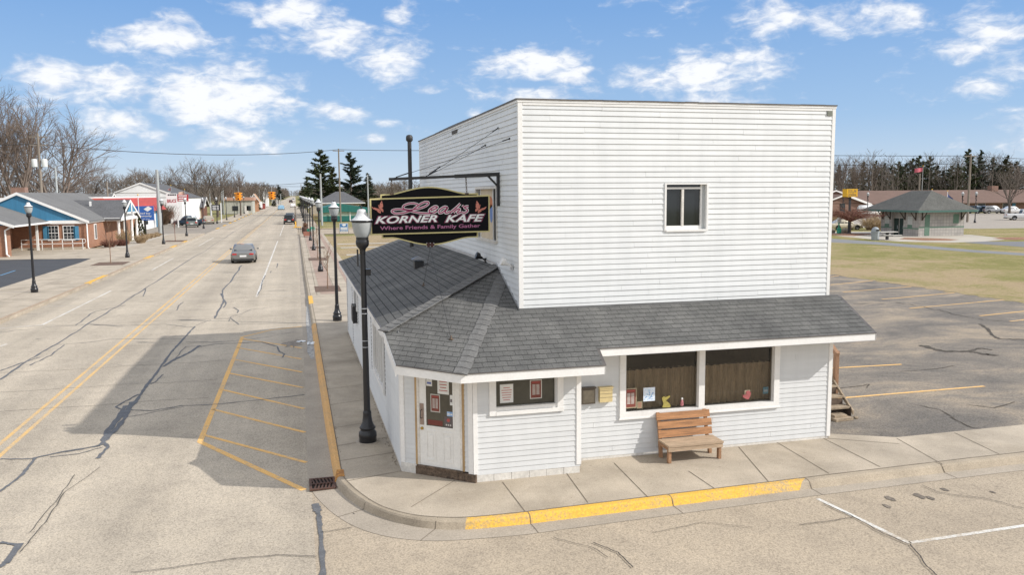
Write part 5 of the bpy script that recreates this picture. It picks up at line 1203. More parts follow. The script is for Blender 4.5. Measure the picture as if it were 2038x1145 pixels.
# ================================================================== utility poles, signals, wires
m_pole = M('pole_wood', (.22,.185,.15), .9, .2, 3, .2, 20, stretch=(3,3,.4)); m_pole2 = M('galvanised_pole', (.40,.42,.42), .5, .08, 3, metal=.3); m_wire = M('black_wire', (.03,.03,.035), .6, .05)
m_can = M('transformer_grey', (.62,.64,.62), .5, .06)
def pole(name, label, cat, base, h, r, mat, arm=None, cans=0, group=None):
    t = thing(name, label, cat, tuple(base), 0, group); b = V(base)
    q = MB(); q.tube([b, b+V((0,0,h*.5)), b+V((0,0,h))], [r, r*.88, r*.72], 8); q.build('pole', mat, t)
    if arm:
        for z in arm: q = MB(); q.bar(b+V((-1.1,0,h-z)), b+V((1.1,0,h-z)), .12, .14); q.build('crossarm', m_pole, t)
    for k in range(cans):
        s = -1 if k else 1; q = MB(); q.lathe([(.05,0),(.36,.02),(.38,.1),(.38,1.0),(.34,1.06),(.1,1.12)], b+V((s*.62,0,h-4.6)), 12); q.build('transformer', m_can, t)
    return t
def top_of(px, py, base): return at(px, py, 'y', base[1]).z-base[2]
UP = V((8.4,166,.1)); hU = top_of(671,296,UP)
pole('utility_pole', 'tall wooden utility pole rising between the two dark pines', 'pole', UP, hU, .17, m_pole, [.4])
b2 = V(g(641,449,.1)); pole('signal_pole', 'grey steel pole by the green building carrying the signal wire', 'pole', b2, top_of(638,346,b2), .2, m_pole2)
b3 = V(g(319,466,.1)); pole('signal_pole', 'thick pale steel pole in front of the red roofed store', 'pole', b3, top_of(311,338,b3), .28, m_pole2)
b4 = V((14.3,172,.1)); pole('utility_pole', 'thin grey pole standing in front of the green building', 'pole', b4, top_of(702.5,348,b4), .16, m_pole2)
UPL = V(at(83,384,'y',128)); UPL.z = .1; hL = top_of(75,265,UPL); pole('utility_pole', 'wooden utility pole with two white transformers behind the blue bank', 'pole', UPL, hL, .2, m_pole, [.5,1.6], 2)
b5 = V(at(113.5,384,'y',136)); b5.z = .1; pole('utility_pole', 'grey pole in front of the big bare trees right of the transformers', 'pole', b5, top_of(110.5,333,b5), .17, m_pole2)
b6 = V(at(214,384,'y',160)); b6.z = .1; pole('utility_pole', 'short thin wooden pole behind the white gable', 'pole', b6, top_of(213,361,b6), .16, m_pole)
for (px, yb, yt, lab) in ((600,396,366,'wooden pole far down the street beside the dark pine'),(611,400,364,'pale wooden pole far down the street nearer the pines'),(419.5,431,375,'white pole left of the black changeable sign'),(443,425,374,'grey steel pole right of the black changeable sign'),(446,428,374,'second grey steel pole right of the black sign'),(517,408,377,'thin pole beyond the second traffic light'),(503,402,380,'thin pole left of the second traffic light'),(559,402,386,'short far pole at the end of the tree line')):
    b = V(g(px, yb, .08)); b = b if b.y < 420 else V(at(px, yb, 'y', 420)); b.z = .08
    pole('far_pole', lab, 'pole', b, max(4, top_of(px, yt, b)), .16 if b.y < 260 else .2, m_pole if 'wood' in lab else m_pole2)
UPR = V((*g(1926,424,.1)[:2],.1)); UPR = V((UPR.x*.72, UPR.y*.72, .1)); hR = top_of(1934,306,UPR)
pole('utility_pole', 'pale wooden utility pole behind the toilet block roof with wires', 'pole', UPR, hR, .2, m_pole, [.4])
b7 = UPR+V((2,14,0)); pole('utility_pole', 'thinner brown pole just left of the pale utility pole', 'pole', b7, top_of(1923,345,b7), .17, m_pole)
b8 = V((88,168,.1)); pole('utility_pole', 'short crossarm pole in front of the bare wood', 'pole', b8, top_of(1770,353,b8), .16, m_can, [.3])
UPM = V((46,150,.1)); pole('utility_pole', 'utility pole behind the cafe carrying the wires on', 'pole', UPM, 14.2, .17, m_pole)
def wire(p, q_, sag, name, label, r=.035, grp='overhead wires'):
    p = V(p); q_ = V(q_); n = 16; mbw = MB(); mbw.tube([p+(q_-p)*t+V((0,0,-sag*4*t*(1-t))) for t in [i/n for i in range(n+1)]], r, 4, False)
    single(mbw, name, m_wire, label, 'wire', tuple(p), grp)
wz = at(671,297.5,'y',UP.y).z; wl_ = at(75,286.5,'y',UPL.y).z
wire((UPL.x,UPL.y,wl_), (UP.x,UP.y,wz), 1.25, 'power_line', 'long power line crossing the street from the transformer pole to the tall wooden pole', .045)
wire((UPL.x,UPL.y,wl_), tuple(at(-160,279,'y',UPL.y)), .3, 'power_line', 'power line leaving the transformer pole across the big bare trees', .04)
wire((UP.x,UP.y,wz), (UPM.x,UPM.y,14.1), .4, 'power_line', 'power line from the tall wooden pole to behind the white cafe', .045)
for z0, y1, y2, lab in ((14.0,301,310,'upper power line over the bare wood beside the cafe'),(11.6,323,325.5,'lower power line over the bare wood beside the cafe')):
    wire((UPM.x,UPM.y,z0), (UPR.x,UPR.y,at(1934,y2,'y',UPR.y).z), .5, 'power_line', lab, .04); wire((UPR.x,UPR.y,at(1934,y2,'y',UPR.y).z), tuple(at(2300,y2+8,'y',UPR.y)), .4, 'power_line', lab.replace('over the bare wood beside the cafe', 'leaving the pale utility pole past the pines'), .04)
SA = V((b3.x,b3.y,top_of(311,338,b3)-1.5)); SB = V((b2.x,b2.y,top_of(638,346,b2)-1.2))
wire(SA, SB, .7, 'span_wire', 'span wire carrying the two orange traffic lights', .03, 'signal wires')
wire((-13.5,300,9), (20,300,9.4), .8, 'power_line', 'far wire crossing the street beyond the lights', .05)
m_sig = M('signal_orange', (.80,.33,.02), .45, .08); m_lens = M('signal_lens_red', (.16,.008,.006), .3, .2); m_lens2 = M('signal_lens_dark', (.05,.03,.015), .3, .2)
def signal(px, py, yy, lab):
    c = at(px, py, 'y', yy); t = thing('traffic_light', lab, 'traffic light', (0,0,0), 0, 'traffic lights over the junction')
    for k, (dx, dy) in enumerate(((0,-1),(1,0),(0,1),(-1,0))):
        n = V((dx,dy,0)); a = V((-dy,dx,0)); q = MB(); q.obox(n*.13-a*.19+V((0,0,-.62)), a*.38, n*.26, (0,0,1.24)); hd = q.build('signal_head', m_sig, t)
        for j in range(3):
            z = .40-.40*j; q = MB(); q.face([n*.40+a*(.14*cos(2*pi*i/12))+V((0,0,z+.14*sin(2*pi*i/12))) for i in range(12)]); q.build('lens', (m_lens if j != 1 else m_sig) if k == 0 else m_lens2, hd)
            q = MB(); pr = [n*.39+a*(.165*cos(pi*i/8))+V((0,0,z+.165*sin(pi*i/8))) for i in range(9)]
            for i in range(8): q.face([pr[i],pr[i+1],pr[i+1]+n*.2,pr[i]+n*.2])
            q.build('visor', m_sig, hd)
    q = MB(); q.tube([V((0,0,.6)),V((0,0,1.5))], .04, 6); q.build('hanger', m_pole2, t)
    t.location = c; return t
signal(474.5, 391, 138, 'four way orange traffic light over the street, nearer the bank side'); signal(541, 389.5, 143, 'four way orange traffic light over the street, nearer the pines')
# ================================================================== signs and small street furniture
m_sblue = M('sign_blue', (.035,.12,.40), .45, .05); m_sred = M('sign_red', (.42,.03,.04), .45, .05); m_swhite = M('sign_white', (.75,.75,.75), .5, .03); m_syel = M('sign_yellow', (.75,.42,.01), .45, .05); m_sgrn = M('sign_green', (.02,.26,.17), .5, .05); m_sdk = M('sign_charcoal', (.03,.03,.035), .5, .1)
def ptext(t, txt, y, x0, z0, x1, z1, mat, name='lettering', off=.0, **kw):   # on a panel facing -Y
    q = MB(); put_text(q, txt, (x0,y-off,z0), (1,0,0), (0,0,1), x1-x0, z1-z0, 0, **kw); return q.build(name, mat, t)
Y = 126; a = at(269.5,439,'y',Y); b = at(305.5,410,'y',Y)
t = thing('bank_sign', 'blue bank sign on a dark post beside the street', 'sign', ((a.x+b.x)/2,Y,.1))
q = MB(); q.box(a.x,b.x,Y-.15,Y+.15,a.z,b.z); q.build('panel', m_sblue, t)
q = MB(); xx = (a.x+b.x)/2; q.box(xx-.12,xx+.12,Y-.1,Y+.1,.1,a.z); q.build('post', m_sdk, t)
w_ = b.x-a.x; h_ = b.z-a.z
ptext(t,'united bay',Y-.15,a.x+w_*.1,a.z+h_*.40,a.x+w_*.82,a.z+h_*.56,m_swhite,'lettering',.02,offset=.01); ptext(t,'community',Y-.15,a.x+w_*.1,a.z+h_*.2,a.x+w_*.88,a.z+h_*.37,m_swhite,'lettering',.02,offset=.01); ptext(t,'credit union',Y-.15,a.x+w_*.33,a.z+h_*.07,a.x+w_*.76,a.z+h_*.14,m_swhite,'lettering',.02)
q = MB(); c = V((a.x+w_*.68,Y-.175,a.z+h_*.78)); q.face([c+V((-.5,0,0)),c+V((0,0,-.33)),c+V((.62,0,.08)),c+V((.1,0,.42))]); q.build('emblem', m_swhite, t)
Y = 154; a = at(331,398,'y',Y); b = at(352,385,'y',Y); c_ = at(353.5,401,'y',Y); d_ = at(374.5,387,'y',Y)
t = thing('double_sign', 'white and red double sign board on a white post', 'sign', (c_.x-.1,Y,.1))
q = MB(); q.box(a.x,b.x,Y-.12,Y+.12,a.z-.9,b.z); q.build('white_panel', m_swhite, t); q = MB(); q.box(c_.x,d_.x,Y-.12,Y+.12,c_.z,d_.z); q.build('red_panel', m_sred, t); q = MB(); q.box(c_.x-.16,c_.x+.02,Y-.1,Y+.1,.1,d_.z); q.build('post', m_swhite, t)
ptext(t,'BRUCE',Y-.12,a.x+.15,a.z-.45,b.x-.15,a.z+.1,m_sred,'lettering',.02,offset=.02)
q = MB()
for k in range(4): x = a.x+.3+k*(b.x-a.x-.6)/3.2; q.box(x,x+.28,Y-.15,Y-.13,b.z-.35,b.z-.12)
q.build('emblem', m_sdk, t)
ptext(t,'*****',Y-.12,c_.x+.25,d_.z-.42,d_.x-.25,d_.z-.12,m_swhite,'lettering',.02,offset=.03) if False else None
q = MB(); hh = d_.z-c_.z
for z, n in ((c_.z+hh*.72,7),(c_.z+hh*.40,5),(c_.z+hh*.08,7)):
    for k in range(n): x = c_.x+.2+(d_.x-c_.x-.4)*k/n; q.box(x,x+(d_.x-c_.x-.4)/n*.75,Y-.15,Y-.13,z,z+hh*.2)
q.build('lettering', m_swhite, t)
Y = 178; a = at(421,419.5,'y',Y); b = at(438,407,'y',Y)
t = thing('message_board', 'black message board with white lines on two white posts', 'sign', ((a.x+b.x)/2,Y,.1))
q = MB(); q.box(a.x,b.x,Y-.1,Y+.1,a.z,b.z); q.build('panel', m_sdk, t); 
for x in (a.x-.15,b.x+.05): q = MB(); q.box(x,x+.2,Y-.1,Y+.1,.1,b.z+.3); q.build('post', m_swhite, t)
q = MB()
for z, n in ((.74,6),(.46,7),(.2,5)):
    for k in range(n): x = a.x+.25+(b.x-a.x-.5)*k/n; q.box(x,x+(b.x-a.x-.5)/n*.72,Y-.13,Y-.11,a.z+(b.z-a.z)*z-.1,a.z+(b.z-a.z)*z+.12)
q.build('lettering', m_swhite, t)
Y = 118; a = at(676,462,'y',Y); b = at(692.5,444.5,'y',Y)
t = thing('property_sign', 'blue and white real estate board on two wooden legs in the lawn', 'sign', ((a.x+b.x)/2,Y,.12))
q = MB(); q.box(a.x,b.x,Y-.04,Y+.04,a.z,b.z); q.build('panel', m_swhite, t); q = MB(); q.box(a.x+.06,b.x-.06,Y-.06,Y-.041,a.z+.07,b.z-.05); q.build('panel_face', M('estate_blue', (.035,.16,.38), .5, .05), t)
for x in (a.x-.08,b.x+.02): q = MB(); q.box(x,x+.06,Y-.04,Y+.04,.1,b.z-.05); q.build('leg', m_pole, t)
q = MB(); w_ = b.x-a.x; h_ = b.z-a.z
for z, n, hh in ((.40,7,.16),(.24,6,.14),(.10,8,.07)):
    for k in range(n): x = a.x+w_*.12+w_*.78*k/n; q.box(x,x+w_*.78/n*.78,Y-.08,Y-.061,a.z+h_*z,a.z+h_*(z+hh))
q.face([(a.x+w_*.25,Y-.07,a.z+h_*.85),(a.x+w_*.45,Y-.07,a.z+h_*.68),(a.x+w_*.7,Y-.07,a.z+h_*.72),(a.x+w_*.8,Y-.07,a.z+h_*.88),(a.x+w_*.5,Y-.07,a.z+h_*.92)]); q.build('lettering', m_swhite, t)
Y = 113; a = at(611,460.5,'y',Y); b = at(627,455,'y',Y); t = thing('street_name_sign', 'green street name blade on a thin post at the side street', 'sign', (at(620,500,'y',Y).x,Y,.15))
q = MB(); q.bar((a.x,Y,a.z+.1),(b.x,Y,b.z-.05),.03,.34); q.build('name_blade', m_sgrn, t); q = MB(); q.bar((a.x+.5,Y-.5,b.z+.1),(b.x-.1,Y+.6,b.z+.1),.03,.26); q.build('name_blade', m_sgrn, t)
q = MB(); xp = at(621,480,'y',Y).x; q.tube([(xp,Y,.15),(xp,Y,b.z+.25)], .04, 6); q.build('post', m_pole2, t)
q = MB()
for k in range(4): x = a.x+.3+k*.22; q.box(x,x+.14,Y-.03,Y-.018,a.z+.14,a.z+.27)
q.build('lettering', m_swhite, t)
Y = 145; bpos = g(588.5,453,.1); t = thing('marker_post', 'rusty sign post with yellow painted foot at the side street corner', 'post', tuple(bpos))
q = MB(); q.tube([bpos, bpos+V((0,0,3.6))], .07, 6); q.build('post', m_rust, t); q = MB(); q.box(bpos.x-.35,bpos.x+.9,bpos.y-.6,bpos.y+.6,.1,.22); q.lathe([(.13,.1),(.12,1.0),(.1,1.02)], (bpos.x,bpos.y,.1), 8); q.build('yellow_foot', m_yel, t)
# flags
def flag(px, yb, yt, Y, lab, col, fl=1.6, fh=1.0, pm=m_swhite, dirx=1, droop=0.0, stripes=None):
    base = at(px, yb, 'y', Y); base.z = .1; h = at(px, yt, 'y', Y).z-.1; t = thing('flagpole', lab, 'flagpole', tuple(base))
    q = MB(); q.tube([base, base+V((0,0,h))], [.07,.045], 8); q.build('pole', pm, t); q = MB(); q.sphere(base+V((0,0,h+.08)), .1, 8, 5); q.build('finial', m_syel, t)
    if fl:
        q = MB(); n = 8
        for k in range(n):
            x0, x1 = fl*k/n, fl*(k+1)/n; f = lambda x: V((dirx*x, .14*sin(x*3.5), -droop*x)); p0 = base+V((0,0,h-.25))
            q.add([p0+f(x0), p0+f(x1), p0+f(x1)+V((0,0,-fh)), p0+f(x0)+V((0,0,-fh))], [(0,1,2,3)], True)
        q.build('flag', col, t)
flag(279, 470, 389, 123, 'white flagpole without a flag in front of the blue bank sign', None, 0)
flag(1832, 440, 331, 150, 'slim flagpole with a faded pink flag behind the toilet block', M('pink_flag', (.45,.10,.13), .8, .25, 2), 2.0, .85, m_pole2, -1, .12)
flag(1852, 440, 378, 128, 'short flagpole with a pale red and white flag above the toilet block roof', M('red_white_flag', (.58,.32,.28), .8, .2, 2), 2.6, 1.3, m_swhite, 1, .3)
flag(1883, 440, 381, 128, 'short flagpole with a limp blue flag above the toilet block roof', M('blue_flag', (.04,.06,.16), .8, .3, 2), 1.2, 2.0, m_swhite, 1, .9)
flag(344, 445, 370, 190, 'flagpole with a limp red and white flag behind the white gable', M('stripe_flag', (.5,.25,.24), .8, .4, 3), 1.6, 3.0, m_pole2, -1, .8)
flag(370.5, 440, 378, 185, 'flagpole with a small pale flag above the red sign', M('pale_flag', (.6,.4,.32), .8, .2, 3), 1.2, 1.2, m_pole2, -1, .2)
# litter bins, planters, table
c = g(1741.5,478,.126); t = thing('litter_bin', 'grey domed litter bin beside the path at the toilet block', 'litter bin', tuple(c)); m_bin = M('bin_grey', (.30,.33,.35), .6, .08, 4)
q = MB(); r = .42; q.lathe([(r*.92,0),(r,.85),(r*1.1,.86),(r*1.1,.98),(r*1.02,1.0)], c, 8, False); q.build('bin_body', m_bin, t); q = MB(); q.lathe([(r,1.0),(r*.92,1.2),(r*.6,1.38),(.05,1.45)], c, 12); q.build('domed_lid', m_bin, t); q = MB(); q.box(c.x-.18,c.x+.18,c.y-.44,c.y-.38,1.12,1.32); q.build('opening', m_blackm, t)
c = g(1769,477.5,.126); t = thing('picnic_table', 'pedestal picnic table with pale top and benches by the toilet block', 'picnic table', tuple(c))
m_pt = M('pale_table', (.52,.50,.46), .7, .08)
q = MB(); q.box(c.x-1.1,c.x+1.1,c.y-.1,c.y+.7,c.z+.82,c.z+.89); q.build('table_top', m_pt, t)
for dy in (-.75,1.05): q = MB(); q.box(c.x-1.1,c.x+1.1,c.y+dy,c.y+dy+.3,c.z+.5,c.z+.56); q.build('bench', m_pt, t)
q = MB(); q.box(c.x-.12,c.x+.12,c.y+.18,c.y+.42,c.z,c.z+.82); q.bar((c.x,c.y-.6,c.z+.46),(c.x,c.y+1.2,c.z+.46),.08); q.build('pedestal', m_blackm, t)
c = g(607.5,466,.15); t = thing('barrel_planter', 'dark brown barrel planter on the far sidewalk corner by the street name post', 'planter', tuple(c)); q = MB(); q.lathe([(.35,0),(.45,.4),(.42,.95),(.38,1.0)], c, 12); q.build('barrel', M('barrel_brown', (.07,.035,.025), .8, .25, 5), t)
q = MB()
for k in range(60): an = rng.random()*6.28; rr = rng.random()*.5; q.bar(c+V((0,0,.9)), c+V((rr*cos(an),rr*sin(an),1.0+rng.random()*.65)), .03)
q.build('dry_stems', M('dry_stem', (.16,.085,.05), .9, .3), t)
c = g(600,464,.15); t = thing('bicycle_rack', 'dark low bicycle rack at the far sidewalk corner', 'rack', tuple(c)); q = MB()
for k in range(3): q.tube([c+V((-.35+k*.28,0,0))]+[c+V((-.35+k*.28+.0, .35*(1-cos(pi*i/6))/2, .6+.2*sin(pi*i/6))) for i in range(7)]+[c+V((-.35+k*.28,.35,0))], .035, 5)
q.build('hoop', m_blackm, t)
c = g(612,472,.15); t = thing('wooden_planter', 'reddish wooden planter box beside the far lamp base', 'planter', tuple(c)); q = MB(); q.box(c.x-.5,c.x+.5,c.y-.3,c.y+.3,c.z+.15,c.z+.7); q.build('box', M('red_planter', (.30,.13,.09), .8, .2), t)
for dx in (-.4,.4): q = MB(); q.box(c.x+dx-.05,c.x+dx+.05,c.y-.2,c.y+.2,c.z,c.z+.15); q.build('leg', m_rust, t)
for px, py, lab in ((1654,464,'low tan boulder at the cafe wall edge of the mulch'),(1682,464,'dark mossy boulder at the foot of the reddish tree')):
    c = g(px, py, .12); q = MB(); q.sphere(c+V((0,0,.25)), .55, 9, 6, .7); q.v = [tuple(V(p)+V((rng.uniform(-.06,.06),)*3)) for p in q.v]; single(q, 'boulder', M('boulder', (.2,.17,.13), .9, .3, 3, .3, 12, .5, 8), lab, 'boulder', tuple(c))
c = g(1669,466,.12); t = thing('pet_waste_station', 'slim green pet waste station beside the boulders', 'bin', tuple(c)); q = MB(); q.box(c.x-.06,c.x+.06,c.y-.06,c.y+.06,c.z,c.z+2.1); q.build('post', m_sgrn, t); q = MB(); q.box(c.x-.22,c.x+.22,c.y-.2,c.y+.1,c.z+.1,c.z+.75); q.build('bin', m_sgrn, t); q = MB(); q.box(c.x-.25,c.x+.25,c.y-.12,c.y+.06,c.z+1.45,c.z+2.1); q.build('dispenser', m_sblue if False else m_can, t)
# discount store pylon
a = at(1685.5,392,'y',91); b = at(1707,376,'y',91)
t = thing('pylon_sign', 'yellow store sign on a dark post beside the toilet block', 'sign', ((a.x+b.x)/2,91,.1))
q = MB(); q.box(a.x,b.x,91,91.9,a.z,b.z); q.build('panel', m_syel, t); q = MB(); q.box(b.x+.002,b.x+.03,91.02,91.9,a.z,b.z); q.build('edge', M('sign_orange_edge', (.75,.2,.06), .5), t); q = MB(); q.box((a.x+b.x)/2-.1,(a.x+b.x)/2+.1,91.3,91.5,.1,a.z); q.build('post', m_sdk, t)
w_ = b.x-a.x; h_ = b.z-a.z; ptext(t,'DOLLAR',91,a.x+w_*.12,a.z+h_*.54,a.x+w_*.9,a.z+h_*.93,m_ink,'lettering',.02); ptext(t,'GENERAL',91,a.x+w_*.06,a.z+h_*.07,a.x+w_*.93,a.z+h_*.46,m_ink,'lettering',.02)
for x, y, lab in ((*g(1677,428,.1)[:2],'black street lamp in front of the brick gabled building'),(*g(1726,425,.1)[:2],'black street lamp between the yellow sign and the toilet block roof'),(*g(1914,428,.1)[:2],'black street lamp behind the toilet block roof, left of the pale pole'),(*g(1941,427,.1)[:2],'black street lamp right of the pale utility pole before the motel')):
    s = .75; dup(lamp, (x*s, y*s, .1), 0, lab, 'street lamps in the park')
for o in list(scene.objects):   # the park and distant copies carry no banner bands or photo cell
    pass
# ================================================================== buildings across the street and beyond
m_brick = brick_mat('orange_brick', (.38,.155,.08), (.29,.11,.055), (.32,.24,.18), .21, .075, .01)
m_brick2 = brick_mat('brown_brick', (.25,.13,.09), (.2,.10,.07), (.26,.2,.17), .21, .075, .01)
m_block = brick_mat('pale_block', (.42,.39,.36), (.36,.34,.32), (.27,.255,.24), .41, .41, .025, offset=0)
m_blue = M('blue_board', (.045,.19,.33), .6, .1, 1.5, .12, 10, stretch=(4,4,.2)); m_bshut = M('blue_shutter', (.06,.22,.36), .6, .1)
m_rfg = M('roof_grey', (.15,.148,.145), .93, .12, .5, .25, 12); m_rfd = M('roof_charcoal', (.10,.10,.105), .93, .14, .7, .35, 8); m_rfb = M('roof_brown', (.15,.095,.075), .93, .1, .5, .15, 10); m_rfgn = M('roof_green_grey', (.095,.095,.088), .93, .15, .8, .35, 8)
m_wside = M('white_cladding', (.80,.80,.79), .6, .05, .5); m_tanw = M('tan_wall', (.48,.42,.33), .7, .08); m_wind = M('far_window', (.03,.035,.04), .1, .2, 1)
m_green = M('green_metal', (.015,.14,.12), .5, .1, .6, .2, 6, stretch=(5,5,.1)); m_pgreen = M('pale_green_metal', (.36,.45,.36), .6, .08, .6, .15, 6, stretch=(5,5,.1))
def box_part(t, name, mat, *bx):
    q = MB()
    for b in bx: q.box(*b)
    return q.build(name, mat, t)
def gable_y(t, x0, x1, y0, y1, ze, zr_, mat, wallmat, over=.4, th=.12, trim=m_trim, name='roof'):
    """ridge along Y; gable walls at y0 and y1"""
    xm = (x0+x1)/2; s = (zr_-ze)/(xm-x0); ro = V((0,0,0)); q = MB(); el = ze-over*s
    for sx, xe in ((1,x1+over),(-1,x0-over)): q.prism([(xm,y0-over,zr_),(xe,y0-over,el),(xe,y0-over,el-th),(xm,y0-over,zr_-th)], (0,y1-y0+2*over,0))
    r = q.build(name, mat, t)
    q = MB(); q.face([(x0,y0,ze),(x1,y0,ze),(xm,y0,zr_-.1)]); q.build('gable', wallmat, t)
    if trim:
        q = MB()
        for xe in (x1+over,x0-over): q.prism([(xm,y0-over-.03,zr_+.02),(xe,y0-over-.03,el+.02),(xe,y0-over-.03,el-.26),(xm,y0-over-.03,zr_-.28)], (0,.04,0))
        q.build('barge_board', trim, t)
    return r
def gable_x(t, x0, x1, y0, y1, ze, zr_, mat, wallmat, over=.4, th=.12, trim=m_trim, name='roof'):
    ym = (y0+y1)/2; s = (zr_-ze)/(ym-y0); q = MB(); el = ze-over*s
    for ye in (y1+over, y0-over): q.prism([(x0-over,ym,zr_),(x0-over,ye,el),(x0-over,ye,el-th),(x0-over,ym,zr_-th)], (x1-x0+2*over,0,0))
    r = q.build(name, mat, t)
    q = MB(); q.face([(x1,y0,ze),(x1,y1,ze),(x1,ym,zr_-.1)]); q.build('gable', wallmat, t)
    if trim:
        q = MB()
        for ye in (y1+over,y0-over): q.prism([(x1+over,ym,zr_+.02),(x1+over,ye,el+.02),(x1+over,ye,el-.26),(x1+over,ym,zr_-.28)], (.04,0,0))
        q.build('barge_board', trim, t)
    return r
def walls(t, x0, x1, y0, y1, z0, z1, mat): return box_part(t, 'wall', mat, (x0,x1,y0,y1,z0,z1))
def win_y(t, x0, x1, y, z0, z1, nx=3, nz=4, fm=None):     # window on a wall facing -Y
    fm = fm or m_trim; f = box_part(t, 'window', fm, (x0-.07,x0,y-.06,y,z0-.07,z1+.07),(x1,x1+.07,y-.06,y,z0-.07,z1+.07),(x0,x1,y-.06,y,z1,z1+.07),(x0,x1,y-.06,y,z0-.07,z0),(x0,x1,y-.05,y,(z0+z1)/2-.03,(z0+z1)/2+.03))
    box_part(f, 'pane', m_wind, (x0,x1,y-.025,y-.02,z0,z1))
    if nx > 1: box_part(f, 'glazing_bar', fm, *[(x0+(x1-x0)*k/nx-.015,x0+(x1-x0)*k/nx+.015,y-.04,y-.026,z0,z1) for k in range(1,nx)]+[(x0,x1,y-.04,y-.026,z0+(z1-z0)*k/nz-.012,z0+(z1-z0)*k/nz+.012) for k in range(1,nz)])
    return f
# ---- blue gabled brick bank
bank = thing('brick_bank', 'brick bank with bright blue front gable, grey roof and white columned entrance', 'bank', (-27.5,100,.12))
walls(bank, -34.0,-21.4,96.3,124,.1,3.05,m_brick); gable_y(bank, -34.2,-21.3,96.2,124,3.1,6.05,m_rfg,m_blue,.2)
box_part(bank,'frieze',m_trim,(-34.0,-21.3,96.1,96.28,2.75,3.1)); box_part(bank,'frieze',m_trim,(-21.4,-21.2,96.1,104,2.78,3.05))
for px0, px1 in ((97,115),(128,147)):
    a = at(px0,478,'y',96.28); b = at(px1,450,'y',96.28); win_y(bank, a.x, b.x, 96.28, a.z, b.z)
for px0, px1 in ((87,96),(148,156)):
    a = at(px0,478,'y',96.25); b = at(px1,450,'y',96.25); box_part(bank,'shutter',m_bshut,(a.x,b.x,96.22,96.29,a.z,b.z))
box_part(bank,'chimney',m_brick2,(at(22,375,'y',122).x,at(49,375,'y',122).x,122,123.5,4.5,at(30,373,'y',122).z)); box_part(bank,'roof_vent',m_trim,(-23.6,-23.4,108,108.2,4.2,5.0))
q = MB(); q.tube([(-21.35,96.05,2.8),(-21.35,96.05,.2),(-21.2,95.8,.15)], .07, 6); q.build('downpipe', m_trim, bank)
# side window and cross wing toward the street
box_part(bank,'window',m_trim,(-21.4,-21.33,99.3,100.4,.9,2.6)); box_part(bank,'window',m_wind,(-21.4,-21.31,99.5,100.2,1.0,2.5))
walls(bank, -33,-22.4,104.6,115.4,.1,3.0,m_brick2); gable_x(bank, -33,-19.8,104.2,115.8,3.1,5.15,m_rfd,m_wside,.35)
box_part(bank,'frieze',m_trim,(-22.6,-19.65,104.1,104.3,2.75,3.12)); box_part(bank,'frieze',m_trim,(-19.85,-19.65,104.3,115.8,2.75,3.12))
for y in (104.3,107.6,112.2,115.4): q = MB(); q.lathe([(.24,0),(.24,.2),(.18,.25),(.16,2.5),(.22,2.6),(.22,2.75)], (-19.85,y,.12), 10); q.build('column', m_trim, bank)
box_part(bank,'entrance_glass',m_wind,(-22.4,-22.35,106.5,113,.2,2.4)); box_part(bank,'door_frame',m_trim,*[(-22.36,-22.3,y,y+.12,.2,2.5) for y in (106.5,108.2,109.8,111.4,112.9)])
q = MB(); q.face([(-19.38,107.2,3.6),(-19.38,112.6,3.6),(-19.38,110,4.9)]); q.build('gable_panel', m_bshut, bank)
box_part(bank,'gable_panel',m_trim,(-19.36,-19.34,109.7,110.3,3.5,4.9),(-19.36,-19.34,107.0,113,3.5,3.7))
# front wing with open porch
wx0, wx1, wy0, wy1 = -40, -25.8, 85.2, 86.6
walls(bank, wx0, wx1, wy0, wy1, .1, 3.0, m_brick); walls(bank, -40,-28.5,86.6,96.2,.1,3.0,m_brick)
q = MB(); eR = V((-24.9,84.7,2.98)); ez = V((-24.9,96.0,3.0)); q.prism([(-24.9,84.7,3.0),(-32.2,84.7,5.75),(-39.5,84.7,3.0),(-39.5,84.7,2.86),(-32.2,84.7,5.6),(-24.9,84.7,2.86)], (0,11.4,0)); q.build('porch_roof', m_rfg, bank)
q = MB(); q.face([(-25.8,85.15,3.0),(-32.2,85.15,5.5),(-39.5,85.15,3.0)]); q.build('gable', m_blue, bank)
box_part(bank,'gutter',m_trim,(-24.95,-24.78,84.7,96.4,2.84,3.0)); q = MB(); q.prism([(-24.9,84.66,3.03),(-32.2,84.66,5.78),(-32.2,84.66,5.5),(-24.9,84.66,2.75)], (0,.04,0)); q.build('barge_board', m_trim, bank)
q = MB(); q.tube([(-25.2,85.0,2.85),(-25.75,85.08,2.55),(-25.75,85.08,.35),(-25.5,84.9,.2)], .08, 6); q.build('downpipe', m_trim, bank)
pp_ = at(74,470,'y',94.5); box_part(bank,'porch_post',m_trim,(pp_.x-.1,pp_.x+.1,94.4,94.6,.1,2.95)); box_part(bank,'ramp_slab',m_conc,(-28.4,-21.6,94.9,96.1,.05,.3))
rl = thing('ramp_railing', 'white ramp railing in front of the bank windows', 'railing', (-24.5,94.9,.2)); q = MB()
x0 = at(43,490,'y',94.9).x; x1 = at(165,490,'y',94.9).x
for z in (.75,1.2): box_part(rl,'rail',m_trim,(x0,x1,94.87,94.93,z-.03,z+.03))
for k in range(7): x = x0+(x1-x0)*k/6; box_part(rl,'post',m_trim,(x-.03,x+.03,94.87,94.93,.1,1.22))
q = MB(); q.tube([(x1,94.9,1.2),(x1+.25,94.9,1.15),(x1+.3,94.9,.95),(x1+.2,94.9,.78),(x1,94.9,.75)], .03, 5); q.build('end_loop', m_trim, rl)
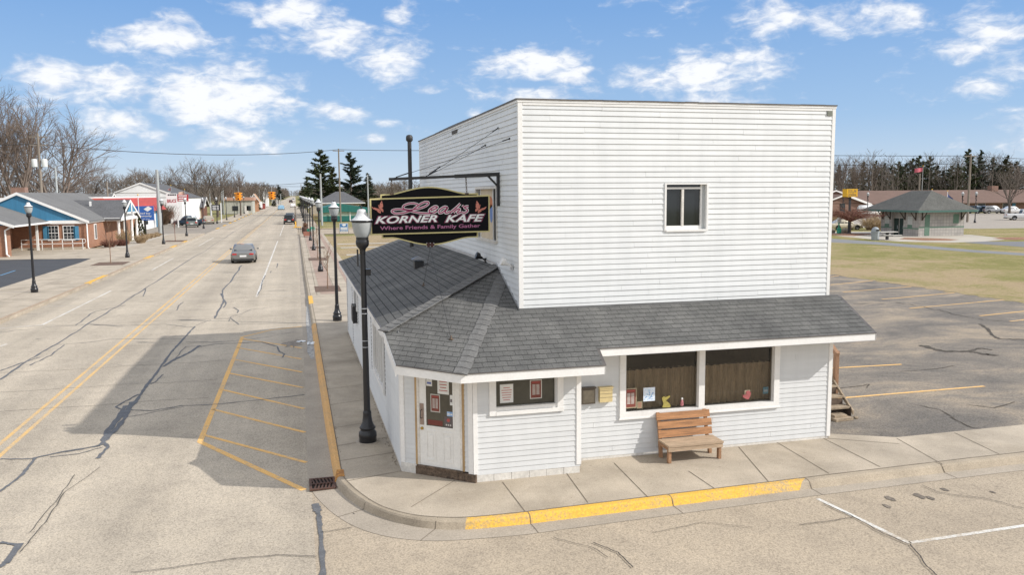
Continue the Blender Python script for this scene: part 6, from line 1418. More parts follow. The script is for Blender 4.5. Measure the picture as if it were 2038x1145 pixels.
# ---- red mansard store
rs = thing('red_roof_store', 'white store with red sloping mansard roof behind the blue bank sign', 'store', (-30,142,.1))
walls(rs, -38,-24.0,120,165,.05,3.2,m_wside); q = MB(); lo, hi = 3.1, 5.3
o = [(-23.2,119.2),(-23.2,165.8),(-38.8,165.8),(-38.8,119.2)]; i_ = [(-24.6,120.8),(-24.6,164.4),(-37.2,164.4),(-37.2,120.8)]
for k in range(4): q.face([(*o[k],lo),(*o[(k+1)%4],lo),(*i_[(k+1)%4],hi),(*i_[k],hi)])
q.face([(*p,hi) for p in i_]); q.build('mansard_roof', M('red_metal_roof', (.42,.05,.025), .5, .12, .5, .2, 3, stretch=(.2,.2,5)), rs); box_part(rs,'parapet',m_wside,(-38,-24.7,120.9,164,hi,hi+.18))
box_part(rs,'corner_panel',m_bshut,(-24,-23.94,158.5,160,.1,2.9),(-24,-23.94,162.5,163.6,.1,2.9)); box_part(rs,'window',m_wind,(-24,-23.95,146,150,.9,2.3)); box_part(rs,'wall_sign',m_sred,(-23.98,-23.9,139,141.5,1.3,2.2))
# ---- big white gable behind
bg_ = thing('white_gable_hall', 'large white gabled hall with dark roof rising behind the red roofed store', 'hall', (-44,190,.1))
a = at(186,392,'y',180); b = at(372,392,'y',180); ap = at(279,363.5,'y',180)
walls(bg_, a.x+1, b.x-1, 180, 215, .05, a.z-.3, m_wside); gable_y(bg_, a.x+1, b.x-1, 180, 215, a.z-.2, ap.z, m_rfd, m_wside, .15, .2)
box_part(bg_,'window',m_wind,(ap.x-2.2,ap.x-.2,179.9,180,a.z-.9,a.z-.1)); box_part(bg_,'cladding_seam',m_trimd,(a.x+3,b.x-3,179.93,179.99,a.z+.75,a.z+.83))
h1 = thing('grey_roof_house', 'long grey roofed house with white eaves behind the bank roof', 'house', (-60,165,.1)); a = at(128,392,'y',165); b = at(205,392,'y',165)
walls(h1, a.x, b.x, 165, 178, .05, 3.6, m_tanw); gable_x(h1, a.x, b.x, 164.5, 178.5, 3.7, 6.1, m_rfg, m_wside, .6); box_part(h1,'window',m_wind,(b.x-9,b.x-6,164.9,165,1.5,3.0),(b.x-4,b.x-1.5,164.9,165,1.5,3.0))
h2 = thing('tan_roof_shop', 'low shop with tan roof and white eave beyond the red roofed store', 'shop', (-26,185,.1)); walls(h2, -32,-24.5,180,196,.05,2.6,m_tanw); gable_y(h2, -32.4,-24.2,180,196,2.6,4.2,M('tan_roof', (.27,.225,.18), .9, .1), m_wside, .7); box_part(h2,'window',m_wind,(-24.5,-24.45,184,186,.8,2.1),(-24.5,-24.45,189,191,.8,2.1))
h3 = thing('brown_house', 'brown house with white eave behind the dark pickup', 'house', (-31,215,.1)); a = at(350,420,'y',212); b = at(402,420,'y',212); walls(h3, a.x, b.x, 212, 224, .05, 2.9, M('brown_wall', (.16,.075,.05), .8, .15)); gable_x(h3, a.x, b.x, 211.5, 224.5, 3.0, 5.2, m_rfd, m_wside, .6); box_part(h3,'window',m_wind,(b.x-5,b.x-3,211.9,212,1,2.4)); box_part(h3,'stone_panel',m_tanw,(b.x-2.4,b.x-.2,211.85,211.95,.2,2.6))
h4 = thing('pale_flat_building', 'pale flat roofed building with pinkish roof edge behind the first traffic light', 'building', (-30,262,.1)); a = at(449,425,'y',260); b = at(503,425,'y',260); walls(h4, a.x, b.x, 260, 276, .05, 4.0, M('pale_wall', (.42,.42,.37), .8, .1)); box_part(h4,'roof_edge',M('pinkish_roof', (.45,.27,.2), .8, .1),(a.x-.4,b.x+.4,259.6,276.4,4.0,4.9)); box_part(h4,'window',m_wind,(a.x+2,a.x+3.6,259.9,260,1.0,2.4),(a.x+6,a.x+7.2,259.9,260,1.0,2.4)); box_part(h4,'door',m_trimd,(b.x-2.5,b.x-1.2,259.9,260,.1,2.4))
h5 = thing('orange_brick_shop', 'small orange walled shop beyond the pale flat roofed building', 'shop', (-24,300,.1)); a = at(499,420,'y',296); b = at(514,420,'y',296); walls(h5, a.x, b.x, 296, 308, .05, 4.2, M('orange_wall', (.45,.24,.14), .8, .1)); gable_y(h5, a.x, b.x, 296, 308, 4.2, 6.0, M('orange_roof', (.42,.25,.15), .9, .1), m_wside, .5)
for px, w_, lab in ((497,5.0,'white box trailer parked on the far verge, nearest of the row'),(505,4.5,'white box trailer in the middle of the far verge row'),(513,4.0,'white box trailer at the end of the far verge row')):
    c = at(px, 417, 'y', 330); t = thing('box_trailer', lab, 'trailer', (c.x,330,.1), 0, 'box trailers on the far verge'); box_part(t,'box',m_wside,(c.x-w_/2*.8,c.x+w_/2*.8,329,333,.7,3.1)); box_part(t,'wheels',m_tyre,(c.x-w_/2*.6,c.x-w_/2*.3,328.95,329.3,.1,.75),(c.x+w_/2*.3,c.x+w_/2*.6,328.95,329.3,.1,.75)); box_part(t,'stripe',m_green if px < 500 else m_sgrn,(c.x-w_/2*.6,c.x+w_/2*.5,328.97,329,1.4,1.8))
c = at(520,415,'y',345); t = thing('red_kiosk', 'small red shed on the far verge after the white trailers', 'shed', (c.x,345,.1)); box_part(t,'wall',M('dull_red_shed', (.28,.06,.05), .7, .15),(c.x-1.5,c.x+1.5,344,347,.1,2.3)); box_part(t,'roof',m_trimd,(c.x-1.8,c.x+1.8,343.7,347.3,2.3,2.5))
h6 = thing('far_white_house', 'tiny white house among the far trees left of the second traffic light', 'house', (-40,420,.1)); a = at(524,402,'y',420); b = at(534,402,'y',420); walls(h6, a.x, b.x, 420, 430, .05, 6.0, m_wside); gable_y(h6, a.x, b.x, 420, 430, 6.0, 9.0, m_rfd, m_wside, .5)
h7 = thing('far_white_barn', 'row of far white sheds beyond the second traffic light', 'shed', (-30,520,.1)); a = at(541,406,'y',520); b = at(556,406,'y',520); walls(h7, a.x, b.x, 520, 530, .05, 3.8, m_wside); gable_x(h7, a.x, b.x, 519, 531, 3.8, 6.2, m_rfg, m_wside, .5)
# ---- green shop on the cafe side, with the big grey hip roof behind
gs = thing('green_store', 'green metal shop with pale green wall behind the street lamps', 'shop', (11,180,.1))
a = at(655,440,'y',176); b = at(742,440,'y',176); ap = at(674,405.5,'y',176); er = at(742,416.5,'y',176).z; 
q = MB(); q.prism([(a.x-1.5,176,.05),(b.x,176,.05),(b.x,176,er-.4),(ap.x,176,ap.z-.3),(a.x-1.5,176,ap.z-1.2)], (0,16,0)); q.build('wall', m_pgreen, gs)
q = MB(); q.prism([(b.x+.4,175.6,er+.1),(ap.x,175.6,ap.z),(a.x-2,175.6,ap.z-1.0),(a.x-2,175.6,ap.z-1.9),(ap.x,175.6,ap.z-1.6),(b.x+.4,175.6,er-.8)], (0,17,0)); q.build('roof', m_green, gs)
box_part(gs,'wainscot',m_green,(a.x-1.55,b.x+.02,175.94,175.99,.05,at(700,429.5,'y',176).z)); c0 = at(719.5,427,'y',176); c1_ = at(731,419.5,'y',176); box_part(gs,'window',m_trim,(c0.x,c1_.x,175.9,176,c0.z,c1_.z)); box_part(gs,'door',m_trim,(at(696,437,'y',176).x,at(698,437,'y',176).x,175.9,175.99,.1,2.3)); box_part(gs,'dark_bay',m_wind,(at(722,436,'y',176).x,b.x,175.9,175.93,.1,c0.z-.2))
hr = thing('grey_hip_house', 'house with broad dark grey hip roof behind the green shop', 'house', (12,215,.1)); a = at(634,404,'y',200); b = at(722,404,'y',200); ap0 = at(668,381.5,'y',209); ap1 = at(684,387,'y',209)
walls(hr, a.x+1, b.x-1, 200, 217, .05, a.z-.1, m_tanw); q = MB(); z = a.z; A = [(a.x-.5,199,z),(b.x+.5,199,z),(b.x+.5,219,z),(a.x-.5,219,z)]; r0 = V((ap0.x,209,ap0.z)); r1 = V((ap1.x,209,ap0.z)); q.face([A[0],A[1],r1,r0]); q.face([A[1],A[2],r1]); q.face([A[2],A[3],r0,r1]); q.face([A[3],A[0],r0]); q.build('roof', m_rfd, hr); box_part(hr,'fascia',m_trim,(a.x-.5,b.x+.5,198.95,199,z-.2,z)); box_part(hr,'window',m_wind,(a.x+3,a.x+5,199.9,200,1.2,2.8))
h8 = thing('tan_porch_house', 'low tan house with long porch rail beyond the side street', 'house', (5,200,.1)); a = at(628,418,'y',205); walls(h8, 3.8, 7.2, 222, 234, .05, 2.6, m_tanw); gable_y(h8, 3.6, 7.4, 222, 234, 2.6, 3.9, m_rfd, m_tanw, .5); box_part(h8,'porch_rail',M('tan_rail', (.42,.30,.13), .8, .1),(3.7,9.5,196,196.15,.9,1.1),(3.7,9.5,196,196.15,.3,.42),(3.7,3.85,196,196.15,.1,1.1),(9.4,9.5,196,196.15,.1,1.1))
# ---- toilet block in the park
rr = thing('toilet_block', 'grey block toilet building with green hip roof and two dark green doors', 'building', (74.5,86,.12))
X0, X1_, Y0, Y1_ = 71.0, 77.4, 83.0, 89.6
q = MB(); q.face([(X0,Y0,.1),(X1_,Y0,.1),(X1_,Y0,3.2),(X0,Y0,3.2)]); q.face([(X1_,Y0,.1),(X1_,Y1_,.1),(X1_,Y1_,3.2),(X1_,Y0,3.2)]); q.face([(X1_,Y1_,.1),(X0,Y1_,.1),(X0,Y1_,3.2),(X1_,Y1_,3.2)])
for ya, yb2 in ((Y0,85.6),(87.6,Y1_)): q.face([(X0,yb2,.1),(X0,ya,.1),(X0,ya,3.2),(X0,yb2,3.2)])
q.face([(X0+.3,87.6,.1),(X0+.3,85.6,.1),(X0+.3,85.6,3.2),(X0+.3,87.6,3.2)]); q.face([(X0,85.6,.1),(X0+.3,85.6,.1),(X0+.3,85.6,3.2),(X0,85.6,3.2)]); q.face([(X0+.3,87.6,.1),(X0,87.6,.1),(X0,87.6,3.2),(X0+.3,87.6,3.2)]); q.build('wall', m_block, rr)
ov = 1.15; A = [(X0-ov,Y0-ov,3.2),(X1_+ov-.3,Y0-ov,3.2),(X1_+ov-.3,Y1_+ov+1,3.2),(X0-ov,Y1_+ov+1,3.2)]; r0 = V((74.3,88.4,5.5)); r1 = V((74.3,85.0,5.5)); 
q = MB(); q.face([A[0],A[1],r1]); q.face([A[1],A[2],r0,r1]); q.face([A[2],A[3],r0]); q.face([A[3],A[0],r1,r0]); q.build('roof', m_rfgn, rr)
m_dg = M('dark_green_paint', (.008,.028,.023), .5, .1); m_mg = M('mid_green_trim', (.06,.14,.12), .5, .1); m_gb = M('green_block', (.12,.20,.15), .8, .12, 4)
for p, q2 in ((A[0],A[1]),(A[1],A[2]),(A[2],A[3]),(A[3],A[0])): z = MB(); z.bar(V(p)-V((0,0,.12)), V(q2)-V((0,0,.12)), .06, .22); z.build('fascia', m_mg, rr)
q = MB(); q.face([(X0-ov,Y0-ov,3.06),(X0-ov,Y1_+ov,3.06),(X1_+ov,Y1_+ov,3.06),(X1_+ov,Y0-ov,3.06)]); q.build('soffit', m_mg, rr)
for y0_, y1_ in ((85.75,86.55),(86.75,87.5)): d = box_part(rr,'door',m_dg,(X0+.24,X0+.29,y0_,y1_,.12,2.15)); box_part(d,'handle',m_pole2,(X0+.2,X0+.24,y0_+.1,y0_+.16,.9,1.3))
for y in (88.1,84.1):
    q = MB()
    for i in range(4):
        for j in range(5): q.box(X0-.02,X0,y+i*.2,y+i*.2+.16,1.5+j*.2,1.66+j*.2)
    q.build('glass_block_window', M('glass_block', (.55,.57,.55), .2, .1) if y > 88 else bpy.data.materials['glass_block'], rr); box_part(rr,'green_panel',m_gb,(X0-.02,X0,y,y+.78,1.1,1.45))
box_part(rr,'green_band',m_gb,(X0-.015,X0,Y0,85.6,.95,1.1),(X0-.015,X0,87.6,Y1_,.95,1.1)); box_part(rr,'green_band',m_gb,(X0,X1_,Y0-.015,Y0,1.1,1.25))
box_part(rr,'green_panel',m_gb,(X0+.8,X0+1.5,Y0-.02,Y0,.2,2.7)); box_part(rr,'green_panel',m_gb,(X1_-1.6,X1_-.8,Y0-.02,Y0,1.6,2.7))
for x, y, dx, dy in ((X0,83.5,-1,0),(X0,85.3,-1,0),(X0,87.9,-1,0),(X0,89.2,-1,0),(X0+.4,Y0,0,-1),(X1_-.5,Y0,0,-1)):
    q = MB(); q.bar((x+dx*.05,y+dy*.05,2.0),(x+dx*.05,y+dy*.05,3.05),.1); q.bar((x+dx*.05,y+dy*.05,2.05),(x+dx*.85,y+dy*.85,3.05),.09); q.build('eave_bracket', M('bracket_brown', (.06,.045,.035), .7) if 'bracket_brown' not in bpy.data.materials else bpy.data.materials['bracket_brown'], rr)
# ---- long brick motel and the gabled brick hall
mo = thing('brick_motel', 'long low brick motel with brown roof in front of the wood', 'motel', (160,180,.1)); 
ye = 172; ze = at(1985,400,'y',ye).z; zt_ = at(1985,377.5,'y',ye+9).z
walls(mo, 112,262,ye+1.2,ye+17,.05,ze,m_brick2); gable_x(mo, 112,262,ye+1.2,ye+17,ze+.1,zt_,m_rfb,m_brick2,1.3,.2,None)
for k in range(14):
    x = 150+k*7.6; w__ = box_part(mo,'window',m_trimd,(x,x+2.4,ye+1.1,ye+1.2,.7,2.3)); box_part(w__,'pane',m_wind,(x+.1,x+2.3,ye+1.08,ye+1.1,.8,2.2)); box_part(mo,'door',m_bshut if k % 3 == 0 else m_brick2,(x+3,x+4,ye+1.1,ye+1.2,.1,2.2))
box_part(mo,'chimney',m_brick2,(176,178,ye+8,ye+9.5,zt_-.6,zt_+1.0))
bh = thing('brick_gable_hall', 'brick hall with two white edged gables beside the cafe wall', 'hall', (120,165,.1)); ap = at(1680,387,'y',160); rt = at(1727,405,'y',160)
xh = ap.x-(rt.x-ap.x); walls(bh, xh, rt.x-.8, 160, 180, .05, rt.z, m_brick2); gable_y(bh, xh, rt.x-.6, 160, 180, rt.z+.1, ap.z, m_rfb, m_brick2, .7)
ap2 = at(1661,378.5,'y',166); gable_y(bh, ap2.x-9, ap2.x+9, 166, 185, ap2.z-3.0, ap2.z, m_rfb, m_brick2, .6, name='upper_roof'); box_part(bh,'wall',m_brick2,(ap2.x-9,ap2.x+9,166,184.8,.05,ap2.z-3)); d0 = at(1672,426,'y',159.9); d1 = at(1682,405,'y',159.9); box_part(bh,'door',m_wind,(d0.x,d1.x,159.9,160,.1,d1.z))
tk = thing('propane_tank', 'white horizontal tank beside the brick gabled hall', 'tank', (95,140,.1)); c = at(1729,418,'y',140); q = MB(); q.tube([c+V((-2.2,0,0)),c+V((-2,0,0)),c+V((2,0,0)),c+V((2.2,0,0))],[.3,.95,.95,.3],12); q.build('tank', m_wside, tk)
for dx in (-1.4,1.4): box_part(tk,'leg',m_pole2,(c.x+dx-.15,c.x+dx+.15,139.6,140.4,.05,c.z-.7))
# ================================================================== trees and shrubs
m_bark = M('bark_grey_brown', (.125,.10,.082), .95, .2, 4); m_twig = M('twig_brown', (.165,.128,.105), .95, .25, 2); m_twig2 = M('twig_grey', (.15,.125,.105), .95, .25, 2); m_twigr = M('twig_reddish', (.19,.085,.06), .95, .25, 3)
def needle_mat(name, col):
    mt, nt, b = _new(name); b.inputs['Roughness'].default_value = .8; b.inputs['Specular IOR Level'].default_value = .15
    pos = N(nt, 'ShaderNodeNewGeometry').outputs['Position']
    nt.links.new(ramp(nt, noise(nt, pos, .7, 4, .7), [(.3, mul(col,.55)), (.55, col), (.72, mul(col,1.7))]), b.inputs['Base Color']); return mt
m_ndl = needle_mat('pine_needles', (.10,.122,.06)); m_ndl2 = needle_mat('spruce_needles', (.10,.105,.055)); m_ndl3 = needle_mat('bluish_needles', (.085,.11,.078)); m_arb = needle_mat('arborvitae', (.06,.07,.025))
def bare_tree(name, label, seed, H, spread, forkh, twigm, nl=6, fine=4):
    r = random.Random(seed); t = thing(name, label, 'tree', (0,0,0)); tr = MB(); cr = MB()
    def grow(mb, p, d, L, rad, dep):
        segs = 4 if dep < 2 else (3 if dep == 2 else 2); pts = [V(p)]; dd = V(d)
        for k in range(segs):
            dd = (dd + V((r.gauss(0,.10), r.gauss(0,.10), .07 if dep < 3 else .02))).normalized(); pts.append(pts[-1]+dd*(L/segs))
        n = 6 if dep == 0 else (4 if dep == 1 else 3)
        mb.tube(pts, [rad*(1-.72*k/segs) for k in range(segs+1)], n, False, dep < 2)
        if dep >= 4: return
        nc = (nl, 9 if H > 16 else 7, 8 if H > 16 else 6, fine)[dep] if dep < 4 else 0
        for k in range(nc):
            f = .28+.72*(k+r.random()*.8)/nc; f = min(f, 1); i = min(int(f*segs), segs-1); q = pts[i]+(pts[i+1]-pts[i])*(f*segs-i)
            ax = dd.orthogonal().normalized(); ax.rotate(Matrix.Rotation(r.random()*6.283, 3, dd)); an = radians(r.uniform(22,52)*(spread if dep < 2 else 1))
            nd = (dd*cos(an)+ax*sin(an)); nd.z += .12; nd.normalize()
            grow(cr, q, nd, L*r.uniform(.42,.62)*(1.15-.4*f), max(rad*(.5-.16*f), .019), dep+1)
    bole = [V((0,0,-.1)), V((r.uniform(-.1,.1),r.uniform(-.1,.1),H*forkh*.5)), V((r.uniform(-.2,.2),r.uniform(-.2,.2),H*forkh))]
    R0 = H*.021; tr.tube(bole, [R0*1.25, R0, R0*.9], 8, False)
    nm = 5 + seed % 2
    for k in range(nm):
        az = 2*pi*k/nm+r.uniform(-.4,.4); tilt = radians(r.uniform(8,34)*spread); d = V((sin(tilt)*cos(az), sin(tilt)*sin(az), cos(tilt)))
        grow(cr, bole[2]-V((0,0,r.random()*H*.05)), d, H*(1-forkh)*r.uniform(.62,.80), R0*.62, 1)
    tr.build('trunk', m_bark, t); cr.build('crown', twigm, t); return t
def conifer(name, label, seed, H, wid, mat, droop=.1, gap=.15, base=.12, nb=90):
    r = random.Random(seed); t = thing(name, label, 'tree', (0,0,0)); tr = MB(); cr = MB()
    tr.tube([V((0,0,-.1)),V((.05,0,H*.5)),V((0,.05,H*.985))], [H*.017,H*.011,.03], 7, False)
    for k in range(nb):
        f = base+(1-base)*(k+r.random()*.6)/nb; z = H*f
        L = wid*(1-f)**.72*r.uniform(.6,1.12)+.25
        L *= r.uniform(.8,1.15)
        if r.random() < gap: L *= .45
        az = r.random()*6.283; d = V((cos(az), sin(az), -droop+.35*f)).normalized(); p = V((0,0,z)); e = p+d*L+V((0,0,.12*L))
        tr.tube([p, p+d*L*.5, e], [.05,.035,.015], 3, False)
        n = int(7+L*9)
        for j in range(n):
            u = .18+.85*(j+r.random())/n; c = p+(e-p)*min(u,1.02)+V((r.gauss(0,.09*L*.5),r.gauss(0,.09*L*.5),r.gauss(0,.10)))
            s = r.uniform(.26,.58)*(.6+.35*L/wid)*H/16
            for q in range(2):
                a = V((r.gauss(0,1),r.gauss(0,1),r.gauss(0,.35)))+d*1.2; a.normalize(); b = a.cross(V((r.gauss(0,.4),r.gauss(0,.4),1))); b.normalize()
                cr.add([c-a*s*1.3, c+b*s*.5, c+a*s*1.4, c-b*s*.5+V((0,0,-s*.25))], [(0,1,2,3)])
    tr.build('trunk', m_bark, t); cr.build('crown', mat, t); return t
PB = [bare_tree('bare_tree','tall bare spreading maple beyond the blue bank, at the photo edge',3,20,1.0,.16,m_twig,6,7), bare_tree('bare_tree','broad bare maple behind the transformer pole',8,20,1.25,.12,m_twig,7,7), bare_tree('bare_tree','proto',21,14,1.1,.2,m_twig2,6,4), bare_tree('bare_tree','proto',34,14,.8,.25,m_twig,5,4)]
HB = (20,20,14,14); used = [False]*8
def put(proto, i, heights, px, pyt, Y, rot, label, group, wide=1.0, zb=0):
    x = at(px, 400, 'y', Y).x; h = max(3, at(px, pyt, 'y', Y).z-zb); s = h/heights[i]; sc = (s*wide, s*wide, s)
    if not used_[id(proto[i])]:
        used_[id(proto[i])] = True; o = proto[i]; o.location = (x,Y,zb); o.rotation_euler = (0,0,rot); o.scale = sc; o['label'] = label; o['group'] = group; return o
    return dup(proto[i], (x,Y,zb), rot, label, group, sc)
used_ = {id(p): False for p in PB}
GB = 'bare trees along the street'
for i, px, pyt, Y, rot, wd, lab in [
    (0,38,203,140,.4,1.0,'tallest bare maple left of the transformer pole behind the bank'),(1,112,222,146,1.2,1.1,'broad bare maple spreading right of the transformer pole'),(0,-60,180,150,2.0,1.1,'bare maple crown cut by the photo edge beside the tallest one'),
    (3,8,330,165,2.0,1.6,'low bare tree filling the gap behind the bank chimney'),(2,80,320,170,.6,1.7,'low dark bare tree between the two big maples'),(2,175,335,175,1.9,1.6,'low bare tree under the skirt of the broad maple'),
    (2,228,336,250,.3,1.3,'small bare tree above the grey roofed house'),(3,255,345,260,1.0,1.5,'small bare tree left of the white gable'),(2,318,326,235,2.2,1.3,'reddish bare tree above the white gable roof'),(3,290,330,240,.2,1.3,'bare tree directly behind the white gable peak'),
    (2,392,308,225,.9,1.1,'tall bare tree behind the brown house, left one of the tall pair'),(2,432,310,228,3.0,.9,'tall bare tree behind the black message board, right one of the tall pair'),(3,478,335,235,.5,.8,'slim bare tree between the two traffic lights'),(3,365,350,240,1.7,1.4,'low bare tree behind the red sign'),(3,455,360,270,.1,1.5,'low bare tree left of the first traffic light'),
    (3,500,358,330,2.6,1.3,'bare tree above the orange walled shop'),(2,527,366,420,1.3,1.2,'bare tree above the tiny far white house'),(3,548,372,480,.8,1.2,'bare tree behind the second traffic light'),
    (2,2010,325,150,1.6,1.1,'spreading bare tree by the motel parking at the photo edge'),(3,2050,315,160,.4,1.3,'bare tree crown entering at the photo edge over the motel'),(3,1672,305,190,.7,.7,'pale slender bare tree beside the cafe wall corner'),(3,1700,318,200,2.7,.8,'pale slender bare tree above the yellow pylon sign'),(3,1735,312,205,1.2,.7,'slender bare tree left of the short crossarm pole'),(2,1880,335,215,2.4,.9,'bare tree between the dark pines behind the motel'),
    (2,765,358,330,2.0,1.3,'far bare tree left of the hanging sign'),(3,800,350,340,.9,1.3,'far bare tree behind the hanging sign chains')]:
    put(PB, i, HB, px, pyt, Y, rot, lab, GB, wd)
PC = [conifer('pine_tree','proto',5,16,5.6,m_ndl,.05,.2,.16,110), conifer('spruce_tree','proto',9,16,4.2,m_ndl2,.25,.1,.06,120), conifer('pine_tree','proto',14,16,4.8,m_ndl3,.0,.3,.22,90)]
HC = (16,16,16)
used_.update({id(p): False for p in PC}); GC = 'conifers'
for i, px, pyt, Y, rot, wd, lab in [
    (0,640,299,232,.3,1.2,'big dark pine left of the tall utility pole'),(2,699,305,238,1.0,1.35,'open crowned pine right of the tall utility pole'),(1,733,345,240,.5,1.2,'brownish spruce right of the two big pines'),(1,664,335,236,2.0,1.1,'dark spruce tucked between the two big pines'),(0,612,358,260,.2,1.0,'small pine left of the big dark pine'),(1,603,372,330,1.1,1.2,'small dark spruce far down the street behind the lamps'),
    (0,1922,297,205,.7,.85,'tallest blue green pine behind the pale utility pole'),(2,1948,300,207,1.9,.9,'tall pine just right of the pale utility pole'),(1,1903,327,202,.4,1.0,'shorter spruce left of the pale utility pole'),(1,2000,310,204,2.4,1.0,'pointed spruce over the motel near the photo edge'),(2,1972,315,208,.2,.9,'thin crowned pine between the tall pines and the pointed spruce'),
    (0,1825,310,225,.9,.9,'pine rising above the faded pink flag'),(0,1848,312,228,2.9,.9,'pine right of the faded pink flag'),(1,1862,330,220,1.6,1.0,'spruce between the flag and the pale utility pole'),(0,1785,322,224,.1,1.0,'pine above the toilet block roof, left of the flag'),(1,1800,325,232,1.3,1.0,'spruce behind the pine above the toilet block'),(1,1740,320,230,2.2,.8,'pointed spruce in the bare wood left of the crossarm pole'),(1,1758,325,234,.6,.8,'pointed spruce in the bare wood right of the crossarm pole'),(1,1716,322,236,.9,.8,'pointed spruce above the yellow pylon sign'),
    (2,1835,322,231,2.2,1.1,'broad pine just left of the faded pink flag'),(0,1812,316,233,1.1,1.1,'full pine left of the broad one by the pink flag'),(2,1772,330,229,.3,1.2,'low pine above the left slope of the toilet block roof'),(1,1875,340,216,.6,1.3,'low dense spruce above the right slope of the toilet block roof'),(0,1892,330,214,2.8,1.2,'round topped pine left of the tallest blue green pine'),(1,1985,328,212,1.7,1.2,'dense low spruce left of the pointed spruce'),(2,2020,322,214,.8,1.2,'ragged pine at the photo edge behind the spreading bare tree'),(1,1668,330,238,1.3,.9,'dark spruce right at the cafe wall corner'),(0,1694,334,240,.7,1.0,'dark pine left of the yellow pylon sign'),(1,1752,334,230,2.0,1.2,'squat spruce behind the crossarm pole'),
    (2,555,369,520,.4,1.4,'dark pine breaking the far tree line by the road'),(0,512,404,300,.7,1.6,'dark round evergreen beside the orange walled shop'),(1,545,398,420,.3,2.0,'dark evergreen at the far end of the trailers')]:
    put(PC, i, HC, px, pyt, Y, rot, lab, GC, wd)
def wood(name, n, xf, yf, hmin, hmax, seed, mat, tw=70, thick=.07, conif=0.0):
    r = random.Random(seed); mb = MB()
    for _ in range(n):
        y = r.uniform(*yf); x = r.uniform(*(xf(y) if callable(xf) else xf)); h = r.uniform(hmin, hmax); sp_ = h*r.uniform(.16,.26); b = V((x,y,-.1))
        mb.tube([b, b+V((r.gauss(0,.2),r.gauss(0,.2),h*.5)), b+V((r.gauss(0,.4),r.gauss(0,.4),h*.95))], [h*.012,h*.009,.03], 3, False)
        for k in range(tw):
            f = r.uniform(.12,.98); an = r.random()*6.283; rr = sp_*sqrt(r.random())*(1.15-abs(f-.55)); c = b+V((rr*cos(an), rr*sin(an), h*f)); L = h*r.uniform(.06,.16)
            d = V((cos(an)*r.uniform(.2,.9), sin(an)*r.uniform(.2,.9), r.uniform(.4,1.2))).normalized(); s = d.cross(V((r.gauss(0,1),r.gauss(0,1),.2))).normalized()*thick
            mb.add([c-d*L*.5-s, c-d*L*.5+s, c+d*L*.5], [(0,1,2)])
            if k % 2 == 0: e = c+d*L*.1; d2 = (d+V((r.gauss(0,.6),r.gauss(0,.6),.2))).normalized(); mb.add([e-s*.8, e+s*.8, e+d2*L*.7], [(0,1,2)])
    o = mb.build(name, mat, None); o['kind'] = 'stuff'; o['label'] = 'far bare leafless wood reading as one brown mass'; o['category'] = 'wood'; return o
wood('distant_wood', 260, (-330,-52), (330,480), 9, 16, 41, m_twig, 90, .10)
wood('distant_wood', 420, lambda y: (-16-(y-560)*.16-60,-16), (560,1150), 10, 17, 42, m_twig2, 90, .16)
wood('distant_wood', 200, lambda y: (9,120), (620,1200), 9, 15, 43, m_twig2, 80, .16)
wood('distant_wood', 260, (24,130), (300,430), 7.5, 11.5, 44, m_twig2, 90, .09)
wood('distant_wood', 470, (112,330), (200,262), 10, 17.5, 45, m_twig2, 120, .06)
wood('distant_wood', 420, lambda y: (-120,-15), (1100,2400), 12, 20, 48, m_twig2, 60, .3)
wood('distant_wood', 380, lambda y: (11,130), (1100,2400), 12, 19, 49, m_twig2, 60, .3)
wood('distant_wood', 200, (-400,400), (2700,2900), 14, 22, 50, m_twig2, 60, .5)
wood('distant_wood', 160, (330,560), (120,300), 9, 15, 46, m_twig2, 80, .08)
wood('distant_wood', 120, (-340,-130), (120,330), 10, 17, 47, m_twig, 90, .1)
# saplings in their mulch squares, shrubs
def sapling(loc, h, label, mat, sq, seed, spread=.25, nb=9):
    r = random.Random(seed); x, y, z = loc
    if sq: mb = MB(); mb.face([(x+dx*sq[0],y+dy*sq[1],z+.009) for dx,dy in ((-1,-1),(1,-1),(1,1),(-1,1))]); struct(mb, 'mulch_square', m_mulch)
    t = thing('sapling', label, 'sapling', loc); q = MB(); q.tube([(x,y,z),(x+r.gauss(0,.02),y,z+h*.5),(x+r.gauss(0,.04),y,z+h*.95)], [.035,.028,.01], 6, False); q.build('trunk', mat, t); q = MB()
    for k in range(nb):
        f = r.uniform(.35,.9); p = V((x,y,z+h*f)); an = r.random()*6.283; L = h*spread*r.uniform(.6,1.2); e = p+V((cos(an)*L*.5,sin(an)*L*.5,L*.9)); q.tube([p,(p+e)/2+V((0,0,-.03)),e],[.014,.010,.005],3,False)
        for j in range(4): u = r.uniform(.3,.95); c = p+(e-p)*u; q.tube([c, c+V((r.gauss(0,.12),r.gauss(0,.12),.18))*L*1.4], [.007,.003], 3, False)
    q.build('crown', mat, t); return t
m_sap = M('sapling_bark', (.24,.15,.10), .9, .2)
sapling(tuple(g(652,575,.152)), 2.3, 'thin leafless sapling in the mulch square nearest the cafe wall', m_sap, (.72,1.5), 1, .4, 12)
sapling(tuple(g(632,516,.152)), 3.0, 'thin leafless sapling in the second mulch square beyond the cafe', m_sap, (.75,1.5), 2, .3)
sapling((2.0,88,.152), 3.0, 'thin leafless sapling between the far lamps on the cafe side', m_sap, (.75,1.5), 3, .3)
sapling(tuple(g(220.5,525,.152)), 3.2, 'thin leafless sapling in a mulch square by the bank driveway', m_sap, (1.2,1.7), 4, .25)
sapling(tuple(g(349,480,.152)), 3.6, 'round headed leafless sapling in a mulch square before the double sign', m_twigr, (1.2,1.7), 5, .35, 20)
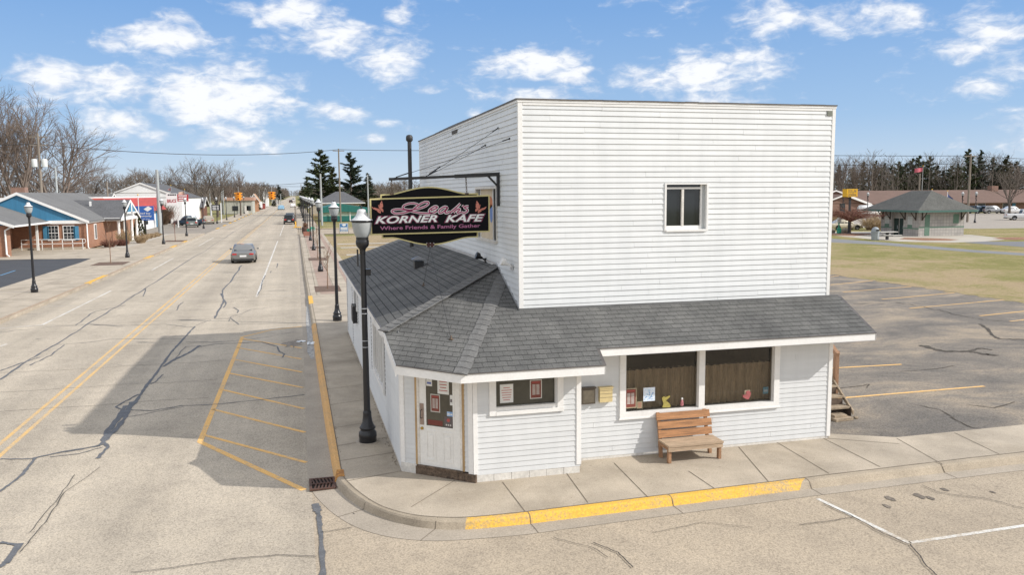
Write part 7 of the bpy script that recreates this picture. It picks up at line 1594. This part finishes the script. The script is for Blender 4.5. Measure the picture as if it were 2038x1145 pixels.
def shrub(loc, rad, h, label, mat, seed, n=140, name='shrub'):
    r = random.Random(seed); q = MB(); x, y, z = loc
    for k in range(n):
        an = r.random()*6.283; rr = sqrt(r.random())*rad; b = V((x+rr*.45*cos(an), y+rr*.45*sin(an), z)); e = V((x+rr*cos(an), y+rr*sin(an), z+h*r.uniform(.45,1)*(1.1-.4*rr/rad))); q.tube([b,(b+e)/2+V((0,0,.1)),e],[.03,.025,.01],3,False)
        for j in range(2): d = V((r.gauss(0,.5),r.gauss(0,.5),.6)).normalized(); c = b+(e-b)*r.uniform(.4,1); q.tube([c,c+d*h*.3],[.018,.006],3,False)
    return single(q, name, mat, label, 'shrub', loc)
m_dry = M('dry_grass', (.42,.31,.19), .95, .25, 2); m_hedge = M('brown_hedge', (.15,.10,.065), .95, .3, 2)
shrub((-19.6,97.6,.13), 1.0, .9, 'low reddish shrub in front of the bank entrance', m_twigr, 1); shrub((-18.8,99.6,.13), .9, .8, 'second low reddish shrub nearer the street at the bank entrance', m_twigr, 2); shrub((-18.9,102.3,.13), 1.0, 1.9, 'tall pale dry grass clump beside the bank column', m_dry, 3); shrub((-17.6,104.5,.13), .9, 1.2, 'tan shrub under the white column of the bank', m_dry, 4)
for k in range(4): shrub((-18.6+.1*k,113+2.5*k,.13), .8, .6, 'low dry shrub in the bed between bank entrance and blue sign', m_dry, 10+k).__setitem__('group', 'dry shrubs in the bank bed')
shrub((-25.5,172,.1), 3.2, 4.6, 'big brown leafless hedge beside the red roofed store', m_hedge, 20, 420); shrub((-27,200,.1), 2.0, 2.6, 'round dark bush beside the brown house', m_arb, 21, 200)
q = MB(); r_ = random.Random(5); c = g(277.5,474,.13)
for k in range(420):
    f = r_.random(); an = r_.random()*6.283; R = .75*(1-f)**.8+.06; p = c+V((R*cos(an),R*sin(an),.15+f*3.0)); a = V((cos(an)*.4,sin(an)*.4,1)).normalized(); b = a.cross(V((r_.gauss(0,1),r_.gauss(0,1),.1))).normalized(); q.add([p-a*.18,p+b*.08,p+a*.2,p-b*.08],[(0,1,2,3)])
single(q, 'evergreen_shrub', m_arb, 'narrow dark evergreen shrub at the foot of the flagpole', 'shrub', tuple(c))
# little reddish crab apple by the toilet block
base = g(1692,467,.12); r_ = random.Random(77); t = thing('ornamental_tree', 'small reddish flat crowned leafless tree beside the toilet block', 'tree', tuple(base)); q = MB(); q.tube([base, base+V((.05,0,.8)), base+V((0,.05,1.7))],[.10,.085,.08],7,False); q.build('trunk', m_bark, t); q = MB()
for k in range(36):
    an = 2*pi*k/36+r_.gauss(0,.1); L = r_.uniform(1.2,4.4); p = base+V((0,0,1.6)); e = p+V((cos(an)*L,sin(an)*L,1.55*(1-(L/5.2)**2)+r_.gauss(0,.15))); m1_ = (p+e)/2+V((0,0,.55)); q.tube([p,m1_,e],[.06,.04,.014],4,False)
    for j in range(22):
        u = r_.uniform(.25,1); c = (p*(1-u)*(1-u)+m1_*2*u*(1-u)+e*u*u); d = V((cos(an)*.5+r_.gauss(0,.5),sin(an)*.5+r_.gauss(0,.5),r_.uniform(-.35,.7))).normalized(); q.tube([c,c+d*r_.uniform(.4,.95)],[.022,.008],3,False)
q.build('crown', m_twigr, t)
for px, py, lab in ((1655,440,'tan dry bush beside the cafe wall beyond the black car'),(1740,446,'tan dry bush behind the cream parked car')):
    x, y, _ = g(px, py+12, .1); shrub((x,y,.1), 2.2, 2.4, lab, m_dry, int(px), 240)
